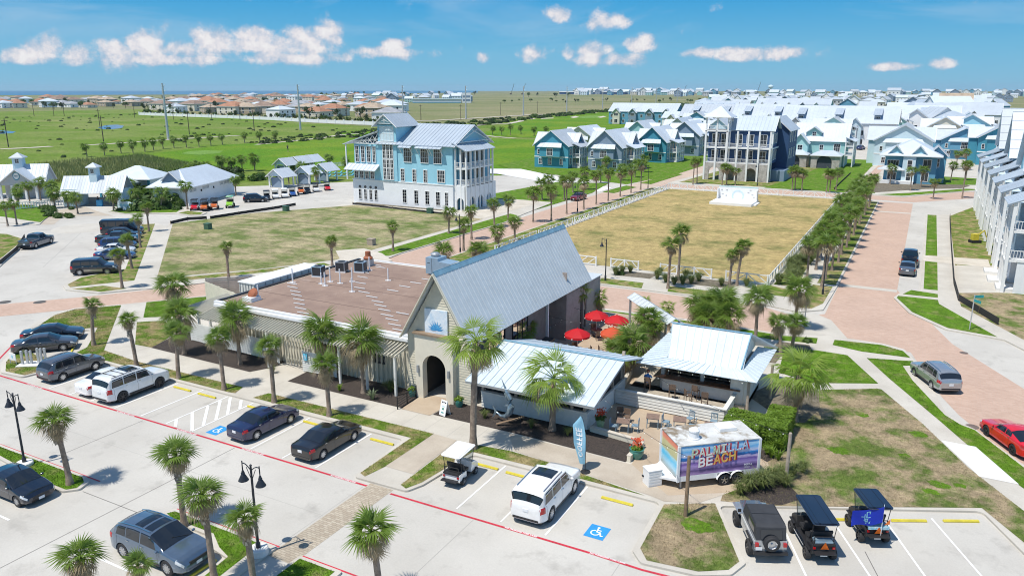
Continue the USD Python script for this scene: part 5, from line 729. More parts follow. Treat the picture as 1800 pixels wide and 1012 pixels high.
# golf carts
def cart(name, label, loc, heading, body, seat='seat_black', roof=WP, rows=1, lifted=False, top=None, group=None, cat='golf cart'):
    c = thing(name, label, cat, loc, math.radians(heading), group); r = .30 if lifted else .23; up = .22 if lifted else 0.0; L0, L1 = -.95 - .8 * (rows - 1), 1.15
    put(c, 'chassis', bx(L0, L1 - .1, -.58, .58, .28 + up, .38 + up), TB)
    fr = np.array([(L1 - .75, .40), (L1 - .62, .92), (L1 - .25, .86), (L1 + .05, .62), (L1 + .08, .34)]); put(c, 'front_body', MB().prism(Polygon(fr).buffer(.03), -.56, .56, np.array([[1., 0, 0], [0, 0, 1], [0, 1, 0]]), (0, 0, up)), body, smooth=40)
    rb = np.array([(L0, .36), (L0 + .05, .72), (L0 + .75, .70), (L0 + .8, .36)]); put(c, 'rear_body', MB().prism(Polygon(rb).buffer(.03), -.56, .56, np.array([[1., 0, 0], [0, 0, 1], [0, 1, 0]]), (0, 0, up)), body, smooth=40)
    for k in range(rows): x = .02 - .82 * k; put(c, 'seat', bx(x - .38, x + .12, -.54, .54, .68 + up, .82 + up), seat); put(c, 'seat_back', bm((x - .36, 0, .84 + up), (x - .50, 0, 1.22 + up), 1.06, .1, up=(1, 0, 0)), seat)
    put(c, 'rear_seat', bx(L0 - .05, L0 + .45, -.5, .5, .72 + up, .82 + up), seat); put(c, 'rear_rack', bm((L0 + .05, -.45, .8 + up), (L0 + .05, -.45, 1.15 + up), .035).beam((L0 + .05, .45, .8 + up), (L0 + .05, .45, 1.15 + up), .035).beam((L0 + .05, -.45, 1.15 + up), (L0 + .05, .45, 1.15 + up), .035).box(L0 - .35, L0 - .05, -.5, .5, .42 + up, .47 + up), TB)
    zr = 1.83 + up; x0, x1 = L0 + .0, L1 - .3
    rp = rnd(rect(x0 - .1, -.62, x1 + .1, .62), .16); put(c, 'roof', MB().prism(rp, zr, zr + .035).prism(rp.buffer(-.10), zr + .034, zr + .065), top or roof)
    if lifted: put(c, 'roof_channel', bx(x0, x1, -.34, -.26, zr + .064, zr + .085).box(x0, x1, .26, .34, zr + .064, zr + .085), top or roof)
    for s in (-1, 1): put(c, 'roof_post', tb([(L1 - .62, s * .53, .85 + up), (x1 - .05, s * .56, zr)], .02, 6), TB); put(c, 'roof_post', tb([(L0 + .28, s * .53, .8 + up), (x0 + .1, s * .56, zr)], .02, 6), TB); put(c, 'headlight', MB().sphere((L1 + .06, s * .42, .62 + up), .07, 1, (.4, 1.2, .7)), 'headlight'); put(c, 'taillight', bx(L0 - .05, L0, s * .45 - .06, s * .45 + .06, .55 + up, .66 + up), 'taillight')
    put(c, 'steering_wheel', la([(.15, -.012), (.17, 0), (.15, .012), (.15, -.012)], 14, A=trimesh.transformations.rotation_matrix(-.9, [0, 1, 0])[:3, :3], c=(.42, .27, 1.02 + up)).tube([(.62, .27, .85 + up), (.42, .27, 1.02 + up)], .02, 6), TB); put(c, 'windscreen', MB().quad((L1 - .61, -.52, .95 + up), (L1 - .61, .52, .95 + up), (x1 - .02, .54, zr - .03), (x1 - .02, -.54, zr - .03)), 'clear_glass')
    for sx in (L0 + .42, L1 - .22):
        for s in (-1, 1): wheel(c, (sx, s * (.53 if not lifted else .6), r), r, .2 if not lifted else .26, s, 'rim_silver' if not lifted else 'rim_dark')
    if lifted:
        for s in (-1, 1): put(c, 'fender', bx(L0 + .1, L0 + .75, s * .55 - .08, s * .55 + .12, 2 * r + .03, 2 * r + .08), body); put(c, 'fender', bx(L1 - .52, L1 + .1, s * .55 - .08, s * .55 + .12, 2 * r + .03, 2 * r + .08), body); put(c, 'side_step', bx(L0 + .8, L1 - .6, s * .62 - .05, s * .62 + .05, .42, .47), 'chrome')
        put(c, 'licence_plate', bx(L0 - .1, L0 - .07, -.16, .16, .42, .57), 'plate_white')
    return c, L0, up
cart('golf_cart', 'white golf cart with white roof parked near the tall palm', (-21.55, 33.75, .004), 93, 'paint_white_pearl')
gl = G(1413, 981), G(1390, 925)
HD = 116.0; hd = np.array([math.cos(math.radians(HD)), math.sin(math.radians(HD))]); rt = np.array([hd[1], -hd[0]])
c1 = (np.array([-3.35, 36.3]) + rt * .62); cc, L0, up = cart('long_golf_cart', 'long black lifted golf cart with orange slow triangle beside the jeep', (*c1, .004), HD, TB, roof='paint_blackblue', rows=2, lifted=True)
surf('orange_tri', (.85, .20, .02), .4)
put(cc, 'tow_triangle', MB().add([(L0 - .12, -.2, .82), (L0 - .12, .2, .82), (L0 - .12, 0, 1.2)], [(0, 1, 2), (0, 2, 1)]), 'orange_tri')
put(cc, 'cargo_bundle', bx(L0 + .0, L0 + .45, -.42, .42, 1.05, 1.12).box(L0 + .05, L0 + .4, -.38, .38, 1.12, 1.17), 'chair_blue')
c2 = (np.array([-.85, 38.35]) + rt * .62); cc, L0, up = cart('flag_golf_cart', 'black lifted golf cart flying a large blue flag', (*c2, .004), HD, TB, roof='paint_blackblue', rows=1, lifted=True); put(cc, 'tow_triangle', MB().add([(L0 - .12, -.2, .75), (L0 - .12, .2, .75), (L0 - .12, 0, 1.12)], [(0, 1, 2), (0, 2, 1)]), 'orange_tri'); put(cc, 'cargo_bundle', bx(L0 - .1, L0 + .4, -.5, .5, .95, 1.1), surf('teal_bundle', (.10, .42, .55), .6, vs=14, col2=(.55, .6, .62)))
fb = np.array([c2[0], c2[1], 0]) + np.array([*(hd * (L0 - .15) + rt * .1), .6]); fl = thing('blue_flag', 'big royal blue flag with pale lettering on a white pole behind the cart', 'flag', tuple(fb), math.radians(HD)); put(fl, 'pole', tb([(0, 0, 0), (.02, 0, 1.75)], .016, 6), WP)
def cloth(u, v): return np.array([.10 * math.sin(u * 7 + v * 2) * u + .25 * u, 1.45 * u * .93, 1.65 - .85 * v - .45 * u - .05 * math.sin(6 * u)])
def grid(fn, nu, nv):
    g = np.array([[fn(a / nu, b / nv) for b in range(nv + 1)] for a in range(nu + 1)]).reshape(-1, 3); F = [f for a in range(nu) for b in range(nv) for f in ((a * (nv + 1) + b, a * (nv + 1) + b + 1, (a + 1) * (nv + 1) + b + 1), (a * (nv + 1) + b, (a + 1) * (nv + 1) + b + 1, (a + 1) * (nv + 1) + b))]; return g, np.array(F)
g_, f_ = grid(cloth, 16, 8); put(fl, 'cloth', (np.vstack([g_, g_ + (-.006, 0, 0)]), np.vstack([f_, f_[:, ::-1] + len(g_)])), surf('flag_blue', (.01, .04, .50), .6, transl=(.02, .08, .6)))
lm = MB()
for (u0, v0, u1, v1) in ((.42, .12, .46, .88), (.42, .12, .56, .17), (.42, .46, .56, .51), (.42, .82, .58, .88), (.53, .12, .57, .5), (.60, .25, .63, .7), (.62, .42, .72, .47), (.50, .55, .60, .78)): q = [cloth(u, v) + (-.012, 0, 0) for u, v in ((u0, v0), (u1, v0), (u1, v1), (u0, v1))]; lm.quad(*q); lm.add(q, [(0, 2, 1), (0, 3, 2)])
put(fl, 'lettering', lm, surf('flag_pale', (.35, .72, .85), .6))
v = thing('small_orange_flag', 'small orange pennant on the corner of the flag cart', 'flag', tuple(np.array([c2[0], c2[1], 0]) + np.array([*(hd * (L0) + rt * .55), .8])), math.radians(HD)); put(v, 'staff', tb([(0, 0, 0), (0, 0, .75)], .012, 5), WP); put(v, 'pennant', MB().add([(0, 0, .7), (0, .0, .4), (-.1, .32, .42), (0.004, 0, .7), (.004, 0, .4), (-.096, .32, .42)], [(0, 1, 2), (3, 5, 4)]), 'orange_tri')
# row of carts at the west lot, each with its own body colour
CR = [(1362, 925, 'paint_red_car', TB, 'red cart with black roof at the left end of the cart row'), (1430, 925, 'paint_orange', TB, 'orange cart with black roof, second in the cart row'), (1500, 915, 'paint_orange', TB, 'orange cart under a dark roof beside the lime one'), (1610, 902, 'paint_lime', 'paint_lime', 'long lime green cart with lime roof')]
CR = [(x / 4, 140 + y / 4, b, r, l) for x, y, b, r, l in CR] + [(450 + x / 4, 140 + y / 4, b, r, l) for x, y, b, r, l in [(70, 848, 'paint_black', TB, 'black cart right of the black sport utility in the cart row'), (130, 838, 'paint_white_pearl', WP, 'white cart with white roof, left of two pale roofs'), (195, 832, 'paint_white_pearl', WP, 'white cart with white roof in the row middle'), (250, 820, 'paint_cart_blue', TB, 'blue cart with dark roof in the cart row'), (310, 808, 'paint_orange', TB, 'orange cart with dark roof in the right half of the row'), (355, 800, 'paint_black', TB, 'black cart beside the white roofless one'), (415, 790, 'paint_white_pearl', TB, 'white cart with black roof next to the red one'), (495, 780, 'paint_red_car', TB, 'red cart at the right end of the row')]]
for i, (x, y, b, r, l) in enumerate(CR): g = G(x, y); cart('row_cart', l, (g[0] - .3, g[1] + .6, .004), -48 if i < 4 else -40, b, roof=r, rows=2 if i in (1, 3) else 1, lifted=i in (0, 1, 2, 3, 8))
# jeep
jp = thing('soft_top_jeep', 'silver jeep with black soft top and rear spare wheel', 'jeep', (*(np.array([-5.85, 35.25]) + rt * .82), .004), math.radians(HD)); JX = lambda pts, y0, y1, t=(0, 0, 0): MB().prism(Polygon(pts), y0, y1, np.array([[1., 0, 0], [0, 0, 1], [0, 1, 0]]), t)
put(jp, 'tub', JX([(-1.95, .55), (-1.95, 1.18), (.55, 1.2), (.6, .55)], -.76, .76), 'paint_silver'); put(jp, 'hood', MB().add([(.55, -.62, .6), (1.9, -.5, .62), (1.9, .5, .62), (.55, .62, .6), (.55, -.62, 1.2), (1.9, -.5, 1.08), (1.9, .5, 1.08), (.55, .62, 1.2)], BOXF), 'paint_slate'); put(jp, 'grille', bx(1.9, 1.93, -.45, .45, .65, 1.05), TB)
st = [(-1.95, 1.18), (-1.82, 1.80), (-1.6, 1.88), (.2, 1.86), (.55, 1.24)]; put(jp, 'soft_top', JX(st, -.70, .70), surf('soft_top_cloth', (.035, .037, .042), .85, bump=.3, bs=14, var=.15)); put(jp, 'top_seam', bx(-1.6, .2, -.69, -.66, 1.865, 1.885).box(-1.6, .2, .66, .69, 1.865, 1.885).box(-.75, -.71, -.68, .68, 1.872, 1.887), TB)
put(jp, 'rear_window', bm((-1.98, 0, 1.26), (-1.87, 0, 1.70), 1.0, .012, up=(1, 0, 0)), 'car_glass'); put(jp, 'windshield', bm((.56, 0, 1.26), (.24, 0, 1.8), 1.2, .012, up=(1, 0, 0)), 'car_glass')
for s in (-1, 1):
    put(jp, 'front_fender', MB().add([(.7, s * .55, 1.0), (1.95, s * .5, .92), (1.95, s * .86, .88), (.7, s * .86, .96), (.7, s * .55, 1.04), (1.95, s * .5, .96), (1.95, s * .86, .92), (.7, s * .86, 1.0)], BOXF if s < 0 else BOXF[:, ::-1]), 'paint_silver'); put(jp, 'rear_flare', bx(-1.75, -.75, min(s * .74, s * .88), max(s * .74, s * .88), .92, .98), TB); put(jp, 'side_stripe', bx(-1.9, .5, min(s * .762, s * .772), max(s * .762, s * .772), .95, 1.12), 'paint_white_pearl')
    put(jp, 'taillight', bx(-2.03, -1.95, s * .66 - .08, s * .66 + .08, .88, 1.06), 'taillight'); put(jp, 'headlight', MB().sphere((1.93, s * .36, .9), .1, 1, (.4, 1, 1)), 'headlight'); put(jp, 'mirror', MB().cbox((.5, s * .88, 1.3), (.06, .16, .16)), TB); put(jp, 'side_window', bx(-1.5, -.55, min(s * .7, s * .708), max(s * .7, s * .708), 1.28, 1.72), 'car_glass')
    for x in (-1.25, 1.3): wheel(jp, (x, s * .76, .39), .39, .27, s, 'rim_dark')
A = np.array([[0, 0, -1.], [1, 0, 0], [0, 1, 0]]); sp = xf(jp, 'spare_wheel', (-2.1, 0, 1.1)); put(sp, 'tyre', la([(.22, .1), (.24, .12), (.34, .12), (.39, .06), (.39, -.1), (.3, -.12)], 20, A=A), 'tyre'); rm = la([(.24, .1), (.21, .06), (.2, .02), (.05, .02), (.05, .09), (.001, .09)], 16, A=A); put(sp, 'rim', rm, 'rim_silver')
put(jp, 'rear_bumper', bx(-2.12, -1.95, -.8, .8, .5, .62), TB); put(jp, 'licence_plate', bx(-2.05, -2.03, .42, .72, .72, .87), 'plate_white')
# ================================================================ PALMS AND PLANTS
def leafmat(name, c1, c2, tr, rough=.5):
    N = {'o': ('geometry', {}), 'oi': ('object_info', {}), 'n': ('noise_texture', dict(scale=1.8, detail=3.0)), 'a': ('math', dict(math_type='multiply_add', value2=.45)), 'a2': ('math', dict(math_type='multiply_add', value2=.55)), 'r': ('rgb_ramp', dict(ramp=[(.2, c1), (.75, c2)])), 'p': ('principled_bsdf', dict(roughness=rough, specular_ior_level=.35)), 't': ('translucent_bsdf', dict(color=tr)), 'm': ('mix_closure', dict(fac=.28))}
    M[name] = usdkit.material(stage, f'/World/Looks/{name}', N, [('o.position', 'n.vector'), ('o.random_per_island', 'a.value1'), ('n.fac', 'a2.value1'), ('a2.value', 'a.value3'), ('a.value', 'r.fac'), ('r.color', 'p.base_color'), ('p.BSDF', 'm.closure1'), ('t.BSDF', 'm.closure2')], surface='m.closure')
leafmat('frond_green', (.09, .155, .02), (.235, .32, .06), (.36, .5, .08)); leafmat('frond_bright', (.15, .235, .03), (.32, .42, .075), (.5, .6, .1)); leafmat('frond_dry', (.36, .29, .18), (.62, .53, .38), (.4, .3, .16), .7); leafmat('leaf_green', (.05, .10, .016), (.14, .22, .04), (.12, .22, .03)); leafmat('leaf_lime', (.13, .22, .02), (.27, .40, .05), (.25, .38, .05)); leafmat('leaf_dark', (.035, .065, .016), (.10, .145, .04), (.06, .10, .02)); leafmat('grass_blade', (.14, .18, .05), (.34, .35, .16), (.2, .25, .08)); leafmat('reed_blade', (.24, .27, .09), (.42, .41, .20), (.2, .2, .08)); leafmat('agave_grey', (.16, .21, .12), (.32, .36, .22), (.2, .25, .12)); leafmat('flower_red', (.55, .05, .02), (.75, .22, .06), (.6, .1, .05))
surf('palm_trunk', (.20, .15, .115), .9, vs=3, col2=(.33, .26, .20), fine=(28, .3), bump=1, bs=22); surf('palm_boots', (.30, .25, .20), .9, vs=6, col2=(.50, .44, .37), fine=(30, .25)); surf('bark', (.12, .09, .065), .9, vs=4, col2=(.2, .16, .12), bump=1, bs=20)
def fan_leaf(rng, pet, rad, droop, nseg=15, spread=2.0):
    """one fan-shaped palm leaf along +x from the origin: petiole, pleated blade with split drooping tips"""
    b = MB(); n0 = 5; px = np.linspace(0, pet, n0); pz = -.10 * (px / pet) ** 2 * pet; w = np.linspace(.03, .014, n0)
    V = np.vstack([np.column_stack([px, w, pz]), np.column_stack([px, -w, pz + .004]), np.column_stack([px, w * 0, pz - .025])]); F = []
    for i in range(n0 - 1): F += [(i, i + 1, n0 + i + 1), (i, n0 + i + 1, n0 + i), (i, 2 * n0 + i, 2 * n0 + i + 1), (i, 2 * n0 + i + 1, i + 1)]
    b.add(V, F); hx, hz = pet, pz[-1]
    for k in range(nseg):
        t = -spread + 2 * spread * (k + .5) / nseg + rng.uniform(-.04, .04); L = rad * (.72 + .28 * math.cos(t * .62)) * rng.uniform(.88, 1.08); d = np.array([math.cos(t), math.sin(t)]); p = np.array([-d[1], d[0]]); ww = rad * spread / nseg * .40
        dz = lambda s: -droop * (s * L) ** 2 * (.8 + .5 * abs(t)) - .12 * L * s
        m, e = d * L * .46, d * L; tip = np.array([hx + e[0] * .95, e[1] * .95, hz + dz(1.0) - .12 * L * droop])
        b.add([(hx, 0, hz), (hx + m[0] + p[0] * ww, m[1] + p[1] * ww, hz + dz(.46)), (hx + m[0] - p[0] * ww, m[1] - p[1] * ww, hz + dz(.46)), (hx + m[0], m[1], hz + dz(.46) + ww * .5), tip], [(0, 2, 3), (0, 3, 1), (1, 3, 4), (3, 2, 4)])
    return b
def palm_crown(name, seed, ngreen, ndry, pet, rad, gm, droop=.5, nseg=15, parts=True, lo=-.45, skirt=-1.15):
    rng = random.Random(seed); p = proto(name); ga = MB(); da = MB()
    for i in range(ngreen + ndry):
        if rng.random() < .10: continue
        dry = i >= ngreen; f = (i + .5) / ngreen if not dry else (i - ngreen + .5) / max(ndry, 1); el = (1.35 - (1.35 - lo) * f ** .8) if not dry else (lo - .05 + (skirt - lo) * f); az = i * 2.39996 + rng.uniform(-.3, .3); el += rng.uniform(-.2, .2); s = rng.uniform(.72, 1.16) * (.88 if dry else 1)
        lf = fan_leaf(rng, pet * s, rad * s, droop * (1.9 if dry else 1), nseg, 1.55 if not dry else 1.15); ce, se = math.cos(el), math.sin(el); A = rotz(az) @ np.array([[ce, 0, -se], [0, 1, 0], [se, 0, ce]]) @ (lambda q: np.array([[1, 0, 0], [0, math.cos(q), -math.sin(q)], [0, math.sin(q), math.cos(q)]]))(rng.uniform(-.4, .4))
        lf.xform(A, (0, 0, .12 * (1 - f) if not dry else -.15 * f))
        if parts: put(p, 'frond' if not dry else 'dry_frond', lf, gm if not dry else 'frond_dry')
        else: v, F = lf.arrays(); (da if dry else ga).add(v, F)
    if not parts:
        put(p, 'fronds', ga, gm, kind='stuff')
        if ndry: put(p, 'dry_fronds', da, 'frond_dry', kind='stuff')
    return p
CROWN = {'s': [palm_crown('sabal_crown', 11 + i, 25, 24, .50, .82, 'frond_green', .42, 13, lo=.12) for i in range(3)], 'w': [palm_crown('fan_crown', 31 + i, 24, 9, .74, .92, 'frond_bright', .42, 17, lo=-.45) for i in range(2)], 'm': [palm_crown('dense_crown', 51 + i, 30, 28, .62, .92, 'frond_green', .45, 13, lo=.05) for i in range(2)],
         'f': [palm_crown('distant_crown', 71 + i, 22, 14, .55, .92, 'frond_green', .42, 8, False, lo=.05) for i in range(3)], 'g': [palm_crown('distant_green_crown', 81 + i, 24, 5, .5, 1.0, 'frond_green', .5, 8, False, lo=-.5) for i in range(2)]}
def trunk_mb(h, r0, r1, lean, rng, n=9):
    z = np.linspace(0, h, 9); c = np.column_stack([lean[0] * (z / h) ** 1.6, lean[1] * (z / h) ** 1.6, z]); r = r0 + (r1 - r0) * (z / h) ** .6 + np.where(z < .2, .06, 0) + np.array([rng.uniform(-.008, .008) for _ in z]); return tb(c, r, n), c[-1]
def boots_mb(top, h, r, rng, hh=1.0):
    b = MB()
    for k in range(34):
        z = h - .02 - hh * (k / 34); a = k * 2.4; o = np.array([math.cos(a), math.sin(a), 0]); t = np.array([-o[1], o[0], 0]); c = np.array([top[0], top[1], z]) + o * r * .9
        b.add([c + t * .07 - (0, 0, .1), c - t * .07 - (0, 0, .1), c + o * .09 + t * .03 + (0, 0, .12), c + o * .09 - t * .03 + (0, 0, .12), c + t * .03 + (0, 0, .1), c - t * .03 + (0, 0, .1)], [(0, 2, 1), (1, 2, 3), (0, 4, 2), (1, 3, 5), (2, 4, 5), (2, 5, 3)])
    return b
pr = random.Random(5)
def hgt(b, t, z0=0.0):
    g = G(*b, z0); best = (9e9, 3)
    for z in np.arange(1.0, 16, .03):
        d = np.array([g[0], g[1], z0 + z]) - np.array([0, 0, CAM_H]); y = 506 - 1340 * (d @ _u) / (d @ _f)
        if abs(y - t) < best[0]: best = (abs(y - t), z)
    return best[1]
def palm(x, y, h, kind, label, scale=1.0, z0=.12, group=None, name='palm_tree', lean=None, r=.15, n=9, boots=None):
    g = thing(name, label, 'palm tree', (x, y, z0), 0, group); lean = lean or (pr.gauss(0, .16), pr.gauss(0, .16)); tm, top = trunk_mb(h, r * 1.15, r * .9, lean, pr, n); put(g, 'trunk', tm, 'palm_trunk', smooth=60)
    if boots is None: boots = kind in 'sm'
    if boots: put(g, 'boots', boots_mb(top, h, r * .95, pr, min(1.3, h * .35)), 'palm_boots', kind='stuff')
    c = pr.choice(CROWN[kind]); xf(g, 'crown', top + (0, 0, .05), pr.uniform(0, 6.28), (scale * pr.uniform(.92, 1.08), scale * pr.uniform(.92, 1.08), scale * pr.uniform(.85, 1.1)), c, rx=pr.gauss(0, .11), ry=pr.gauss(0, .11)); return g
PALMS = [((123, 850), (110, 737), 's', 1.0, 'short palm on the grass island beside the left lamp post'), ((324, 923), (313, 800), 's', .95, 'palm behind the steel blue sport utility at its front corner'), ((377, 1022), (347, 868), 's', .95, 'palm crossing the nose of the steel blue sport utility'), ((446, 1030), (428, 908), 's', .85, 'small palm at the start of the brick crossing'), ((668, 1050), (648, 925), 's', 1.0, 'palm at the bottom edge right of the brick crossing'), ((150, 1100), (133, 985), 's', .9, 'palm crown cut by the bottom edge near the left corner'), ((262, 1120), (246, 996), 's', .55, 'withered palm tip at the bottom edge before the steel blue sport utility'),
 ((832, 787), (829, 596), 'w', 1.36, 'tallest bright palm standing before the arched entrance'), ((971, 755), (969, 662), 'w', 1.4, 'bright green palm in front of the pale blue cafe roof'), ((1397, 740), (1397, 655), 'w', 1.36, 'bright fan palm beside the clipped hedge right of the bar'),
 ((165, 606), (151, 535), 's', .78, 'slender palm on the lawn by the two parked sedans'), ((240, 643), (226, 562), 's', .72, 'slim palm at the foot of the diagonal walk'), ((314, 664), (309, 585), 's', .95, 'palm on the verge behind the big white sport utility'), ((394, 684), (377, 595), 's', .95, 'palm on the verge by the white hatched bay'), ((482, 706), (470, 608), 's', .92, 'palm on the verge beyond the navy sedan'), ((579, 730), (567, 642), 's', .95, 'palm on the verge beyond the black sedan'),
 ((316, 592), (306, 500), 'm', 1.15, 'bushy palm farthest left behind the board fence'), ((324, 622), (314, 550), 'm', 1.1, 'bushy palm in the mulch at the left fence end'), ((422, 640), (420, 562), 'm', 1.2, 'bushy palm in the mulch before the pergola left part'), ((566, 665), (550, 585), 'm', 1.25, 'bushy palm by the short fence with blue sign'), ((639, 690), (635, 600), 'm', 1.3, 'bushy palm in the mulch left of the arched entrance'),
 ((215, 506), (201, 447), 's', .95, 'palm at the tip of the west parking island'), ((232, 472), (221, 420), 's', .9, 'second palm along the west parking island'), ((247, 435), (240, 384), 's', .9, 'third palm along the west parking island'), ((262, 407), (254, 364), 's', .9, 'fourth palm at the far end of the west parking island'), ((402, 490), (394, 434), 's', .85, 'palm at the near left edge of the vacant lot'), ((584, 467), (577, 423), 's', .85, 'lone palm by the bare sand patch of the vacant lot'), ((691, 441), (690, 398), 's', .9, 'palm on the verge at the right corner of the vacant lot'),
 ((789, 410), (786, 373), 'f', 1.0, 'palm at the front right corner of the blue building'), ((815, 440), (813, 393), 'f', .95, 'palm beside the thin lamp pole by the brick street'), ((829, 420), (827, 370), 'f', 1.0, 'palm second along the verge past the blue building'), ((869, 398), (867, 358), 'f', 1.05, 'palm fourth along the verge past the blue building'), ((893, 388), (892, 351), 'f', 1.0, 'palm fifth along the verge past the blue building'), ((905, 424), (906, 390), 'f', .95, 'palm right of the brick street just above the hall ridge'), ((877, 440), (875, 407), 'f', .95, 'palm right of the brick street left of the ridge end'), ((781, 478), (780, 442), 'm', 1.0, 'bushy palm behind the roof air handler'), ((838, 462), (838, 437), 'm', .95, 'low bushy palm behind the hall ridge'), ((850, 455), (852, 436), 'm', .85, 'low palm right of the bushy one behind the hall ridge'),
 ((1174, 507), (1175, 428), 's', 1.05, 'shorter palm of the pair at the park front beds'), ((1192, 487), (1197, 408), 's', 1.1, 'taller palm of the pair at the park front beds'), ((1282, 500), (1279, 447), 's', .9, 'left palm of the second pair by the park front fence'), ((1295, 502), (1302, 432), 's', .95, 'right palm of the second pair by the park front fence'),
 ((1010, 577), (1015, 512), 'w', .88, 'palm standing in the courtyard beside the lone red umbrella'), ((1057, 560), (1057, 522), 'w', .75, 'palm behind the pair of red umbrellas'), ((928, 618), (921, 578), 'w', .85, 'palm against the dark hall wall left of the steel post'), ((1130, 580), (1112, 530), 'w', .5, 'small palm left of the grey shelter roof'), ((1175, 580), (1170, 540), 'w', .55, 'small palm behind the grey shelter roof'),
 ((1327, 605), (1330, 525), 'm', 1.05, 'dark palm with skirt at the street corner left of the sign'), ((1397, 575), (1397, 510), 'm', 1.1, 'bushy palm behind the street sign pole'), ((1372, 625), (1370, 570), 's', 1.0, 'left palm of the pair behind the bar by the corner'), ((1391, 618), (1396, 567), 's', 1.0, 'right palm of the pair behind the bar by the corner')]
for b, t, k, s, l in PALMS:
    z0 = .14 if b[1] < 1000 or b[0] > 600 else .14; g = G(*b, z0); palm(g[0], g[1], max(1.2, hgt(b, t[1], z0) - .12 * s), k, l, s, z0=z0, r=.20 if (b == (832, 787) or b == (971, 755)) else (.17 if k == 'w' else .145), boots=None if k != 'w' else (b == (832, 787)))
# clumping palms of the courtyard (several stems)
def clump(px, py, stems, label, z0=.14, s=1.0):
    g0 = G(px, py, z0); g = thing('clump_palm', label, 'palm tree', (g0[0], g0[1], z0))
    for dx, dy, h, k in stems: tm, top = trunk_mb(h, .13, .11, (dx * .8, dy * .8), pr, 7); v, F = tm.arrays(); put(g, 'trunk', (v + (dx * .4, dy * .4, 0), F), 'palm_trunk'); xf(g, 'crown', top + (dx * .4, dy * .4, 0), pr.uniform(0, 6), s * pr.uniform(.9, 1.08), pr.choice(CROWN[k]))
clump(1252, 586, [(-1.2, .2, 2.2, 'm'), (.5, .5, 2.7, 'm'), (1.3, -.4, 1.9, 'm'), (-.3, -.8, 1.7, 'm'), (-.3, .7, 2.5, 'm')], 'wide many-stemmed palm clump beside the street behind the bar', s=1.22); clump(1098, 655, [(-.6, 0, 1.7, 's'), (.4, .4, 2.3, 'm'), (.2, -.6, 1.5, 's')], 'bushy palm clump with orange flower spikes between cafe and bar', s=1.15); clump(1135, 620, [(0, .2, 2.9, 'm'), (.5, -.2, 2.2, 's')], 'palm clump left of the bar roof', s=1.15); clump(1090, 640, [(.1, .1, 1.0, 's')], 'small palm behind the cafe roof edge', s=.8)
fl_ = MB()
for k in range(26): c = np.array([*(G(1084, 648, 1.0)[:2] + np.array([pr.uniform(-1.1, .6), pr.uniform(-.7, .4)])), pr.uniform(.7, 2.0)]); fl_.add([c, c + (.07, 0, .3), c + (-.05, .05, .28), c + (.0, -.06, .33)], [(0, 1, 2), (0, 2, 3), (0, 3, 1)])
put(None, 'flower_spikes', fl_, 'flower_red', 'orange red flower spikes in the clump between cafe and bar', 'flowers', kind='stuff')
# palm rows
def row(lst, kind, fn, group, s=1.0, name='palm_tree', z0=.14, h=5.0):
    for i, (x, y) in enumerate(lst): palm(x, y, h * pr.uniform(.88, 1.1), kind, fn(i), s * pr.uniform(.92, 1.08), z0, group, name, n=7, r=.13)
ORD = ['first', 'second', 'third', 'fourth', 'fifth', 'sixth', 'seventh', 'eighth', 'ninth', 'tenth', 'eleventh', 'twelfth', 'thirteenth', 'fourteenth', 'fifteenth', 'sixteenth', 'seventeenth', 'eighteenth', 'nineteenth', 'twentieth']
fr_ = [G(*p)[:2] for p in ((937, 391), (969, 389), (996, 377), (1026, 369), (1048, 360), (1069, 354), (1090, 346), (1109, 340), (1126, 335))]
row(fr_, 'f', lambda i: f'{ORD[i]} palm from the hall in the row between brick street and park fence', 'palms along the left park fence', 1.1, h=5.4)
row([(-8.6, 90.4), (-8.7, 94.5)] + [(-8.5 + .2 * (i % 2), 99.5 + 5.4 * i) for i in range(13)], 'f', lambda i: f'{ORD[i]} palm from the near corner in the kerbside row right of the park', 'palms along the right park fence', 1.05, h=4.6)
row([(-10.6 + .3 * (i % 2), 93.5 + 5.6 * i) for i in range(14)], 'f', lambda i: f'{ORD[i]} palm from the near corner in the inner row beside the right park fence', 'palms along the right park fence', 1.05, h=4.3)
lf_ = [(953, 352, 325), (965, 345, 318), (992, 352, 318), (1028, 334, 302), (1007, 339, 310), (1056, 322, 300), (1065, 306, 284), (1090, 318, 296), (1116, 312, 290), (1131, 303, 280)]
for i, (x, y, t) in enumerate(lf_): g = G(x, y); palm(g[0], g[1], max(3, hgt((x, y), t)), 'f', f'{ORD[i]} palm beyond the blue building on the far side of the brick street', 1.1, .1, 'palms before the blue and grey houses', n=7, r=.13)
for i, (x, y, t) in enumerate([(1218, 325, 287), (1225, 324, 284), (1269, 327, 296), (1277, 327, 297), (1292, 327, 302), (1392, 336, 302), (1397, 335, 301), (1409, 336, 306), (1452, 340, 306), (1458, 340, 308), (1469, 336, 304), (1564, 325, 298), (1600, 336, 302), (1618, 330, 300), (1640, 350, 322), (1671, 318, 292), (1691, 349, 292), (1697, 318, 290), (1680, 298, 272), (1696, 300, 270)]):
    g = G(x, y); palm(g[0], g[1], max(2.5, hgt((x, y), t)), 'f', f'{ORD[i]} palm from the left in the line before the houses beyond the park', 1.0, .1, 'palms before the houses beyond the park', n=7, r=.12)
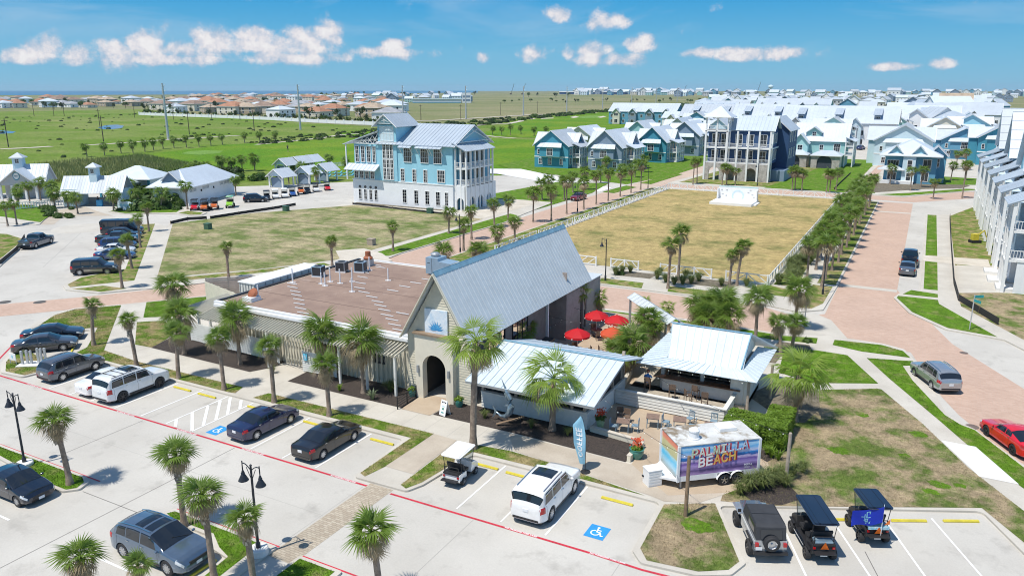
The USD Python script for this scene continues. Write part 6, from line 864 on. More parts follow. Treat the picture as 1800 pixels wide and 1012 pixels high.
for i, (x, y, t) in enumerate([(153, 275, 262), (184, 273, 262), (213, 269, 256), (234, 269, 254), (255, 267, 252), (270, 264, 254), (287, 261, 252), (306, 260, 247), (328, 259, 242), (350, 258, 242), (371, 256, 242), (391, 254, 241), (430, 251, 242), (457, 250, 237), (484, 249, 238), (866, 237, 228), (882, 238, 228), (897, 238, 222), (916, 236, 226), (939, 239, 227), (958, 238, 226)]):
    g = G(x, y); palm(g[0], g[1], max(3.2, hgt((x, y), t)), 'g', f'{ORD[i] if i < 20 else "last"} small palm from the left along the golf course', 1.25, 0, 'palms along the golf course', n=6, r=.15)
WPL = [o + ' palm from the left ' + w for n, w in ((4, 'in front of the club pavilion'), (2, 'at the left edge by the picket fence'), (3, 'standing behind the picket fence'), (1, 'before the gate house right end'), (2, 'left of the changing house'), (1, 'between gate house roof and changing house'), (1, 'against the changing house wall'), (1, 'left of the picket fence shrubs'), (1, 'at the gap between the cart row and the changing house'), (3, 'among the front cabanas'), (4, 'in the cluster behind the changing house roof'), (3, 'in the rear planting above the changing house'), (2, 'beside the pool loungers'), (2, 'between the rear cabanas'), (2, 'in the shrubs left of the changing house'), (2, 'beside the hipped pavilion')) for o in ['first', 'second', 'third', 'fourth'][:n]]
for i, (x, y, t, s) in enumerate([(31, 364, 333, .9), (53, 358, 327, 1), (72, 353, 322, 1), (35, 368, 341, .9), (14, 398, 362, .7), (30, 396, 360, .7), (97, 366, 342, 1.1), (120, 365, 345, 1), (137, 376, 348, 1.0), (200, 372, 342, 1.2), (240, 366, 340, 1), (284, 369, 340, 1.1), (330, 369, 328, 1.0), (92, 355, 327, 1.2), (415, 344, 318, 1.0), (490, 328, 307, .9), (508, 324, 305, .8), (558, 328, 302, .9), (391, 300, 282, 1.3), (408, 300, 284, 1.3), (426, 300, 280, 1.3), (448, 300, 280, 1.3), (348, 306, 290, 1.2), (331, 310, 296, 1.2), (365, 305, 291, 1.2), (580, 297, 279, 1.1), (608, 300, 284, 1.0), (532, 310, 292, 1.3), (520, 305, 292, 1.2), (300, 345, 322, 1.2), (310, 350, 330, 1.2), (232, 348, 325, 1.2), (225, 340, 320, 1.2)]):
    g = G(x, y); palm(g[0], g[1], max(1.8, hgt((x, y), t)), 'g', WPL[i], s, .1, 'palms around the west clubhouse buildings', n=6, r=.14)
# grasses, agaves, shrubs
def tuft(name, seed, n, h, spread, m, w=.012, curve=.6):
    rng = random.Random(seed); b = MB()
    for k in range(n):
        a = rng.uniform(0, 6.283); r0 = rng.uniform(0, .12) * spread; L = h * rng.uniform(.6, 1.1); o = np.array([math.cos(a), math.sin(a), 0]); t = np.array([-o[1], o[0], 0]); e = rng.uniform(.3, 1.0) * spread; p0 = o * r0; p1 = o * (r0 + e * .35) + (0, 0, L * .7); p2 = o * (r0 + e) + (0, 0, L * (1 - curve * rng.uniform(.2, .8))); b.add([p0 - t * w, p0 + t * w, p1 + t * w * .8, p1 - t * w * .8, p2], [(0, 1, 2), (0, 2, 3), (3, 2, 4)])
    p = proto(name); put(p, 'blades', b, m); return p
T_grass = [tuft('grass_tuft', i, 130, .75, .55, 'grass_blade') for i in range(3)]; T_big = [tuft('grass_clump', 9 + i, 220, 1.0, .85, 'grass_blade', .016) for i in range(2)]; T_agave = [tuft('agave_rosette', 20 + i, 24, .75, .6, 'agave_grey', .05, .25) for i in range(2)]; T_yucca = [tuft('yucca_rosette', 25 + i, 46, .7, .55, 'leaf_lime', .03, .3) for i in range(2)]
def plant(name, label, cat, px, py, ref, s=1.0, z=.14, group=None, world=None):
    g = world if world is not None else G(px, py, z); thing(name, label, cat, (g[0], g[1], z), R.uniform(0, 6), group, scale=s, proto=ref)
plant('agave', 'grey green agave with upright leaves in the mulch near the black railing', 'agave', 655, 702, T_agave[0], 1.1); plant('yucca', 'light green yucca in the mulch left of the agave', 'yucca', 597, 687, T_yucca[0], .8); plant('grass_tussock', 'big soft grass clump beside the black railing', 'grass clump', 687, 688, T_big[0], 1.1)
for px, py, l in ((852, 735, 'grass tuft between the tall palm and the fish sculpture'), (934, 752, 'grass tuft right of the fish sculpture'), (998, 765, 'grass tuft behind the feather flag foot'), (480, 655, 'grass tuft by the slat gate')): plant('grass_tussock', l, 'grass clump', px, py, R.choice(T_grass), 1.0)
for i, (px, py, s) in enumerate([(1300, 868, .8), (1318, 862, 1.2), (1338, 858, 1.3), (1355, 850, 1.2), (1372, 843, 1.1), (1392, 838, 1.1), (1410, 830, .9), (1380, 855, .9)]): plant('grass_tussock', 'feathery ornamental grass clump behind the back end of the food trailer', 'grass clump', px, py, R.choice(T_big), s, group='grass clumps behind the trailer')
for i, (px, py, s) in enumerate([(1352, 778, 1.1), (1362, 792, 1.2), (1356, 804, 1.1), (1368, 808, 1.0), (1348, 798, .9)]): plant('yucca', 'bright spiky yucca between the trailer and the wooden post', 'yucca', px, py, R.choice(T_yucca), s, group='yuccas beside the trailer')
for i, (px, py, s) in enumerate([(1082, 483, 1.3), (1094, 480, 1.2), (1108, 479, 1.2), (1155, 490, 1.4), (1170, 496, 1.3), (1185, 500, 1.3), (1200, 500, 1.4), (1215, 498, 1.3), (1228, 494, 1.3), (1160, 483, 1.2), (1205, 488, 1.3), (1268, 502, 1.2), (1312, 503, 1.2)]): plant('grass_tussock', 'soft grey green grass clump in the beds at the park front', 'grass clump', px, py, R.choice(T_big), s, group='grass clumps at the park front')
for i in range(120): y = 89.3 + i * .655; plant('grass_tussock', 'soft grass clump in the strip beside the right park fence', 'grass clump', 0, 0, R.choice(T_big), R.uniform(1.2, 1.8), group='grass clumps along the right park fence', world=(-12.5 + R.uniform(-.9, 1.1), y, .14))
def leaf_ball(name, seed, n, r, m, lf=.07, flat=.75, ground=True, core=True):
    rng = random.Random(seed); b = MB()
    for k in range(n):
        v = np.array([rng.gauss(0, 1), rng.gauss(0, 1), rng.gauss(0, 1)]); v /= np.linalg.norm(v); v[2] = abs(v[2]) if ground else v[2]; lump = .82 + .22 * math.sin(5 * v[0] + seed) * math.cos(4 * v[1] + 2 * v[2]); p = v * r * lump * rng.uniform(.72, 1.04) * np.array([1, 1, flat]); a = np.array([rng.gauss(0, 1), rng.gauss(0, 1), rng.gauss(0, 1)]); a -= v * (a @ v) * .6; a /= np.linalg.norm(a); c = np.cross(a, v + .3 * np.array([rng.gauss(0, 1), rng.gauss(0, 1), rng.gauss(0, 1)])); c /= np.linalg.norm(c) + 1e-9; s = lf * rng.uniform(.6, 1.3); b.add([p - a * s, p + c * s * .5, p + a * s, p - c * s * .5], [(0, 1, 2), (0, 2, 3)])
    p = proto(name); put(p, 'leaves', b, m)
    if core: put(p, 'twigs', MB().sphere((0, 0, r * flat * .1), r * .62, 1, (1, 1, flat)), 'leaf_dark')
    return p
B_shrub = [leaf_ball('shrub', i, 420, .6, 'leaf_green', .09) for i in range(2)]; B_lime = leaf_ball('lime_shrub', 7, 420, .45, 'leaf_lime', .08); B_far = [leaf_ball('bush', 12 + i, 260, 1.6, 'leaf_dark' if i else 'leaf_green', .34, .7) for i in range(2)]
# clipped hedge
def hedge_block(x0, x1, y0, y1, h, label):
    b = MB(); rng = random.Random(3)
    for k in range(9000):
        f = rng.random(); u, v = rng.uniform(x0, x1), rng.uniform(y0, y1); z = h * rng.random()
        if f < .45: p, nrm = np.array([u, v, h]), np.array([0, 0, 1.])
        elif f < .6: p, nrm = np.array([u, y0, z]), np.array([0, -1., 0])
        elif f < .75: p, nrm = np.array([x1, v, z]), np.array([1., 0, 0])
        elif f < .9: p, nrm = np.array([x0, v, z]), np.array([-1., 0, 0])
        else: p, nrm = np.array([u, y1, z]), np.array([0, 1., 0])
        q = meshkit.noise(p * 2.2) * .22 - .12; p = p + nrm * q + np.array([rng.gauss(0, .03), rng.gauss(0, .03), rng.gauss(0, .03)]); a = np.array([rng.gauss(0, 1) for _ in range(3)]); a -= nrm * (a @ nrm) * .5; a /= np.linalg.norm(a); c = np.cross(a, nrm + .4 * np.array([rng.gauss(0, 1) for _ in range(3)])); c /= np.linalg.norm(c); s = rng.uniform(.04, .09); b.add([p - a * s, p + c * s * .55, p + a * s, p - c * s * .55], [(0, 1, 2), (0, 2, 3)])
    g = thing('clipped_hedge', label, 'hedge', (0, 0, .14)); put(g, 'leaves', b, 'leaf_lime', kind='stuff'); put(g, 'twigs', bx(x0 + .12, x1 - .12, y0 + .12, y1 - .12, 0, h - .12), 'leaf_dark')
hedge_block(-9.3, -7.1, 45.5, 48.0, 1.35, 'front block of bright clipped hedge beside the food trailer'); hedge_block(-7.05, -5.5, 45.9, 49.6, 1.5, 'rear block of bright clipped hedge beside the bright fan palm')
for px, py, ref, s, l in ((1130, 700, B_lime, .6, 'low shrub under the parapet behind the middle patio table'), (1195, 708, B_lime, .6, 'low shrub under the parapet right of the middle table'), (1235, 716, B_lime, .7, 'low shrub under the parapet near the trailer roof'), (1420, 600, B_shrub[0], .9, 'dark shrub by the street sign at the corner'), (1352, 612, B_lime, 1.0, 'lime shrub below the corner palms'), (1282, 608, B_lime, 1.1, 'lime green shrub behind the bar roof ridge'), (1090, 482, B_shrub[1], 1.1, 'rounded shrub below the park lamp post')): plant('shrub', l, 'shrub', px, py, ref, s)
for i in range(22): g = G(R.uniform(70, 138), R.uniform(366, 384)); plant('shrub', 'low grey green shrub in the bed before the white picket fence', 'shrub', 0, 0, R.choice(B_shrub), R.uniform(1.0, 1.7), group='shrubs before the picket fence', world=(g[0], g[1], .1))
for i in range(60): x = R.uniform(205, 325); g = G(x, 340 + R.uniform(0, 34) - (x - 205) * .02); plant('shrub', 'leafy shrub in the planting beside the changing house', 'shrub', 0, 0, R.choice(B_shrub + [B_far[0]]), R.uniform(1.2, 2.4) if i % 5 else .9, group='shrubs beside the changing house', world=(g[0], g[1], .1))
for i in range(40): x = R.uniform(270, 460); g = G(x, 300 + R.uniform(0, 18)); plant('shrub', 'dark green shrub behind the changing house', 'shrub', 0, 0, B_far[i % 2], R.uniform(.9, 1.5), group='shrubs behind the changing house', world=(g[0], g[1], 0))
def scatter(name, label, cat, pts, refs, srange, z=0.0):
    pi = UsdGeom.PointInstancer.Define(stage, unique('/World', name)); data(pi.GetPrim(), label=label, category=cat, kind='stuff'); rel = []
    for i, r in enumerate(refs): q = UsdGeom.Xform.Define(stage, f'{pi.GetPath()}/model_{"abcdef"[i]}'); q.GetPrim().GetReferences().AddInternalReference(r); rel.append(q.GetPath())
    pi.CreatePrototypesRel().SetTargets(rel); n = len(pts); rg = random.Random(n); pi.CreateProtoIndicesAttr([rg.randrange(len(refs)) for _ in range(n)]); pi.CreatePositionsAttr([Gf.Vec3f(float(p[0]), float(p[1]), z) for p in pts]); s = [rg.uniform(*srange) for _ in range(n)]; pi.CreateScalesAttr([Gf.Vec3f(a, a, a) for a in s]); pi.CreateOrientationsAttr([Gf.Quath(math.cos(t), 0, 0, math.sin(t)) for t in (rg.uniform(0, 3.1) for _ in range(n))])
def inpoly(poly, n, seed):
    rg = random.Random(seed); x0, y0, x1, y1 = poly.bounds; out = []; pp = shapely.prepared.prep(poly)
    while len(out) < n:
        p = (rg.uniform(x0, x1), rg.uniform(y0, y1))
        if pp.contains(Point(p)): out.append(p)
    return out
import shapely.prepared
scatter('marsh_scrub', 'scattered low scrub over the green marsh', 'scrub', inpoly(pxs((-100, 260), (0, 205), (240, 198), (430, 212), (690, 228), (560, 240), (300, 255), (160, 275), (-100, 300)), 130, 1), B_far, (.3, 1.0), -.2); scatter('marsh_scrub', 'dense scrub on the dunes at the far end of the golf course', 'scrub', inpoly(pxs((690, 222), (900, 207), (1060, 194), (1200, 182), (1240, 186), (1130, 192), (930, 210), (820, 224)), 420, 2), B_far, (.6, 2.2), -.2); scatter('marsh_scrub', 'scrub line between the fairway and the dirt road', 'scrub', inpoly(pxs((420, 250), (560, 236), (700, 224), (760, 228), (600, 244), (480, 254)), 160, 3), B_far, (.5, 1.1), -.2)
def wild(name, label, poly, n, h, w, m, seed, z=0.0):
    rg = np.random.default_rng(seed); P = np.array(inpoly(poly, n, seed)); a = rg.uniform(0, 6.28, n); hh = h * rg.uniform(.6, 1.15, n); o = np.column_stack([np.cos(a), np.sin(a)]); V = np.empty((n, 3, 3)); V[:, 0, :2] = P - o * w; V[:, 1, :2] = P + o * w; V[:, :2, 2] = z; V[:, 2, :2] = P + rg.normal(0, .3 * h, (n, 2)); V[:, 2, 2] = z + hh; put(None, name, (V.reshape(-1, 3), np.arange(n * 3).reshape(-1, 3)), m, label, 'grass', kind='stuff')
wild('reeds', 'tall pale reeds behind the gate house', pxs((50, 312), (60, 293), (150, 283), (230, 284), (290, 294), (270, 306), (170, 318), (60, 322)), 4500, 1.7, .16, 'reed_blade', 4); wild('rough_grass', 'rough grass fringe left of the fairway', pxs((160, 281), (250, 272), (330, 286), (420, 300), (300, 306), (230, 290)), 7000, .8, .10, 'grass_blade', 5)
for i, (pg, m, dens, z) in enumerate(LAWNS): pg = pg.difference(Polygon([(2.9, 52.4), (5.05, 52.4), (7.0, 47.9), (4.85, 47.9)])); wild('grass_blades', 'short grass blades growing on the lawns and verges', pg, int(pg.area * dens), .075, .016, m, 40 + i, z)
for k, (x, y, r, l) in enumerate(((1475, 792, .6, 'in the middle of the large dry lawn'), (1515, 728, .5, 'near the bright fan palm on the dry lawn'), (1590, 800, .35, 'right of the middle of the dry lawn'), (1650, 851, .55, 'behind the flag cart on the dry lawn'), (1688, 853, .35, 'right of the one behind the flag cart'), (1636, 863, .4, 'just behind the right lot kerb'), (1615, 763, .55, 'beside the bright sidewalk panel'), (1224, 922, .8, 'at the foot of the bare wooden post'))):
    c = G(x, y, .14)[:2]; P_ = [(c[0] + r * (.75 + .5 * meshkit.noise(np.array([3 * math.cos(t) + k * 9, 3 * math.sin(t), 0.]))) * math.cos(t), c[1] + r * .8 * (.7 + .6 * meshkit.noise(np.array([4 * math.cos(t), 4 * math.sin(t) + k * 7, 5.]))) * math.sin(t)) for t in np.linspace(0, 6.283, 40)[:-1]]; put(None, 'grass_patch', MB().poly(Polygon(P_).buffer(0), .1385), 'green_lawn', 'bright green grass patch ' + l, 'grass', kind='structure')
ch = np.random.default_rng(8); mb_ = MB()
for pg in [Polygon([(-57.2, 40.5), (-58.3, 44.8), (-44.5, 43.3), (-45.2, 40.3)]), Polygon([(-41.1, 42), (-41.1, 40.3), (-30.4, 40.3), (-30.6, 43.1)]), Polygon([(-27.7, 42.9), (-27.8, 40.4), (-21.6, 40.45), (-13.8, 40.1), (-13.65, 42.3), (-17.0, 43.0)]), Polygon([(-7.0, 39.9), (-5.6, 42.5), (-4.9, 42.2), (-3.7, 40.5), (-4.6, 39.3)])]:
    for p in inpoly(pg, int(pg.area * 70), 9): a = ch.uniform(0, 3.14); o = np.array([math.cos(a), math.sin(a), 0]) * ch.uniform(.02, .05); t = np.array([-o[1], o[0], 0]) * .4; c = np.array([*p, .15 + ch.uniform(0, .02)]); mb_.add([c - o, c + t, c + o + (0, 0, ch.uniform(0, .03)), c - t], [(0, 2, 1), (0, 3, 2)])
put(None, 'mulch_chips', mb_, surf('chip', (.03, .024, .02), .9, vs=30, col2=(.13, .10, .085)), 'loose dark wood chips on the mulch beds', 'mulch', kind='stuff')
# broadleaf trees for the far houses
def far_tree(name, seed, m):
    rng = random.Random(seed); p = proto(name); b = MB()
    for k in range(9):
        c = np.array([rng.uniform(-1.6, 1.6), rng.uniform(-1.6, 1.6), rng.uniform(2.6, 4.8)])
        for j in range(34): v = np.array([rng.gauss(0, 1) for _ in range(3)]); v /= np.linalg.norm(v); q = c + v * rng.uniform(.5, 1.15); a = np.array([rng.gauss(0, 1) for _ in range(3)]); a /= np.linalg.norm(a); e = np.cross(a, v); s = .38; b.add([q - a * s, q + e * s * .6, q + a * s, q - e * s * .6], [(0, 1, 2), (0, 2, 3)])
    put(p, 'crown', b, m); t = tb([(0, 0, 0), (0, .05, 1.6), (.1, 0, 3.4)], [.22, .17, .1], 6)
    for a in (0.5, 2.6, 4.4): t.tube([(0, .05, 1.7), (math.cos(a) * .9, math.sin(a) * .9, 3.3)], [.1, .05], 5)
    put(p, 'trunk', t, 'bark'); return p
TREES = [far_tree('leafy_tree', 1, 'leaf_dark'), far_tree('leafy_tree', 2, 'leaf_green')]
# ================================================================ HOUSES
for n_, c_ in dict(wall_sky=(.30, .58, .70), wall_teal=(.05, .26, .36), wall_navy=(.025, .07, .17), wall_slate=(.20, .27, .36), wall_aqua=(.36, .60, .60), wall_blue=(.12, .32, .46), wall_pale=(.55, .68, .74), wall_cream=(.62, .58, .48), wall_tan=(.42, .34, .24), wall_grey=(.45, .46, .47), wall_seafoam=(.30, .52, .50), wall_yellow=(.60, .52, .28)).items(): surf(n_, c_, .7, var=.04, vs=.5, fine=(6, .03))
surf('wall_white', (.76, .77, .78), .7, var=.03, vs=.4); surf('stone_grey', (.40, .37, .34), .9, vs=1.2, var=.2, fine=(5, .15)); surf('terracotta', (.34, .17, .10), .8, vs=.3, var=.15); surf('roof_brown', (.24, .17, .13), .85, vs=.3, var=.2); surf('roof_tan', (.38, .30, .22), .85, vs=.3, var=.2); surf('roof_slate', (.30, .31, .33), .8, vs=.3, var=.15); surf('porch_dark', (.05, .06, .08), .8)
def gable(par, x0, x1, y0, y1, z0, h, rise, axis, wall, roofm, over=.5, n=8, trim=WP, name='roof'):
    """body with a ridge along y (gable faces the street) or along x"""
    if axis == 'y':
        put(par, 'wall', stand(Polygon([(x0, z0), (x1, z0), (x1, h), ((x0 + x1) / 2, h + rise), (x0, h)]), y1 - y0, (0, y0), (1, 0)), wall); xm = (x0 + x1) / 2; k = rise / ((x1 - x0) / 2); o = over
        rplane(par, (x1 + o, y0 - o, h - k * o + .1), (x1 + o, y1 + o, h - k * o + .1), (xm, y1 + o, h + rise + .1), (xm, y0 - o, h + rise + .1), n, roofm, name=name); rplane(par, (x0 - o, y1 + o, h - k * o + .1), (x0 - o, y0 - o, h - k * o + .1), (xm, y0 - o, h + rise + .1), (xm, y1 + o, h + rise + .1), n, roofm, name=name)
        for s in (x0 - o, x1 + o): put(par, 'barge_board', bm((s, y0 - o - .03, h - k * o), (xm, y0 - o - .03, h + rise), .08, .3, up=(0, 1, 0)), trim)
    else:
        put(par, 'wall', stand(Polygon([(y0, z0), (y1, z0), (y1, h), ((y0 + y1) / 2, h + rise), (y0, h)]), x1 - x0, (x1, 0), (0, 1)), wall); ym = (y0 + y1) / 2; k = rise / ((y1 - y0) / 2); o = over
        rplane(par, (x0 - o, y0 - o, h - k * o + .1), (x1 + o, y0 - o, h - k * o + .1), (x1 + o, ym, h + rise + .1), (x0 - o, ym, h + rise + .1), n, roofm, name=name); rplane(par, (x1 + o, y1 + o, h - k * o + .1), (x0 - o, y1 + o, h - k * o + .1), (x0 - o, ym, h + rise + .1), (x1 + o, ym, h + rise + .1), n, roofm, name=name)
        for s in (y0 - o, y1 + o): put(par, 'barge_board', bm((x1 + o + .03, s, h - k * o), (x1 + o + .03, ym, h + rise), .3, .08), trim)
def hip(par, x0, x1, y0, y1, h, rise, roofm, over=.5, ridge=0.0, name='roof'):
    o = over; A, B, C, D = (x0 - o, y0 - o, h), (x1 + o, y0 - o, h), (x1 + o, y1 + o, h), (x0 - o, y1 + o, h); xm, ym = (x0 + x1) / 2, (y0 + y1) / 2
    if ridge >= 0: P, Q = (xm - ridge, ym, h + rise), (xm + ridge, ym, h + rise)
    else: P, Q = (xm, ym + ridge, h + rise), (xm, ym - ridge, h + rise)
    b = MB()
    if ridge >= 0: b.quad(A, B, Q, P).quad(C, D, P, Q).tri(B, C, Q).tri(D, A, P)
    else: b.tri(A, B, P).quad(B, C, Q, P).tri(C, D, Q).quad(D, A, P, Q)
    b.quad(A, D, C, B); put(par, name, b, roofm); put(par, 'fascia', bx(x0 - o, x1 + o, y0 - o - .04, y0 - o, h - .18, h + .02).box(x1 + o, x1 + o + .04, y0 - o, y1 + o, h - .18, h + .02), WP)
def wins(par, face, c, lst, glass='window_dark'):
    """face 'f' (looks -y, c = y), 'r' (looks +x, c = x); lst of (position, z, w, h, nx, ny)"""
    for u, z, w, h, nx, ny in lst: window(par, (u, c, z) if face == 'f' else (c, u, z), (1, 0) if face == 'f' else (0, 1), w, h, nx, ny, glass=glass, fw=.12)
def porch(par, x0, x1, y0, y1, floors, top, nx, ny, railm=WP, colm=WP, faces='fr', cw=.13):
    for z in floors: put(par, 'porch_floor', bx(x0, x1, y0, y1, z - .28, z), colm)
    P = ([(x0 + (x1 - x0) * k / nx, y0) for k in range(nx + 1)] if 'f' in faces else []) + ([(x1, y0 + (y1 - y0) * k / ny) for k in range(0 if 'f' not in faces else 1, ny + 1)] if 'r' in faces else [])
    for x, y in P: put(par, 'column', bx(x - cw, x + cw, y - cw, y + cw, 0, top), colm)
    for z in floors:
        for ok, a, b in (('f' in faces, (x0, y0), (x1, y0)), ('r' in faces, (x1, y0), (x1, y1))):
            if not ok: continue
            r = bm((*a, z + 1.0), (*b, z + 1.0), .08).beam((*a, z + .15), (*b, z + .15), .06); L = math.dist(a, b); n = int(L / .28)
            for k in range(1, n): t = k / n; x, y = a[0] + (b[0] - a[0]) * t, a[1] + (b[1] - a[1]) * t; r.box(x - .025, x + .025, y - .025, y + .025, z + .15, z + 1.0)
            put(par, 'railing', r, railm)
# big sky blue building
bb = thing('sky_blue_building', 'large sky blue and white building with square tower and pale metal roofs', 'building'); X0, X1, Y0, Y1 = -99.0, -75.7, 118.2, 131.5
put(bb, 'base_wall', bx(X0, X1, Y0, Y1, 0, 4.6), 'wall_white'); put(bb, 'band', bx(X0 - .08, X1 + .08, Y0 - .08, Y1, 4.6, 4.8), WP); put(bb, 'dark_footing', bx(X0 + 1, X1 - 2, Y0 - 1.3, Y0 - .2, 0, .18), 'soil_dark')
gable(bb, -92.0, X1, Y0 + .05, Y1, 4.8, 12.0, 3.3, 'x', 'wall_sky', 'grey_roof', n=22, over=.7); put(bb, 'wall', bx(X0 + .6, -92.0, Y0 + .1, Y1, 4.8, 11.8), 'wall_sky')
rplane(bb, (X0 - 1.6, Y0 - .6, 11.5), (-92.0, Y0 - .6, 14.2), (-92.0, Y1, 14.2), (X0 - 1.6, Y1, 11.5), 8, 'grey_roof'); put(bb, 'truss', bm((X0 - .4, Y0 - .3, 11.9), (-92.2, Y0 - .3, 13.9), .12).beam((X0 - .4, Y0 - .3, 11.7), (-92.2, Y0 - .3, 11.7), .12), WP)
for k in range(5): x = X0 + .6 + k * 1.25; put(bb, 'truss_web', bm((x, Y0 - .3, 11.7), (x + 1.2, Y0 - .3, 12.2 + .36 * k), .08).beam((x + 1.2, Y0 - .3, 11.7), (x, Y0 - .3, 11.9 + .33 * k), .08), WP)
for y in (Y0 - .3, Y1 - .5): put(bb, 'column', bx(X0 - 1.2, X0 - 1.0, y - .1, y + .1, 4.6, 11.7), WP)
put(bb, 'tower', bx(-92.3, -88.0, Y0 - .15, Y0 + 6, 4.8, 15.4), 'wall_sky'); put(bb, 'tower_band', bx(-92.4, -87.9, Y0 - .25, Y0 + 6.1, 12.0, 12.2), WP); gable(bb, -92.3, -88.0, Y0 - .15, Y0 + 6, 15.3, 15.5, 1.7, 'y', 'wall_sky', 'grey_roof', n=8, over=.75)
put(bb, 'truss_web', bm((-91.6, Y0 - .8, 15.7), (-89.4, Y0 - .8, 16.5), .07).beam((-88.7, Y0 - .8, 15.7), (-90.9, Y0 - .8, 16.5), .07).beam((-92, Y0 - .8, 15.6), (-88.3, Y0 - .8, 15.6), .09).beam((-90.15, Y0 - .8, 15.6), (-90.15, Y0 - .8, 17), .07), WP)
window(bb, (-90.15, Y0 - .15, 12.4), (1, 0), 3.0, 2.5, 4, 2, glass='wall_pale'); wins(bb, 'f', Y0 + .02, [(-97.6, 8.2, .75, 2.9, 2, 4), (-96.2, 8.2, .75, 2.9, 2, 4), (-94.8, 8.2, .75, 2.9, 2, 4), (-93.5, 8.2, .55, 2.9, 2, 4), (-85.6, 8.6, 1.6, 2.9, 4, 3), (-81.8, 8.6, 1.6, 2.9, 4, 3), (-78.9, 8.6, 1.6, 2.9, 4, 3), (-86.9, 5.0, .7, 2.2, 2, 4), (-84.2, 5.0, .7, 2.2, 2, 4), (-81.7, 5.0, .7, 2.2, 2, 4), (-78.2, 5.2, 1.5, 2.1, 4, 3), (-86.6, .9, .8, 2.4, 2, 4), (-83.9, .9, .8, 2.4, 2, 4), (-81.4, .9, .8, 2.4, 2, 4), (-79, .9, .8, 2.4, 2, 4), (-77.1, .9, .6, 2.4, 2, 4), (-97.3, .9, .6, 1.9, 2, 3), (-96, .9, .6, 1.9, 2, 3), (-94.7, .9, .6, 1.9, 2, 3), (-93.4, .9, .6, 1.9, 2, 3), (-98, 5.0, .8, 1.3, 2, 2), (-96.7, 5.0, .8, 1.3, 2, 2), (-95.4, 5.0, .8, 1.3, 2, 2), (-94.1, 5.0, .8, 1.3, 2, 2)])
wins(bb, 'f', Y0 - .15, [(-90.9 + k * .85, z, .62, h, 2, n) for k in range(3) for z, h, n in ((5.1, 2.0, 3), (7.3, 1.5, 2), (9.1, 2.8, 4))])
for x in (-97.3, -96, -94.7, -93.4): put(bb, 'round_vent', stand(Point(x, 3.3).buffer(.28, quad_segs=4), .06, (0, Y0 - .06), (1, 0)), 'window_dark')
rplane(bb, (X0 - .8, Y0 - 1.6, 6.7), (-92.2, Y0 - 1.6, 6.7), (-92.2, Y0 + .1, 7.8), (X0 - .8, Y0 + .1, 7.8), 8, WR, name='porch_roof')
for x in (-85.6, -81.8, -78.9): rplane(bb, (x - 1.4, Y0 - 1.2, 11.3), (x + 1.4, Y0 - 1.2, 11.3), (x + 1.4, Y0, 11.9), (x - 1.4, Y0, 11.9), 3, 'grey_roof', name='awning'); put(bb, 'bracket', bm((x - 1.2, Y0, 9.9), (x - 1.2, Y0 - 1.1, 11.3), .07), WP); put(bb, 'bracket', bm((x + 1.2, Y0, 9.9), (x + 1.2, Y0 - 1.1, 11.3), .07), WP)
put(bb, 'base_wall', stand(arch_wall(2.6, 4.6, [(1.3, 1.5, 1.7)], 1), .3, (X1, Y0 + .4), (1, 0)), 'wall_white'); put(bb, 'base_wall', stand(arch_wall(11, 4.6, [(2.2, 1.9, 1.6), (5.2, 1.9, 1.6), (8.4, 1.9, 1.6)], 1), .3, (X1 + 2.6, Y0 + .4), (0, 1)), 'wall_white'); put(bb, 'dark_interior', bx(X1 + .1, X1 + .3, Y0 + 1.6, Y1, 0, 11.5), 'wall_blue')
porch(bb, X1 + .3, X1 + 2.6, Y0 + .5, Y0 + 10.2, (4.75, 7.9), 11.2, 2, 6); rplane(bb, (X1 + 3.0, Y0 - .2, 11.0), (X1 + 3.0, Y0 + 10.6, 11.0), (X1, Y0 + 10.6, 12.4), (X1, Y0 - .2, 12.4), 10, 'grey_roof', name='porch_roof')
for y in (Y0 + 3, Y0 + 5.4, Y0 + 7.8, Y0 + 10.2):
    for z in (5.0, 8.2): window(bb, (X1 + .3, y, z), (0, 1), 1.5, 2.3, 2, 1)
put(bb, 'truss_web', bm((X1 + .75, Y0 + 2, 12.6), (X1 + .75, Y0 + 7.5, 14.5), .1).beam((X1 + .75, Y1 - 2, 12.6), (X1 + .75, Y1 - 7.5, 14.5), .1).beam((X1 + .75, Y0 + .3, 12.4), (X1 + .75, Y1 - .3, 12.4), .12), WP)
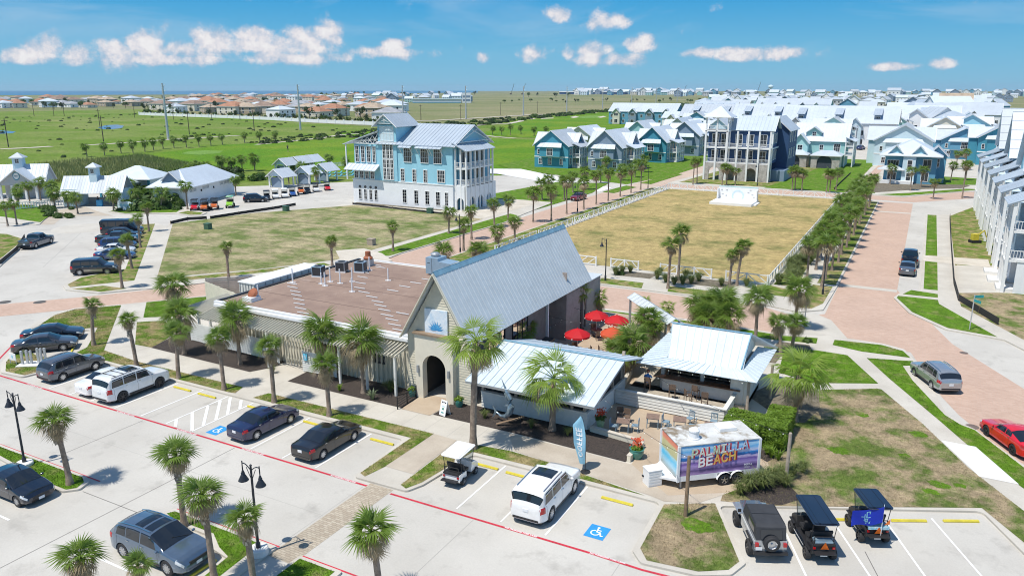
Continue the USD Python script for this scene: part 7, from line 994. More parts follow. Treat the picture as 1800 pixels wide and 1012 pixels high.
# blue and grey gabled houses left of the park corner
def cottage(label, x, y, w, d, h, rise, wall, roofm=WR, side=True, wing=True, wall2=None, garage=False):
    c = thing('gabled_house', label, 'house', (x, y, .02)); gable(c, -w / 2, w / 2, 0, d, 0, h, rise, 'y', wall, roofm, n=12)
    if wing: gable(c, -w / 2 - 2.2, w / 2 - .05, d * .38, d * .8, 0, h - .1, rise * .8, 'x', wall2 or wall, roofm, n=9)
    rplane(c, (-w * .36, -1.7, h - .5), (w * .36, -1.7, h - .5), (w * .3, .1, h + .7), (-w * .3, .1, h + .7), 5, roofm, name='pent_roof'); put(c, 'bay', bx(-w * .3, w * .3, -1.2, 0, h * .5, h - .2), wall); put(c, 'band', bx(-w / 2 - .05, w / 2 + .05, -.07, 0, h * .46, h * .5), WP)
    wins(c, 'f', -1.2, [(0, h * .56, 1.7, 1.9, 4, 2)]); wins(c, 'f', 0, [(-w * .38, h * .6, .6, 1.2, 1, 2), (-w * .32, 1.0, .9, 1.5, 2, 2), (-.4, .9, 1.0, 1.8, 2, 2), (w * .3, 1.0, .9, 1.5, 2, 2)]); wins(c, 'r', w / 2, [(d * t, z, .9, 1.7, 2, 2) for t in (.12, .9) for z in (1.1, h * .58)])
    if side: porch(c, w / 2, w / 2 + 2.3, d * .22, d * .72, (.3, h * .48), h - .4, 1, 4); rplane(c, (w / 2 + 2.8, d * .18, h - .5), (w / 2 + 2.8, d * .76, h - .5), (w / 2 - .1, d * .76, h + .7), (w / 2 - .1, d * .18, h + .7), 5, roofm, name='porch_roof'); [window(c, (w / 2, d * t, z), (0, 1), 1.3, 2.2, 2, 1) for t in (.3, .46, .62) for z in (.4, h * .5)]
    return c
cottage('teal blue gabled house at the left end of the cottage row', -94.3, 199.6, 10.6, 13, 6.4, 4.0, 'wall_teal'); cottage('slate grey gabled house second in the cottage row', -77.6, 198.6, 9.8, 16, 6.6, 4.3, 'wall_slate'); cottage('teal gabled house third along the cottage row', -74.2, 229, 9, 16, 6.4, 4.2, 'wall_teal', WR, wall2='wall_seafoam'); cottage('pale blue gabled house fourth along the cottage row with wide porch', -72.5, 258, 10.5, 18, 6.8, 4.4, 'wall_slate', wall2='wall_blue')
cottage('cream gabled house behind the teal blue end house', -104.5, 243, 11, 15, 5.8, 3.8, 'wall_cream', side=False); cottage('seafoam gabled house behind the third cottage', -92.5, 268, 10, 16, 6.5, 4.2, 'wall_seafoam', side=False); cottage('grey gabled house behind the fourth cottage', -86, 296, 11, 17, 6.6, 4.4, 'wall_cream', 'grey_roof', side=False); cottage('white roofed house at the back of the cottage row', -70, 295, 11, 17, 6.6, 4.4, 'wall_pale', side=False)
# navy tower house
th = thing('tower_house', 'tall navy house with white porches and a square lookout tower', 'house', (-38.0, 190.5, .1)); put(th, 'base_wall', bx(-5.5, 4.0, 2.5, 20, 0, 4.2), 'stone_grey'); put(th, 'base_wall', stand(arch_wall(15.6, 4.2, [(2.6, 2.6, 1.9), (7.0, 2.6, 1.9), (11.4, 2.6, 1.9)], 1), .4, (-10.2, 0), (1, 0)), 'stone_grey'); put(th, 'base_wall', stand(arch_wall(3, 4.2, [(1.5, 1.6, 1.9)], 1), .4, (5.4, 0), (0, 1)), 'stone_grey')
gable(th, -5.0, 5.2, 2.6, 10.5, 4.2, 12.3, 3.0, 'x', 'wall_navy', 'grey_roof', n=12); put(th, 'wall', bx(-10, -5, 2.6, 12, 4.2, 11.6), 'wall_navy'); gable(th, 1.0, 7.8, 10.5, 24, 0, 12.0, 3.0, 'y', 'wall_navy', 'grey_roof', n=10); put(th, 'side_base', bx(5.2, 8.4, 4, 20, 0, 2.6), 'wall_slate')
porch(th, -10.1, 5.3, .1, 2.6, (4.3, 8.0), 11.9, 6, 1, cw=.2); put(th, 'tower_floor', bx(-10.3, -4.6, -.1, 5, 11.7, 12.1), WP); porch(th, -10.1, -4.8, .1, 4.8, (12.1,), 15.2, 2, 2, cw=.16); hip(th, -10.1, -4.8, .1, 4.8, 15.2, 2.6, WR, .7)
wins(th, 'f', 2.6, [(x, z, 1.5, 2.6, 2, 2) for x in (-8.3, -6.1, -2.6, .1, 3.2) for z in (4.5, 8.4)]); wins(th, 'r', 5.2, [(y, z, .9, 2.2, 1, 2) for y in (4.3, 6.4, 8.6) for z in (5, 9)]); wins(th, 'r', 7.8, [(y, z, .9, 2.2, 1, 2) for y in (13, 16, 20) for z in (5, 9)]); put(th, 'band', bx(5.2, 5.6, 2.5, 10.6, 7.7, 8.0), WP)
# teal house with arched garages, light blue house, and others right of it
t2 = thing('teal_garage_house', 'seafoam house with two arched stone garages and broad white roof', 'house', (-27.0, 238, .1)); gable(t2, -7.5, 6.5, 3, 13, 0, 7.4, 4.6, 'x', 'wall_seafoam', WR, n=16); gable(t2, -7.6, -3.4, 0, 8, 0, 6.9, 2.3, 'y', 'wall_aqua', WR, n=6); gable(t2, -4.4, -.4, 4, 8, 8.2, 9.6, 1.4, 'y', 'wall_seafoam', WR, n=4, over=.4)
put(t2, 'garage_wall', stand(arch_wall(6.6, 3.6, [(3.2, 3.2, 1.7)], 1), .4, (-9.5, -4), (1, 0)), 'stone_grey'); put(t2, 'garage_wall', stand(arch_wall(7.6, 3.6, [(3.6, 4.0, 1.6)], 1), .4, (-1.6, -4.6), (1, 0)), 'stone_grey'); put(t2, 'garage_body', bx(-9.4, -3, -3.5, 3, 0, 3.6).box(-1.5, 5.9, -4.1, 3, 0, 3.6), 'wall_cream'); put(t2, 'garage_door', bx(-8, -4.7, -3.62, -3.5, 0, 3.3).box(-.1, 4.1, -4.22, -4.1, 0, 3.5), 'porch_dark'); hip(t2, -9.5, -2.9, -4, 3, 3.6, 1.1, WR, .4, 1.5); hip(t2, -1.6, 6.0, -4.6, 3, 3.6, 1.2, WR, .4, 1.8)
wins(t2, 'f', 0, [(-5.5, 4.4, 1.2, 1.6, 2, 2)]); wins(t2, 'f', 3, [(0, 4.6, .9, 1.4, 2, 2), (4.2, 4.2, 1.6, 2.2, 3, 2)]); window(t2, (-2.4, 4, 8.6), (1, 0), .9, 1.0, 2, 2); porch(t2, 6.5, 8.6, 2.6, 12, (3.4, 6.0), 7.6, 1, 3); rplane(t2, (9.1, 2.2, 7.2), (9.1, 12.6, 7.2), (6.4, 12.6, 8.4), (6.4, 2.2, 8.4), 5, WR, name='porch_roof')
l2 = thing('light_blue_house', 'light blue house with small gablets on a hipped white roof at the corner', 'house', (-3.0, 205, .1)); put(l2, 'wall', bx(-5.4, 5.6, 0, 14, 0, 6.6), 'wall_blue'); put(l2, 'bay', bx(-1.5, 1.2, -1.4, 0, 0, 6.4), 'wall_pale'); hip(l2, -6.2, 6.2, -1.2, 14.5, 6.6, 3.4, WR, .5, -3); hip(l2, -6.4, -1.4, -1.6, 0.2, 3.3, .9, WR, .4, 1)
for x, y in ((-3.2, -.9), (1.8, -.9)): gable(l2, x - 1.4, x + 1.4, y, y + 4, 6.7, 7.2, 1.6, 'y', 'wall_sky', WR, n=3, over=.3)
gable(l2, 3.5, 7.5, 4, 9, 0, 6.6, 2.0, 'y', 'wall_blue', WR, n=4); wins(l2, 'f', 0, [(-3.6, 3.8, 2.4, 1.5, 4, 1), (3.6, 3.7, 1.6, 2.0, 2, 1), (-3.6, .8, 1.8, 1.6, 3, 1), (3.4, .7, 1.4, 1.9, 2, 1)]); wins(l2, 'f', -1.4, [(0, 3.6, .9, 1.9, 1, 2), (0, .8, .9, 1.7, 1, 2)]); wins(l2, 'f', 4, [(5.5, 3.8, 1.2, 1.8, 2, 2)]); put(l2, 'deck', bx(-6, 1.2, -2.6, -.1, 0, .7), WP); wins(l2, 'r', 5.6, [(2, 3.7, 1, 1.8, 2, 2), (11.5, 3.7, 1, 1.8, 2, 2)])
cottage('deep blue house with white hip roof right of the light blue house', 10.5, 285, 13, 14, 6.2, 3.6, 'wall_blue'); cottage('sky blue gabled house behind the deep blue one with big veranda', 14, 345, 14, 16, 8.2, 4.2, 'wall_sky'); cottage('long white roofed house behind the light blue house', -6, 250, 15, 20, 7.4, 4.4, 'wall_pale', side=False)
for px, py, wl, l in ((1655, 262, 'wall_cream', 'cream gabled house left of the deep blue house'), (1698, 244, 'wall_sky', 'sky blue tall house behind the deep blue house'), (1752, 292, 'wall_teal', 'teal house at the hotel roof edge'), (1565, 246, 'wall_seafoam', 'seafoam house by the brick court'), (1222, 242, 'wall_blue', 'blue house left of the tower house roof'), (1605, 234, 'wall_pale', 'pale tall house beyond the brick court'), (1690, 214, 'wall_slate', 'slate tall house in the upper right village'), (1460, 262, 'wall_aqua', 'aqua house between seafoam house and brick walk')):
    g = G(px, py); cottage(l, g[0], g[1], 11, 13, 8.2, 3.4, wl)
# white hotel at the right edge
ht = thing('white_hotel', 'tall white and blue hotel with stacked balconies at the right edge', 'hotel', (9.2, 97.4, .12)); put(ht, 'wall', bx(2.0, 22, 0, 78, 0, 3.6), 'wall_white'); put(ht, 'wall', bx(2.0, 22, .02, 78, 3.6, 10.4), 'wall_slate'); put(ht, 'end_panel', bx(1.0, 22, -.12, 0, 0, 3.55), 'wall_white'); put(ht, 'band', bx(.9, 22.1, -.2, .02, 3.5, 3.75), WP)
hboards(ht, (2.0, .02), (16, .02), 3.8, 10.4, .3, 'wall_slate', t=.05)
for k in range(7):
    y = k * 11.0; porch(ht, 0, 2.0, y, y + 5.4, (3.7, 6.9), 9.9, 1, 2, cw=.16, faces='f'); r = MB()
    for z in (3.7, 6.9):
        r.box(-.04, .04, y, y + 5.4, z + .95, z + 1.03); n = 20
        for j in range(n): r.box(-.025, .025, y + .1 + j * .27, y + .15 + j * .27, z + .1, z + .95)
    put(ht, 'railing', r, WP); put(ht, 'column', bx(-.16, .16, y + 5.1, y + 5.4, 0, 9.9).box(-.16, .16, y + 2.6, y + 2.9, 0, 9.9), WP); put(ht, 'beam', bx(-.1, .1, y, y + 5.4, 9.3, 9.9).box(-.1, .1, y, y + 5.4, 3.2, 3.45).box(-.1, .1, y, y + 5.4, 6.4, 6.65), WP)
    rplane(ht, (-.7, y + 5.7, 9.7), (-.7, y - .3, 9.7), (2.8, y - .3, 11.2), (2.8, y + 5.7, 11.2), 6, 'grey_roof', name='balcony_roof'); put(ht, 'bay_wall', bx(1.0, 2.0, y + 5.6, y + 10.8, 0, 3.5), 'wall_white'); put(ht, 'bay_wall', bx(1.05, 2.0, y + 5.65, y + 10.75, 3.5, 9.2), 'wall_pale')
    for z in (.4, 3.9, 7.1): window(ht, (2.0, y + 1.4, z), (0, -1), 1.2, 2.3, 2, 1); window(ht, (2.0, y + 3.8, z), (0, -1), 1.2, 2.3, 2, 1); window(ht, (1.0, y + 8.2, z + .5), (0, -1), 1.4, 1.6, 2, 2)
    if k % 2: continue
    put(ht, 'dormer', MB().prism(Polygon([(y + .4, 10.4), (y + 9.4, 10.4), (y + 9.4, 12.0), (y + 4.9, 18.0), (y + .4, 12.0)]), 2.8, 12, np.array([[0, 0, 1.], [1, 0, 0], [0, 1, 0]])), 'wall_sky'); rplane(ht, (2.2, y + 4.9, 18.3), (2.2, y - .4, 11.4), (12, y - .4, 11.4), (12, y + 4.9, 18.3), 5, WR, name='dormer_roof'); rplane(ht, (2.2, y + 10.2, 11.4), (2.2, y + 4.9, 18.3), (12, y + 4.9, 18.3), (12, y + 10.2, 11.4), 5, WR, name='dormer_roof'); window(ht, (2.8, y + 4.9, 12.4), (0, -1), 1.6, 2.0, 2, 2)
rplane(ht, (2.2, 78.5, 10.3), (2.2, -.5, 10.3), (12, -.5, 18.6), (12, 78.5, 18.6), 40, WR); rplane(ht, (22.5, -.5, 10.3), (22.5, 78.5, 10.3), (12, 78.5, 18.6), (12, -.5, 18.6), 40, WR); put(ht, 'gable', stand(Polygon([(2, 10.4), (22, 10.4), (12, 18.5)]), .2, (0, .02), (1, 0)), 'wall_slate'); window(ht, (6, 0, 5), (1, 0), 1.4, 1.8, 2, 2)
for x, y0, y1 in ((.4, .2, 3.2), (-.2, 4.2, 7.0), (-.3, 9.0, 11.5)): put(ht, 'entry_step', bx(x - .9, x + .8, y0, y1, 0, .35), 'walk_new')
# west clubhouse group
gh = thing('gate_house', 'white roofed gate house with a blue cupola over a shaded passage', 'gate house', (-139.6, 90.4, .05), .5, scale=(.66, .66, .9)); put(gh, 'side_wall', bx(-8.6, -4.4, 0, 6, 0, 3.6), 'wall_pale'); put(gh, 'side_wall', bx(7.4, 8.6, 0, 6, 0, 3.6), 'wall_pale'); put(gh, 'back_wall', bx(-4.4, 7.4, 5.6, 5.9, 0, 1.4), 'wall_grey'); put(gh, 'beam', bx(-8.6, 8.6, 0, .3, 2.9, 3.3), WP); roof_panels(gh, (-9.2, -.8, 2.6), (9.2, -.8, 3.0), (9.2, 3, 6.4), (-9.2, 3, 6.2), 22, WR); roof_panels(gh, (9.2, 6.8, 3.0), (-9.2, 6.8, 2.6), (-9.2, 3, 6.2), (9.2, 3, 6.4), 22, WR)
put(gh, 'cupola', bx(-1.1, 1.1, 1.6, 3.8, 5, 8.2), 'wall_pale'); hip(gh, -1.1, 1.1, 1.6, 3.8, 8.2, .9, WR, .5); window(gh, (0, 1.6, 6.9), (1, 0), .9, .8, 2, 2); put(gh, 'blue_box', bx(.6, 2.2, .4, 1.2, 0, 1.3), surf('box_blue', (.05, .30, .55), .4))
pv = thing('club_pavilion', 'grey gabled club pavilion with white roof, cupola and round sign', 'pavilion', (-161.8, 89.0, .05), .7, scale=(.76, .76, .97)); put(pv, 'wall', bx(-4, 5, 3, 10, 0, 3), 'wall_grey'); gable(pv, -4.4, 5.0, 0, 6, 3.0, 3.2, 3.0, 'y', 'wall_grey', WR, n=9, over=.6); gable(pv, -14, 5.6, 3, 11, 2.8, 3.6, 3.2, 'x', 'wall_grey', WR, n=22); put(pv, 'cupola', bx(-2.3, .1, 5.6, 8, 5.4, 8.4), 'wall_pale'); hip(pv, -2.3, .1, 5.6, 8, 8.4, 1.0, WR, .5); window(pv, (-1.1, 5.6, 7.2), (1, 0), .9, .8, 2, 2)
sg = xf(pv, 'round_sign', (.3, -.06, 4.9)); put(sg, 'disc', stand(Point(0, 0).buffer(.85), .06, (0, -.02), (1, 0)), 'wall_teal'); put(sg, 'face', stand(Point(0, 0).buffer(.66), .06, (0, -.04), (1, 0)), WP); put(sg, 'lettering', stand(unary_union([rect(-.42 + .17 * k, -.13, -.30 + .17 * k, .13) for k in range(5)]), .03, (0, -.075), (1, 0)), 'wall_slate')
for x in (-4.0, -1.2, 2.0, 4.6): put(pv, 'column', bx(x - .25, x + .25, -.1, .4, 0, 3), WP)
bh = thing('changing_house', 'long white changing house with hipped white roof behind the golf carts', 'building', (-123.9, 99.4, .05), .38); put(bh, 'wall', bx(-7, 0, 0, 19, 0, 3.6), 'wall_white'); hip(bh, -7.2, .2, -.2, 19.2, 3.6, 3.0, WR, .7, -5.5); gable(bh, -5, -2, .6, 4, 4.6, 5.0, 1.4, 'y', 'wall_slate', WR, n=3, over=.4)
for y in (1.2, 2.6, 6.2, 7.6, 13.5, 15, 16.5): window(bh, (0, y, 2.5), (0, 1), 1.1, .6, 1, 1, glass='wall_grey')
for y in (5, 10): put(bh, 'wall_lamp', bx(0, .2, y - .1, y + .1, 2.2, 2.6), 'black_matte')
hv = thing('hip_pavilion', 'hipped pale roof pavilion with teal posts behind the gate house', 'pavilion', (-149.3, 107.5, 0), .4, scale=.8); hip(hv, -6, 6, -5, 6, 4.4, 3.0, 'pale_roof', .8, .6); hip(hv, -5.5, 3, -9, -5, 3.8, .8, 'pale_roof', .6, 2); put(hv, 'wall', bx(-5, 5, -3, 5, 0, 4.4), 'wall_pale')
for x, y in ((-5.4, -8.6), (2.6, -8.6), (5.6, -4.6), (-5.4, -4.6)): put(hv, 'post', bx(x - .25, x + .25, y - .25, y + .25, 0, 4.2), 'wall_teal')
for i, (x, y, l) in enumerate(((495, 307, 'cabana with dark curtain at the back left'), (520, 303, 'cabana with bare white truss at the back middle'), (486, 330, 'half hidden cabana nearest the carts'), (533, 324, 'cabana with broad white gable in the front row'), (565, 318, 'cabana partly hidden by a palm at the right'), (542, 300, 'small roofed cabana at the back right'))):
    g = G(x, y); c = thing('cabana', 'white gabled pool ' + l, 'cabana', (g[0], g[1], 0), .0); put(c, 'back_wall', bx(-1.9, 1.9, .4, .6, 0, 2.3), 'wall_slate')
    for sx in (-2, 2):
        for yy in (0, 3.4): put(c, 'post', bx(sx - .15, sx + .15, yy - .15, yy + .15, 0, 2.7), WP)
    gable(c, -2.2, 2.2, 0, 3.6, 2.6, 2.7, 1.5, 'y', 'wall_pale', WR, n=4, over=.5)
    put(c, 'brace', bm((-1.9, -.1, 1.8), (-.6, -.1, 2.8), .14).beam((1.9, -.1, 1.8), (.6, -.1, 2.8), .14), WP)
# rows of large roofed houses and the far town
def slab_house(label, x, y, w, d, h, rise, wall, roofm, dorm=0, rz=0.):
    c = thing('long_house', label, 'house', (x, y, .1), rz); gable(c, -w / 2, w / 2, 0, d, 0, h, rise, 'x', wall, roofm, n=max(6, int(w / 1.6)))
    for k in range(dorm): u = -w / 2 + w * (k + .5) / dorm; put(c, 'dormer', bx(u - 1.2, u + 1.2, d * .12, d * .4, h, h + rise * .55), 'wall_slate'); rplane(c, (u - 1.5, d * .06, h + rise * .5), (u + 1.5, d * .06, h + rise * .5), (u + 1.5, d * .4, h + rise * .86), (u - 1.5, d * .4, h + rise * .86), 3, 'grey_roof', name='dormer_roof'); window(c, (u, d * .12, h + rise * .22), (1, 0), 1.6, 1.0, 3, 1)
    for k in range(int(w / 4)): u = -w / 2 + 2 + 4 * k; [window(c, (u, 0, z), (1, 0), 1.3, 1.8, 2, 1) for z in (1.0, 4.4)]
    for k in range(max(1, int(w / 11))): u = -w / 2 + 5.5 + 11 * k; gable(c, u - 2.4, u + 2.4, -1.6, 2, 0, h - .6, 2.4, 'y', R.choice(['wall_grey', 'wall_slate', 'wall_pale', 'wall_cream']), roofm, n=4); window(c, (u, -1.6, h - 2.6), (1, 0), 2.6, 1.6, 4, 1); window(c, (u, -1.6, 1), (1, 0), 2.0, 2.0, 2, 1)
    return c
slab_house('long white house with three shed dormers behind the seafoam house', -32, 330, 42, 22, 9.0, 6.2, 'wall_white', WR, 3); slab_house('long white house with two dormers left of the three dormer one', -66, 356, 26, 20, 9.2, 6.0, 'wall_white', WR, 2); slab_house('broad white house at the far left end of the dormer row', -98, 392, 30, 20, 8.6, 5.6, 'wall_cream', WR, 2)
slab_house('teal roofed long house with pointed blue gables beyond the cottages', -162, 476, 44, 18, 8, 5, 'wall_blue', WR); slab_house('dark navy house with four spiked dormers beyond the cottages', -118, 480, 26, 18, 9, 5, 'wall_navy', 'grey_roof', 4); slab_house('white flat gabled house before the teal long house', -118, 420, 26, 14, 6.5, 3.2, 'wall_white', WR); slab_house('pale blue long house in front of the navy spiked house', -104, 438, 18, 14, 6.5, 3.5, 'wall_pale', WR); slab_house('pale grey house left of the tower house roof', -60, 300, 12, 16, 6.5, 3.8, 'wall_pale', WR)
slab_house('seafoam long house with aqua porch roof in the far middle', -105, 700, 60, 22, 9, 5, 'wall_seafoam', WR); slab_house('pale yellow roofed long house in the far middle', -150, 640, 40, 20, 7, 5.5, 'wall_yellow', WR); slab_house('grey gabled long house right of the dormer row', -3, 420, 30, 22, 8.5, 5.5, 'wall_grey', WR, 1); slab_house('white long house behind the grey gabled long house', 12, 470, 40, 22, 9, 5.5, 'wall_white', WR); slab_house('blue gabled long house at the far right', 66, 560, 26, 20, 10, 5, 'wall_teal', WR); slab_house('tan gabled house rising in the far right skyline', 14, 620, 20, 18, 12, 7, 'wall_tan', 'roof_tan')
def tinyhouse(name, w, d, h, rise, wall, roofm, kind, upper=True):
    p = proto(name)
    put(p, 'wall', bx(-w / 2, w / 2, 0, d, 0, h), wall)
    if kind == 'hip': hip(p, -w / 2, w / 2, 0, d, h, rise, roofm, .6, max(.1, (w - d) / 2))
    else: gable(p, -w / 2, w / 2, 0, d, h - .2, h, rise, kind, wall, roofm, n=4)
    for z in ((1.0, h * .55) if upper else (1.0,)):
        for u in (-w * .3, 0, w * .3): window(p, (u, 0, z), (1, 0), 1.5, 1.6, 1, 1)
        for t in (.25, .7): window(p, (w / 2, d * t, z), (0, 1), 1.4, 1.6, 1, 1)
    put(p, 'porch_post', bx(-w * .4, w * .4, -1.6, -1.5, 2.4, 2.6).box(-w * .4, -w * .4 + .2, -1.6, -1.4, 0, 2.5).box(w * .4 - .2, w * .4, -1.6, -1.4, 0, 2.5), WP); return p
TOWN = [tinyhouse('town_house', w, d, h, r, wl, rf, k) for w, d, h, r, wl, rf, k in ((12, 14, 7, 4.5, 'wall_white', WR, 'y'), (16, 12, 7, 4.2, 'wall_pale', WR, 'x'), (12, 14, 8, 4, 'wall_blue', WR, 'y'), (15, 13, 7, 4, 'wall_seafoam', WR, 'x'), (13, 12, 7.5, 3, 'wall_grey', 'grey_roof', 'hip'), (14, 12, 7, 3.2, 'wall_cream', WR, 'hip'), (18, 14, 9, 4, 'wall_white', WR, 'x'), (12, 12, 8, 4, 'wall_slate', 'grey_roof', 'y'))]
TILE = [tinyhouse('villa', w, d, h, r, wl, rf, 'hip', u) for w, d, h, r, wl, rf, u in ((20, 15, 4, 3.5, 'wall_cream', 'terracotta', False), (22, 16, 6.5, 3.5, 'wall_cream', 'roof_brown', True), (20, 15, 6, 3.2, 'wall_tan', 'roof_tan', True), (18, 15, 4.5, 3, 'wall_white', 'roof_slate', False), (20, 16, 6.5, 3, 'wall_white', WR, True), (21, 16, 6, 3.8, 'wall_cream', 'terracotta', True))]
rt_ = random.Random(21)
TOWN_L = ['white gabled house', 'pale blue broad house', 'blue gabled house', 'seafoam broad house', 'grey hipped house', 'cream hipped house', 'tall white house', 'slate gabled house']; TILE_L = ['terracotta roofed low villa', 'brown roofed villa', 'tan roofed villa', 'slate roofed low villa', 'white roofed villa', 'orange roofed tall villa']
def strew(name, cat, quad, rows, cols, protos, label, group, jit=.35, s=(.85, 1.25)):
    a, b, c, d = (G(*p)[:2] for p in quad)
    for i in range(rows):
        for j in range(cols):
            u, v = (j + .5 + rt_.uniform(-jit, jit)) / cols, (i + .5 + rt_.uniform(-jit, jit)) / rows; p = (a * (1 - u) + b * u) * (1 - v) + (d * (1 - u) + c * u) * v; q = rt_.randrange(len(protos)); L_ = (TILE_L if protos is TILE else TOWN_L)[q] + ' ' + label; thing(name, L_, cat, (p[0], p[1], -.1), rt_.choice([0, 0, 1.57, -.4, .4]), group + ', ' + L_.split(' ')[0], scale=rt_.uniform(*s), proto=protos[q])
strew('town_house', 'house', ((1215, 196), (1540, 205), (1560, 183), (1250, 181)), 4, 9, TOWN, 'in the dense village behind the dormer row', 'village houses behind the dormer row'); strew('town_house', 'house', ((1560, 250), (1720, 262), (1760, 200), (1590, 198)), 5, 6, TOWN, 'in the village right of the brick court', 'village houses right of the brick court', s=(1, 1.35)); strew('town_house', 'house', ((1240, 180), (1790, 186), (1790, 172), (1250, 172)), 5, 14, TOWN, 'in the far town below the skyline', 'far town houses below the skyline'); strew('town_house', 'house', ((1200, 170.5), (1900, 171), (1850, 164.5), (1050, 164.5)), 4, 24, TOWN, 'tiny at the far right skyline', 'tiny skyline houses at the right', s=(1.2, 2)); strew('town_house', 'house', ((700, 185), (830, 180), (830, 168), (560, 168)), 4, 8, TOWN, 'small beside the marina', 'small white houses by the marina', s=(.9, 1.4)); strew('town_house', 'house', ((1010, 168.5), (1220, 168.5), (1240, 163.8), (1000, 163.8)), 2, 18, TOWN, 'tiny on the far flats', 'tiny white buildings on the far flats', s=(1.4, 2.6))
strew('villa', 'house', ((-20, 193), (240, 189), (330, 178), (-20, 176)), 4, 9, TILE, 'in the far left housing estate', 'villas in the far left housing estate'); strew('villa', 'house', ((250, 197), (705, 216), (700, 184), (330, 177)), 6, 12, TILE, 'behind the white estate wall', 'villas behind the white estate wall'); strew('villa', 'house', ((330, 176), (700, 181), (720, 170), (330, 169)), 4, 14, TILE, 'in the far estate rows near the bay', 'small villas near the bay')
def trees_in(quad, n, label, group, s, seed, rows=None):
    rg = random.Random(seed); a, b, c, d = (G(*p)[:2] for p in quad)
    for i in range(n): u, v = rg.random(), rg.random(); p = (a * (1 - u) + b * u) * (1 - v) + (d * (1 - u) + c * u) * v; thing('leafy_tree', label, 'tree', (p[0], p[1], -.2), rg.uniform(0, 6), group, scale=rg.uniform(*s), proto=rg.choice(TREES))
trees_in(((-20, 194), (240, 190), (330, 176), (-20, 174)), 42, 'dark tree between the far left villas', 'trees between the far left villas', (1.0, 2.0), 1); trees_in(((250, 197), (705, 217), (700, 182), (330, 176)), 72, 'dark tree between the villas behind the estate wall', 'trees behind the estate wall', (1.0, 1.9), 2); trees_in(((1210, 196), (1760, 220), (1760, 176), (1260, 176)), 36, 'green tree among the village houses', 'trees among the village houses', (.7, 1.3), 3); trees_in(((560, 172), (1000, 172), (1000, 166), (560, 166)), 24, 'far dark tree on the flats before the horizon', 'far trees on the flats', (1.5, 3.0), 5); trees_in(((880, 184), (1240, 183), (1240, 177), (880, 177)), 26, 'low dark tree along the far road on the flats', 'trees along the far road', (.8, 1.5), 6); trees_in(((1240, 170), (1800, 171), (1800, 165), (1240, 165)), 46, 'far tree in the skyline of the right town', 'trees in the right skyline', (1.4, 2.8), 7)
# air
N = {'v': ('principled_volume', dict(color=(.72, .84, .98), density=HAZE, anisotropy=.2))}
M['haze_air'] = usdkit.material(stage, '/World/Looks/haze_air', N, [], volume='v.volume')
put(None, 'haze', bx(-9700, 9700, -9700, 9700, -1.3, 62), 'haze_air', 'faint bluish air over the plain', 'haze', kind='stuff')
# ================================================================ FURNITURE, LAMPS, SIGNS, PEOPLE, POLES
surf('lamp_iron', (.035, .04, .05), .4, var=.1, metal=.4); surf('pole_galv', (.50, .51, .52), .5, metal=.4); surf('pole_dark', (.08, .06, .05), .85); surf('flag_pale_blue', (.33, .62, .78), .6, var=.05, transl=(.35, .6, .75)); surf('fish_steel', (.24, .32, .38), .3, var=.25, vs=5, metal=.6); surf('silt_black', (.02, .02, .02), .8); surf('sign_green', (.02, .30, .30), .5); surf('lounge_blue', (.10, .42, .62), .6); surf('skin', (.50, .30, .21), .6); surf('shirt_blue', (.08, .26, .62), .8); surf('hair_red', (.16, .05, .03), .7); surf('cloth_dark', (.03, .035, .05), .8); surf('green_box', (.05, .12, .08), .5)
# wheel stops
for x, y, a, l in ((-47.1, 35.45, 0, 'right of the big white sport utility'), (-44.4, 35.4, 0, 'left of the white hatched bay'), (-39.4, 35.45, 0, 'beyond the first blue accessible symbol'), (-34.1, 35.4, 0, 'at the head of the empty bay beside the navy sedan'), (-28.4, 35.4, 0, 'at the head of the stall nearest the tan walk'), (-21.0, 35.72, 0, 'in front of the white golf cart'), (-18.6, 35.65, 0, 'between golf cart and large white sport utility'), (-12.6, 35.65, 0, 'beyond the right blue accessible symbol'), (-1.4, 39.55, .47, 'in front of the flag cart'), (1.5, 41.0, .47, 'in the middle of the empty right lot'), (3.9, 42.25, .47, 'farthest right in the empty right lot'), (-27.6, 20.6, 1.57, 'under the nose of the steel blue sport utility'), (-62.9, 37.0, -.7, 'before the grey sedan')):
    v = thing('wheel_stop', 'yellow wheel stop ' + l, 'wheel stop', (x, y, .004), a); put(v, 'bar', MB().add([(sx * (.92 - .02 * k), sy * (.085 - .03 * k), .02 + .09 * k) for k in (0, 1) for sx, sy in ((-1, -1), (1, -1), (1, 1), (-1, 1))], BOXF), 'paint_yellow'); put(v, 'foot', bx(-.9, .9, -.08, .08, 0, .02), 'joint_dark')
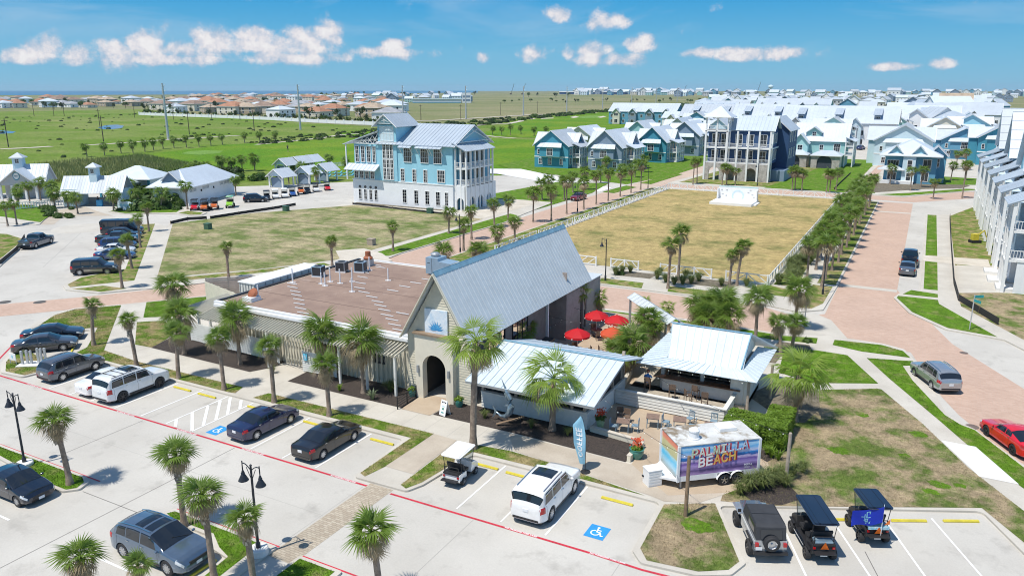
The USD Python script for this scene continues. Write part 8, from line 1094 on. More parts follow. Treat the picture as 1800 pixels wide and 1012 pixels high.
def lamp(px, py, label, h=4.65, twin=True, rz=0., z0=0.0, single_r=.2):
    g = G(px, py, z0); v = thing('street_lamp', label, 'street lamp', (g[0], g[1], z0), rz)
    if twin: put(v, 'concrete_foot', la([(.46, 0), (.46, .30), (.42, .34), (.001, .34)], 20), 'walk_new')
    put(v, 'pole', la([(.12, .3 if twin else 0), (.12, .55), (.07, .65), (.06, h * .6), (.05, h), (.07, h + .03), (.001, h + .1)], 12), 'lamp_iron')
    for s in ((-1, 1) if twin else (-1,)):
        t = np.linspace(0, 1, 9); put(v, 'arm', tb(np.column_stack([s * .56 * t, t * 0, h - .25 + .28 * np.sin(t * math.pi * .62)]), .025, 6).tube([(0, 0, h - .75), (s * .3, 0, h - .12)], .018, 5).tube([(s * .56, 0, h - .35), (s * .56, 0, h + .12)], .03, 6), 'lamp_iron'); hd_ = xf(v, 'lamp_head', (s * .56, 0, h - .38)); put(hd_, 'bell', la([(.001, .02), (.05, .0), (.07, -.08), (.10, -.14), (.08, -.18), (.12, -.24), (.20, -.40), (.25, -.50), (.24, -.51), (.1, -.3), (.001, -.28)], 16), 'lamp_iron'); put(hd_, 'lens', la([(.2, -.47), (.001, -.5)], 12), 'headlight')
lamp(44.5, 820, 'black twin-headed street lamp on the left grass island'); lamp(455, 972, 'black twin-headed street lamp behind the palms at the brick crossing', z0=.12); lamp(1064, 493, 'black single street lamp at the park front bed', 4.9, False, z0=.13); lamp(1446, 517, 'thin black street lamp at the near end of the right palm row', 4.9, False, z0=.13)
for px, py, l in ((809, 443, 'thin street lamp pole beside the brick street by the vacant lot'), (1015, 372, 'thin street lamp in the palm row beside the maroon car'), (1139, 331, 'thin street lamp at the far end of the left palm row'), (1331, 327, 'thin street lamp right of the tower house')): lamp(px, py, l, 5.2, False, z0=.1)
# feather flag, A-board, fish sculpture
g = G(1029, 829, .13); H_ = hgt((1029, 829), 735, .13); v = thing('feather_flag', 'tall pale blue feather flag reading COFFEE beside the white sport utility', 'flag', (g[0], g[1], .13), -.10); t = np.linspace(0, 1, 12); C_ = np.column_stack([-.02 - .62 * np.clip(t - .55, 0, 1) ** 2 * 4.2 * .55, 0 * t, H_ * t]); put(v, 'pole', tb(C_, np.linspace(.022, .012, 12), 6), 'black_matte'); put(v, 'base_plate', la([(.3, 0), (.3, .03), (.001, .05)], 14), 'black_matte')
def fl2(u, w): x0 = float(np.interp(u, t, C_[:, 0])); wd = .80 * min(1, (1.0 - u) * 4.5 + .12) * min(1, .25 + u * 1.6); return np.array([x0 - w * wd, .035 * math.sin(w * 5 + u * 9), H_ * u + .10 * w * (u - .5)])
gv, gf_ = grid(lambda a, b: fl2(.14 + .85 * a, b), 24, 6); put(v, 'banner', (np.vstack([gv, gv + (0, .006, 0)]), np.vstack([gf_[:, ::-1], gf_ + len(gv)])), 'flag_pale_blue')
tm = meshkit.text_mesh('COFFEE', .34, .004, bold=True); V = np.asarray(tm.vertices); w_ = tm.bounds[1][0]; V = np.array([fl2(.26 + .52 * p[0] / w_, .30 + .45 * (1 - p[1] / .34)) + (0, -.012 - p[2], 0) for p in V]); put(v, 'lettering', (V, np.asarray(tm.faces)), 'letter_white')
g = G(782, 728, .13); v = thing('sandwich_board', 'white A-board with small dark lettering and green mark by the entrance walk', 'sign', (g[0], g[1], .13), -.25)
put(v, 'front_board', MB().slab((-.3, -.28, 0), (.3, -.28, 0), (.3, 0, 1.05), (-.3, 0, 1.05), .03), WP); put(v, 'back_board', MB().slab((.3, .28, 0), (-.3, .28, 0), (-.3, .02, 1.05), (.3, .02, 1.05), .03), WP)
def onb(x, z): return (x, -.285 + .28 * z / 1.05 - .003, z)
for x0, x1, z0, z1, m in ((-.2, -.06, .86, .94, 'cloth_dark'), (-.02, .06, .88, .95, 'cloth_dark'), (.1, .2, .86, .94, 'cloth_dark'), (-.14, .14, .62, .66, 'wall_sky'), (-.08, .08, .40, .54, 'teal_pot'), (-.12, .12, .18, .26, 'sign_green')): put(v, 'print', MB().quad(onb(x0, z0), onb(x1, z0), onb(x1, z1), onb(x0, z1)), m)
g = G(893, 744, .14); v = thing('fish_sculpture', 'blue grey metal leaping billfish sculpture in the mulch bed', 'sculpture', (g[0], g[1], .14), -.1); pts = np.array([(-.95, 0, .62), (-.6, 0, .42), (-.2, 0, .48), (.12, 0, .8), (.24, 0, 1.3), (.16, 0, 1.8), (-.04, 0, 2.2), (-.22, 0, 2.5), (-.4, 0, 2.85), (-.52, 0, 3.1)]); put(v, 'body', tb(pts, [.05, .09, .15, .21, .25, .22, .16, .08, .03, .01], 12), 'fish_steel', smooth=60)
put(v, 'tail_fin', MB().prism(Polygon([(-.9, .62), (-1.25, 1.05), (-1.1, .62), (-1.3, .1), (-.92, .5)]), -.015, .015, XZ), 'fish_steel'); put(v, 'dorsal_fin', MB().prism(Polygon([(-.05, 2.1), (-.35, 2.2), (-.2, 1.85), (-.02, 1.75)]), -.012, .012, XZ), 'fish_steel'); put(v, 'side_fin', MB().prism(Polygon([(-.02, 1.45), (-.3, 1.2), (-.02, 1.25)]), -.012, .012, XZ), 'fish_steel'); put(v, 'stand', tb([(-.1, 0, .5), (-.1, .1, 0)], .03, 6), DM)
v = thing('wooden_plank_bench', 'dark leaning plank beside the fish sculpture', 'bench', (g[0] + .25, g[1] - .2, .14), .5); put(v, 'plank', bm((-.9, 0, .1), (.95, 0, .62), .2, .06), 'post_wood'); put(v, 'leg', tb([(.7, 0, 0), (.7, 0, .55)], .02, 5), DM)
v = thing('iron_railing', 'black iron railing along the entrance walk', 'railing'); a_, b_ = G(699, 719, .13)[:2], G(732, 697, .13)[:2]
for k in range(4): put(v, 'rail', bm((*a_, .35 + .18 * k), (*b_, .35 + .18 * k), .035), 'black_matte')
for q in (a_, (a_ + b_) / 2, b_): put(v, 'post', bx(q[0] - .03, q[0] + .03, q[1] - .03, q[1] + .03, .13, 1.05), 'black_matte')
def planter(px, py, h, r, pot, ref, s, label, fl=False):
    g = G(px, py, .14); v = thing('planter', label, 'planter', (g[0], g[1], .14)); put(v, 'pot', la([(.001, 0), (r * .62, 0), (r * .8, h * .25), (r, h * .72), (r * .92, h * .9), (r * 1.02, h), (r * .86, h), (r * .8, h * .9), (.001, h * .88)], 18), pot, smooth=40); xf(v, 'plant', (0, 0, h * .95), 0, s, ref)
    if fl:
        b = MB(); rg = random.Random(int(px))
        for k in range(90): c = np.array([rg.gauss(0, .15), rg.gauss(0, .15), h + rg.uniform(.1, .6)]); b.add([c + (.06, 0, 0), c + (0, .05, .09), c - (.06, 0, -.02)], [(0, 1, 2)])
        put(v, 'coloured_leaves', b, 'flower_red', kind='stuff')
planter(725, 696, .55, .3, 'teal_pot', B_lime, .8, 'teal pot with leafy plant left of the arch'); planter(807, 714, .55, .32, 'teal_pot', B_lime, .85, 'teal pot with leafy plant right of the arch'); planter(1055, 754, .8, .28, 'green_pot', B_shrub[0], .75, 'tall ribbed green pot at the cafe corner', True); planter(1119, 804, .62, .45, 'teal_pot', B_lime, .9, 'large teal pot with red and green leaves at the patio entrance', True); planter(1000, 622, .7, .3, 'green_pot', B_lime, .6, 'pale pot beside the courtyard wing wall')
def table(px, py, label, s=.85, z0=.14, h=.74, m='table_brown', rz=.25):
    g = G(px, py, z0); v = thing('dining_table', label, 'table', (g[0], g[1], z0), rz)
    for k in range(6): put(v, 'slat', bx(-s / 2, s / 2, -s / 2 + k * s / 6 + .006, -s / 2 + (k + 1) * s / 6 - .006, h - .035, h), m)
    put(v, 'frame', bx(-s / 2 + .03, s / 2 - .03, -s / 2 + .03, s / 2 - .03, h - .075, h - .036), 'chair_blue')
    for sx in (-1, 1):
        for sy in (-1, 1): put(v, 'leg', bm((sx * s * .42, sy * s * .42, 0), (sx * s * .42, sy * s * .42, h - .07), .045), 'chair_blue')
def chair(px, py, rz, label, m='chair_blue', seat=.46, back=.92, z0=.14, world=None, name='dining_chair', cat='chair', group=None, wicker=False):
    g = world if world is not None else G(px, py, z0); v = thing(name, label, cat, (g[0], g[1], z0), rz, group); w = .22; put(v, 'seat', bx(-w, w, -w, w, seat - .04, seat), m)
    for sx in (-1, 1):
        put(v, 'leg', bm((sx * w * .92, -w * .92, 0), (sx * w * .92, -w * .92, seat), .035), m); put(v, 'leg', bm((sx * w * .92, w * .95, 0), (sx * w * .92, w * 1.1, back), .035), m)
        if seat > .6 or wicker: put(v, 'armrest', bm((sx * w * 1.05, -w * .8, seat + .2), (sx * w * 1.05, w, seat + .22), .035), m)
    if wicker: put(v, 'backrest', bx(-w, w, w * .95, w * 1.1, seat + .05, back), m)
    else:
        put(v, 'top_rail', bx(-w, w, w * .98, w * 1.12, back - .07, back), m)
        for k in range(5): put(v, 'back_slat', bx(-w * .8 + k * w * .4 - .018, -w * .8 + k * w * .4 + .018, w * 1.0, w * 1.08, seat + .06, back - .07), m)
    if seat > .6: put(v, 'footrest', bx(-w, w, -w - .015, -w + .015, .26, .29), m)
table(1095, 757, 'square brown table nearest the tall green pot'); table(1147, 749, 'square brown table by the parapet, middle of the patio'); table(1194, 754, 'square brown table just left of the trailer roof'); table(1249, 764, 'brown table mostly hidden behind the trailer')
for px, py, rz, l, m, wk in ((1078, 758, 1.7, 'pale blue slat chair left of the first patio table', 'chair_blue', 0), (1116, 758, -1.4, 'pale blue slat chair right of the first patio table', 'chair_blue', 0), (1101, 742, .2, 'brown wicker chair behind the first patio table', 'wicker', 1), (1090, 739, .5, 'brown wicker chair nearest the deck corner', 'wicker', 1), (1170, 751, 1.6, 'blue slat chair between the second and third patio tables', 'chair_blue', 0), (1180, 765, 2.6, 'blue slat chair in front of the third patio table', 'chair_blue', 0), (1212, 745, -.4, 'blue slat chair by the parapet right of the third table', 'chair_blue', 0), (1216, 758, -1.4, 'blue slat chair against the trailer beside the third table', 'chair_blue', 0), (1254, 750, .1, 'grey slat chair by the parapet behind the trailer', 'chair_blue', 0)): chair(px, py, rz, l, m, wicker=bool(wk))
for px, py, rz, l in ((1181, 700, 3.3, 'high wicker bar stool farthest left at the counter'), (1209, 711, 2.2, 'high wicker bar stool turned sideways in the middle'), (1222, 702, 3.0, 'high wicker bar stool tucked against the counter'), (1238, 714, 3.3, 'high wicker bar stool farthest right on the deck')): chair(px, py, rz, l, 'wicker', .72, 1.15, .5, name='bar_stool', cat='bar stool', wicker=True)
def parasol(x, y, label, m='umbrella_red', z0=.14):
    v = thing('parasol', label, 'parasol', (x, y, z0)); put(v, 'pole', tb([(0, 0, 0), (0, 0, 2.45)], .025, 8), WP); put(v, 'base', la([(.28, 0), (.28, .06), (.05, .1), (.05, .3)], 14), DM); r = 1.12
    for k in range(8):
        a0, a1 = 2 * math.pi * k / 8, 2 * math.pi * (k + 1) / 8; am = (a0 + a1) / 2; P = lambda a, q, z: (math.cos(a) * q, math.sin(a) * q, z); b = MB()
        for q0, z0_, q1, z1 in ((.04, 2.5, .45, 2.36), (.45, 2.36, .85, 2.16), (.85, 2.16, r, 1.96)): b.quad(P(a0, q0, z0_), P(a0, q1, z1), P(a1, q1, z1), P(a1, q0, z0_))
        b.quad(P(a0, r, 1.96), P(a0, r * 1.01, 1.83), P(am, r * .97, 1.80), P(am, r * .955, 1.96)).quad(P(am, r * .955, 1.96), P(am, r * .97, 1.80), P(a1, r * 1.01, 1.83), P(a1, r, 1.96)); put(v, 'canopy_panel', b, m); put(v, 'rib', tb([P(a0, .05, 2.47), P(a0, r, 1.94)], .012, 4), WP); put(v, 'tassel', MB().sphere(P(a0, r * 1.01, 1.85), .05, 1), WP)
    put(v, 'finial', la([(.06, 2.48), (.05, 2.56), (.001, 2.6)], 8), m)
for i, (x, y, l, m) in enumerate(((-23.7, 55.7, 'red parasol standing alone nearest the cafe roof', 'umbrella_red'), (-24.3, 61.4, 'left one of the two touching red parasols', 'umbrella_red'), (-22.2, 60.9, 'right one of the two touching red parasols', 'umbrella_red'), (-21.2, 57.4, 'faded orange parasol half hidden by the palm clump', 'umbrella_orange'))):
    parasol(x, y, l, m); pl_ = ('lone red parasol', 'left red parasol of the pair', 'right red parasol of the pair', 'orange parasol')[i]; v = thing('courtyard_table', 'round dark table under the ' + pl_, 'table', (x, y, .14)); put(v, 'table_top', la([(.06, .74), (.55, .74), (.55, .70), (.06, .70)], 18), 'wicker'); put(v, 'leg', tb([(.3, 0, 0), (.1, 0, .7)], .03, 5).tube([(-.3, .0, 0), (-.1, 0, .7)], .03, 5), 'wicker')
    for k in range(4): a = .6 + k * 1.571; chair(0, 0, a - 1.571, 'dark wicker chair around the table under the ' + pl_, 'wicker', world=(x + .95 * math.cos(a), y + .95 * math.sin(a)), group='chairs under the ' + pl_, wicker=True)
v = thing('outdoor_heater', 'big dark grill cabinet by the courtyard wall', 'cabinet', (-26.3, 55.2, .14)); put(v, 'body', bx(-.4, .4, -.7, .7, 0, 1.1), 'black_matte'); put(v, 'lid', bx(-.44, .44, -.74, .74, 1.1, 1.25), DM)
# posts and string lights
POST = []
for px, py, h, l in ((1205, 906, 3.45, 'bare brown wooden post on the dry lawn island'), (1381, 848, 3.1, 'weathered wooden post beside the ornamental grasses'), (1312, 728, 2.8, 'weathered wooden post standing in the hedge'), (1353, 700, 2.6, 'pale post at the right end of the bar')): g = G(px, py, .14); v = thing('wooden_post', l, 'post', (g[0], g[1], .13)); put(v, 'shaft', la([(.11, 0), (.10, h * .5), (.095, h - .05), (.08, h), (.001, h)], 9), 'post_wood' if px < 1300 else 'weathered_wood'); POST.append((g[0], g[1], h))
def lights(p, q, sag, n, label):
    v = thing('string_lights', label, 'string lights'); t = np.linspace(0, 1, 14); C = np.array(p)[None] * (1 - t)[:, None] + np.array(q)[None] * t[:, None]; C[:, 2] -= sag * 4 * t * (1 - t); put(v, 'cable', tb(C, .012, 4), 'black_matte')
    for k in range(n): u = (k + .5) / n; c = np.array(p) * (1 - u) + np.array(q) * u - (0, 0, sag * 4 * u * (1 - u) + .07); put(v, 'bulb', MB().sphere(c, .03, 1), 'bulb_white')
lights((-17.6, 44, 2.9), (*POST[0][:2], 3.5), .5, 14, 'string of bulbs from the cafe corner to the bare wooden post'); lights((-16.6, 49.9, 2.7), (*POST[1][:2], 3.1), .5, 14, 'string of bulbs from the bar eave across the trailer'); lights((-27, 56.8, 3.0), (-20, 59, 2.8), .4, 9, 'string of bulbs from the steel post to the courtyard'); lights((-27, 56.8, 1.9), (-26.3, 62, 2.4), .2, 6, 'short string of bulbs on the dark wing wall'); lights((-26.4, 61, 2.7), (-16.5, 62, 2.8), .4, 10, 'string of bulbs behind the red parasols')
# charging posts and sign
g = G(61, 640, .13)
v = thing('charging_station', 'row of grey electric car charging posts on a concrete pad', 'charging posts', (g[0], g[1], .12), .6); put(v, 'pad', bx(-1.2, 1.3, -.6, .7, 0, .08), 'walk_new')
for i, x in enumerate((-.9, -.55, -.2, .3, .6, .85)): put(v, 'charging_post', bx(x - .07, x + .07, -.1 + .1 * (i % 2), .08 + .1 * (i % 2), .08, 1.2 if i < 3 else 1.35), 'pole_galv')
g = G(24, 640, .13); v = thing('parking_sign', 'small white notice with blue mark at the left grass island', 'sign', (g[0], g[1], .13), .1); put(v, 'plate', bx(-.38, .38, -.02, .02, .35, .95), WP); put(v, 'mark', bx(-.06, .06, -.03, -.021, .55, .78), 'sign_blue'); put(v, 'leg', bx(-.36, -.33, -.02, .02, 0, .35).box(.33, .36, -.02, .02, 0, .35), 'pole_galv')
def street_sign(px, py, t_, label, rz): g = G(px, py, .13); h = hgt((px, py), t_, .13); v = thing('street_sign', label, 'street sign', (g[0], g[1], .13), rz); put(v, 'pole', tb([(0, 0, 0), (0, 0, h)], .05, 8), 'pole_galv'); put(v, 'name_blade', bx(-.05, .9, -.02, .02, h - .3, h - .05), 'sign_green'); put(v, 'name_blade', bx(-.02, .02, -.9, .05, h - .62, h - .37), 'sign_green')
street_sign(1414, 569, 529, 'street sign with teal name blades in front of the corner palms', math.pi); street_sign(1704, 579, 518, 'grey street sign pole on the right lawn corner', .6)
v = thing('fire_hydrant', 'red fire hydrant at the corner of the vacant lot', 'hydrant', (*G(633, 466)[:2], .13)); put(v, 'barrel', la([(.16, 0), (.16, .06), (.11, .1), (.11, .6), (.14, .64), (.1, .78), (.001, .84)], 12), 'paint_red'); put(v, 'outlet', tb([(-.2, 0, .5), (.2, 0, .5)], .06, 8), 'paint_red')
for px, py, l in ((503, 372, 'dark green utility cabinet by the far edge of the vacant lot'), (366, 404, 'small green utility box on the left of the vacant lot'), (653, 432, 'brown utility box at the right side of the vacant lot'), (756, 376, 'dark utility box at the blue building corner'), (1367, 318, 'white utility box on the lawn before the tower house')): v = thing('utility_box', l, 'utility box', (*G(px, py)[:2], .13)); mm_ = WP if 'white' in l else ('weathered_wood' if 'brown' in l else 'green_box'); put(v, 'cabinet', bx(-.5, .5, -.4, .4, 0, .85), mm_); put(v, 'lid', bx(-.54, .54, -.44, .44, .85, .95), mm_)
# park fence with diagonal braces
def xfence(p, q, label, group=None, bays=2.0):
    p, q = np.array(p, float), np.array(q, float); L = np.linalg.norm(q - p); d = (q - p) / L; n = max(1, round(L / bays)); v = thing('park_fence', label, 'fence', (0, 0, .13), 0, group)
    for z in (.18, 1.12): put(v, 'rail', bm((*p, z), (*q, z), .07, .1), WP)
    for k in range(n + 1): c = p + (q - p) * k / n; put(v, 'post', bx(c[0] - .07, c[0] + .07, c[1] - .07, c[1] + .07, 0, 1.22), WP)
    for k in range(n):
        for j in range(2): a, b = p + (q - p) * (k + j * .5) / n, p + (q - p) * (k + j * .5 + .5) / n; a, b = (a, b) if (k * 2) < n else (b, a); put(v, 'brace', bm((*a, .2), (*b, 1.1), .05, .09), WP)
for i in range(6): xfence((-50, 88.4 + i * 13.4), (-50, 88.4 + i * 13.4 + 12.6), f'{ORD[i]} section from the near end of the left white park fence')
for i in range(8): xfence((-14.05, 88.4 + i * 10.0), (-14.05, 88.4 + i * 10.0 + 9.6), f'{ORD[i]} section from the near end of the right white park fence')
for i, (a, b) in enumerate(((-49.5, -38.5), (-37, -26.5), (-25.5, -15))): xfence((a, 168.2), (b, 168.2), ('left', 'middle', 'right')[i] + ' section of the white fence along the far end of the park')
for a, b, l in ((-37.5, -35.2, 'short white fence piece beside the hall roof end'), (-33.2, -29.6, 'white fence section behind the park lamp post'), (-26.8, -20.6, 'white fence section behind the pair of park palms'), (-18.9, -14.2, 'white fence section at the near right park corner')): xfence((a, 88.2), (b, 88.2), l)
v = thing('park_stage', 'low white stage with a pale printed backdrop in the park', 'stage'); put(v, 'platform', bx(-36, -28, 148.4, 155.4, .13, .62), WP)
for k in range(2): put(v, 'step', bx(-28, -27.5 + .0, 150 + k * .4, 154 - k * .4, .13, .35 + .0 * k).box(-28.0, -27.9, 149, 150, .13, .3) if k == 0 else bx(-36.4, -36, 150, 153, .13, .35), WP)
put(v, 'backdrop', bx(-35.8, -28.2, 155.0, 155.2, .62, 3.1), WP); put(v, 'backdrop_border', bx(-35.8, -28.2, 154.98, 155, 2.92, 3.08), 'wall_aqua'); put(v, 'backdrop_side', bx(-35.9, -35.7, 153.8, 155, .62, 2.6).box(-28.3, -28.1, 153.8, 155, .62, 2.6), WP)
ar = Point(-32, 1.2).buffer(1.2).difference(Point(-32, 1.2).buffer(.9)).intersection(rect(-34, .7, -30, 3)); put(v, 'pale_arch_print', stand(ar, .02, (0, 154.97), (1, 0)), 'wall_pale')
for x, z, w, h in ((-35.2, 2.2, .5, .3), (-34.2, 2.2, .5, .3), (-35, 1.4, .6, .2), (-34.3, 1.1, .4, .3), (-30, 1.9, .5, .3), (-29.2, 1.5, .6, .25), (-29.6, 2.4, .5, .2), (-28.9, 1.0, .4, .3)): put(v, 'printed_mark', bx(x - w / 3, x + w / 3, 154.96, 154.98, z, z + h * .6), 'wall_grey')
# picket fence, wave sign, silt fences
def picket(p, q, label, h=1.2): p, q = np.array(p), np.array(q); L = np.linalg.norm(q - p); v = thing('picket_fence', label, 'fence', (0, 0, .12)); [put(v, 'rail', bm((*p, z), (*q, z), .06, .1), WP) for z in (.25, h)]; [put(v, 'picket', bm((*(p + (q - p) * k / int(L / .45)), .15), (*(p + (q - p) * k / int(L / .45)), h), .12), WP) for k in range(int(L / .45) + 1)]
picket(G(6, 372)[:2], G(122, 362)[:2], 'white picket fence in front of the club pavilion', 1.3); picket(G(575, 296)[:2], G(612, 292)[:2], 'white fence behind the blue loungers', 1.2)
g = G(223, 371); v = thing('entrance_sign', 'low pale aqua entrance sign with wavy top beside the gate house', 'sign', (g[0], g[1], .13), .1); put(v, 'panel', stand(Polygon([(-2.2, 0), (2.2, 0), (2.2, 1.5), (1.2, 1.3), (0, 1.45), (-1.2, 1.25), (-2.2, 1.5)]), .25, (0, 0, .2), (1, 0)), 'wall_pale'); put(v, 'base', bx(-2.3, 2.3, -.1, .5, 0, .2), WP); put(v, 'lettering', bx(-1.5, -.9, -.03, -.001, .75, 1.15).box(-.7, -.1, -.03, -.001, .75, 1.15).box(.1, .6, -.03, -.001, .75, 1.15).box(.8, 1.5, -.03, -.001, .75, 1.15), 'wall_sky')
def silt(pts, label, h=.5, z=.1):
    v = thing('silt_fence', label, 'silt fence'); P = [G(*p)[:2] for p in pts]
    for a, b in zip(P, P[1:]): put(v, 'fabric', bm((*a, z + h / 2), (*b, z + h / 2), .05, h), 'silt_black'); put(v, 'stake', bx(a[0] - .03, a[0] + .03, a[1] - .03, a[1] + .03, 0, z + h + .1), 'post_wood')
silt([(300, 395), (330, 388), (364, 386)], 'black silt fence at the left end of the vacant lot'); silt([(370, 386), (420, 378), (480, 369), (520, 362)], 'black silt fence along the cart lot side of the vacant lot'); silt([(620, 360), (690, 368), (790, 379)], 'black silt fence in front of the blue building', .35); silt([(0, 466), (30, 441), (44, 418)], 'black silt fence at the left picture edge'); silt([(1669, 385), (1671, 430), (1676, 500), (1684, 530), (1720, 552), (1754, 573)], 'long black silt fence beside the right sidewalk', .7); silt([(1466, 334), (1478, 322), (1495, 306)], 'black edging between the green lots beyond the park', .4); silt([(1530, 274), (1540, 262), (1552, 258)], 'short black edging on the far green lot', .4)
for i in range(16): g = G(575 + 24 * (i // 2) * .42, 313 - 5 * (i % 2) - i * .25); v = thing('sun_lounger', 'pale blue striped sun lounger on the pool deck', 'lounger', (g[0], g[1], .02), -.6, 'sun loungers on the pool deck'); put(v, 'bed', bx(-.35, .35, -1, .4, .3, .4), 'lounge_blue'); put(v, 'backrest', MB().slab((-.35, .4, .4), (.35, .4, .4), (.35, 1.0, .9), (-.35, 1.0, .9), .08), 'lounge_blue'); put(v, 'leg', bx(-.33, -.27, -.9, -.84, 0, .3).box(.27, .33, -.9, -.84, 0, .3).box(-.33, -.27, .3, .36, 0, .3).box(.27, .33, .3, .36, 0, .3), WP)
# people
def figure(label, loc, rz, J, top, low, hair='hair_red', name='person'):
    v = thing(name, label, 'person', loc, rz)
    def body(bones):
        m = manifold3d.Manifold()
        for (a, ra), (b, rb) in bones: S = lambda c, r: manifold3d.Manifold.sphere(r, 12).translate(list(map(float, c))); m = m + manifold3d.Manifold.batch_hull([S(a, ra), S(b, rb)])
        mm = m.refine_to_length(.05).to_mesh(); t_ = trimesh.Trimesh(mm.vert_properties[:, :3], mm.tri_verts, process=True); trimesh.smoothing.filter_taubin(t_, iterations=6); return np.asarray(t_.vertices), np.asarray(t_.faces)
    B = [((J['neck'], .06), (J['head'], .1)), ((J['head'], .1), (tuple(np.array(J['head']) + (0, -.02, .05)), .095))]; T_ = [((J['hip'], .14), (J['chest'], .16)), ((J['chest'], .16), (J['neck'], .08))]; P_ = []
    for s in (-1, 1):
        sh, el, ha, hp, kn, ft, to = (np.array(J[k]) * (s, 1, 1) for k in ('shoulder', 'elbow', 'hand', 'hipj', 'knee', 'foot', 'toe')); B += [((el, .042), (ha, .032)), ((ha, .035), (ha + (0, -.08, -.03), .03)), ((kn, .055), (ft, .04)), ((ft, .04), (to, .035))]; T_ += [((J['chest'], .15), (sh, .07)), ((sh, .07), (el, .055))]; P_ += [((J['hip'], .14), (hp, .11)), ((hp, .11), (kn, .075))]
    put(v, 'body', body(B + [((J['chest'], .12), (J['neck'], .06))] + [((J['hip'], .1), (J['chest'], .12))] + [((np.array(J['hipj']) * (s, 1, 1), .08), (np.array(J['knee']) * (s, 1, 1), .056)) for s in (-1, 1)] + [((np.array(J['chest']), .1), (np.array(J['shoulder']) * (s, 1, 1), .05)) for s in (-1, 1)] + [((np.array(J['shoulder']) * (s, 1, 1), .05), (np.array(J['elbow']) * (s, 1, 1), .042)) for s in (-1, 1)]), 'skin', smooth=60); put(v, 'shirt', body(T_), top, smooth=60); put(v, 'shorts', body(P_), low, smooth=60); h = np.array(J['head']); put(v, 'hair', MB().sphere(h + (0, .025, .06), .115, 2, (1, 1.05, .95)), hair, smooth=60)
SIT = dict(head=(0, -.16, 1.42), neck=(0, -.08, 1.26), chest=(0, -.04, 1.05), hip=(0, .06, .76), shoulder=(.19, -.06, 1.16), elbow=(.25, -.22, .98), hand=(.14, -.46, 1.05), hipj=(.1, .0, .74), knee=(.13, -.42, .72), foot=(.12, -.34, .3), toe=(.13, -.5, .27)); STAND = dict(head=(0, -.02, 1.62), neck=(0, 0, 1.46), chest=(0, 0, 1.24), hip=(0, 0, .95), shoulder=(.19, 0, 1.36), elbow=(.26, .02, 1.1), hand=(.24, -.12, .9), hipj=(.1, 0, .9), knee=(.11, -.02, .5), foot=(.11, .02, .08), toe=(.12, -.14, .05))
figure('person in a blue shirt sitting at the left end of the bar counter', (-15.9, 50.55, .5), math.pi * 1.05, SIT, 'shirt_blue', 'cloth_dark'); chair(0, 0, math.pi * 1.05, 'high wicker stool under the seated person', 'wicker', .68, 1.1, .5, world=(-15.9, 50.6), name='bar_stool', cat='bar stool', wicker=True)
g = G(165, 363); figure('dark dressed person standing in the gate house passage', (g[0], g[1] + 1, .05), .3, STAND, 'cloth_dark', 'cloth_dark'); g = G(506, 267); figure('tiny golfer standing alone on the bright fairway', (g[0], g[1], -.08), .4, {k: tuple(np.array(v_) * 1.6) for k, v_ in STAND.items()}, 'cloth_dark', 'cloth_dark')
v = thing('boat_trailer', 'dark covered boat on a trailer beside the seafoam house', 'boat', (*G(1377, 298)[:2], .1), .1); put(v, 'hull', MB().add([(-3, -1, .6), (2.2, -1.1, .6), (3.6, 0, .9), (2.2, 1.1, .6), (-3, 1, .6), (-3, -1.2, 1.4), (2.2, -1.3, 1.5), (4, 0, 1.7), (2.2, 1.3, 1.5), (-3, 1.2, 1.4)], [(0, 1, 6), (0, 6, 5), (1, 2, 7), (1, 7, 6), (2, 3, 8), (2, 8, 7), (3, 4, 9), (3, 9, 8), (4, 0, 5), (4, 5, 9), (5, 6, 9), (6, 8, 9), (6, 7, 8)]), 'cloth_dark'); put(v, 'frame', bx(-2.8, 2, -.6, -.5, .4, .6).box(-2.8, 2, .5, .6, .4, .6), DM)
v = thing('yellow_digger_arm', 'small yellow machine in front of the hotel bays', 'machine', (*G(1713, 428)[:2], .13), .5); put(v, 'track', bx(-.7, .7, -.5, .5, 0, .4), 'black_matte'); put(v, 'cab', bx(-.5, .3, -.35, .35, .4, 1.3), 'paint_yellow'); put(v, 'arm', bm((.3, 0, 1.1), (1.2, 0, 1.8), .14).beam((1.2, 0, 1.8), (1.6, 0, .8), .12), 'paint_yellow')
# poles, wires, far landmarks
for i, (b, t_) in enumerate((((296, 245), 153), ((528, 228), 145), ((709, 212), 148), ((819, 209), 153), ((920, 203), 150), ((996, 196), 154), ((1059, 191), 154), ((1110, 187), 155), ((1153, 182), 155), ((1190, 180), 156))): g = G(*b); v = thing('transmission_pole', f'{ORD[i]} tall pale steel power pole from the left', 'power pole', (g[0], g[1], -.2)); h = 24.5; put(v, 'shaft', la([(.62, 0), (.5, h * .5), (.36, h), (.001, h)], 10), 'pole_galv'); [put(v, 'arm', tb([(0, 0, h - k), (1.3, .4, h - k + .25)], .09, 5), 'pole_galv') for k in (1, 3.4, 5.8)]
for i, (px, py) in enumerate(((15, 258), (182, 248), (113, 204), (237, 207), (333, 236), (305, 210), (422, 211), (447, 230), (176, 225), (60, 204), (95, 204), (372, 209), (810, 210), (880, 202), (945, 199), (610, 215), (740, 211))): g = G(px, py); v = thing('utility_pole', 'dark wooden utility pole standing in the marsh and estate edge', 'utility pole', (g[0], g[1], -.2), .5, 'wooden utility poles in the marsh'); put(v, 'shaft', la([(.22, 0), (.15, 11), (.001, 11)], 7), 'pole_dark'); put(v, 'cross_arm', bx(-1.2, 1.2, -.08, .08, 10, 10.2), 'pole_dark')
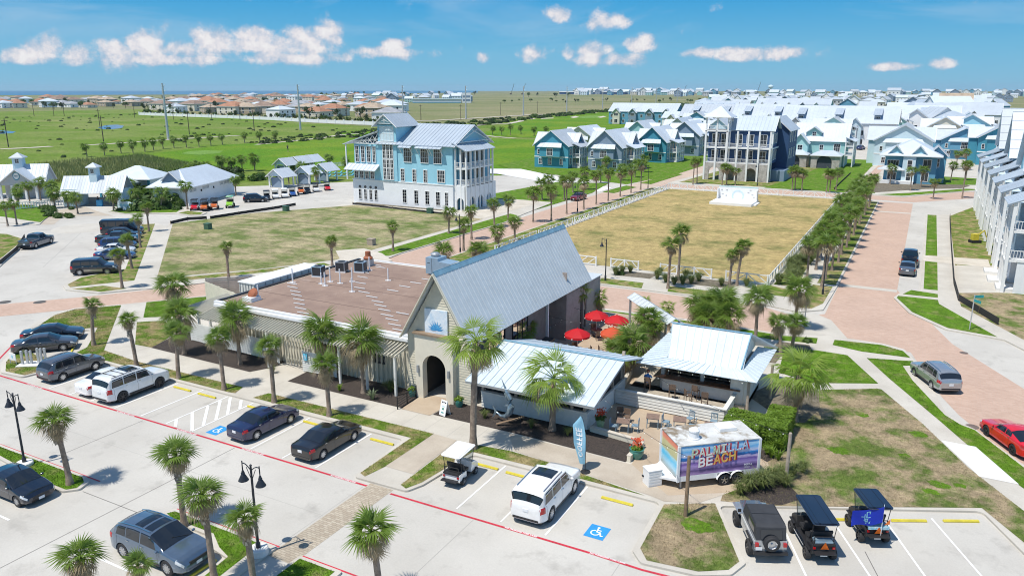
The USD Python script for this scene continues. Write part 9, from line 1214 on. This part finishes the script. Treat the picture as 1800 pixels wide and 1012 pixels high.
wall_ = [G(*p)[:2] for p in ((245, 202), (300, 204), (400, 207.5), (480, 211), (560, 215.5), (640, 219), (705, 222))]; v = thing('estate_wall', 'long white wall with piers in front of the tile roofed villas', 'wall')
for a, b in zip(wall_, wall_[1:]):
    put(v, 'wall_section', bm((*a, .9), (*b, .9), .3, 2.2), 'wall_white'); L = math.dist(a, b)
    for k in range(int(L / 9)): c = a + (b - a) * k * 9 / L; put(v, 'pier', bx(c[0] - .4, c[0] + .4, c[1] - .4, c[1] + .4, -.2, 2.6), 'wall_white')
for i in range(46): u = (i + .5) / 46 * 6; k = int(u); c = wall_[k] + (wall_[k + 1] - wall_[k]) * (u - k); thing('leafy_tree', 'rounded tree in the line behind the white estate wall', 'tree', (c[0] - 3, c[1] + 5, -.2), i, 'trees in line behind the estate wall', scale=.95 + .25 * math.sin(i * 1.7), proto=TREES[i % 2])
g = G(1354, 163.2); v = thing('water_tower', 'pale round water tower on a stem in the skyline', 'water tower', (g[0] * .75, g[1] * .75, -.2)); put(v, 'stem', la([(6, 0), (3.6, 6), (3.4, 22), (6, 26)], 16), 'wall_pale'); put(v, 'tank', la([(6, 26), (11, 29), (12.5, 33), (11, 38), (6, 41), (.001, 42)], 20), 'wall_pale', smooth=50)
for px, l, hh in ((898, 'left', 44), (918, 'right', 46), (1200, 'third', 38), (1330, 'fourth', 52)): g = G(px, 163.5); v = thing('crane', f'distant thin lattice crane, {l} one along the skyline', 'crane', (g[0] * .7, g[1] * .7, -.2), .3); put(v, 'boom', bm((0, 0, 0), (14, 0, hh), 1.4), 'pole_dark'); put(v, 'cab', bx(-4, 4, -2, 2, 0, 5), 'pole_dark')
g0 = G(628, 182); v = thing('marina_shed', 'long low blue and white marina sheds at the canal', 'building', (*G(800, 181)[:2], -.2), .5); put(v, 'wall', bx(-70, 10, 0, 14, 0, 6), 'wall_white'); put(v, 'roof', bx(-71, 11, -1, 15, 6, 7), 'wall_pale'); put(v, 'stripe', bx(-70, 10, -.2, 0, 0, 1.6), 'wall_blue'); put(v, 'end_block', bx(12, 26, 0, 16, 0, 16), 'wall_white'); put(v, 'end_windows', bx(13, 25, -.2, 0, 3, 6).box(13, 25, -.2, 0, 9, 12), 'wall_slate')
v = thing('long_blue_warehouse', 'long dark blue low warehouse on the far flats', 'building', (*G(1040, 166)[:2], -.2), .1); put(v, 'wall', bx(-150, 150, 0, 40, 0, 9), 'wall_navy'); put(v, 'roof', bx(-151, 151, -1, 41, 9, 13), 'wall_white')
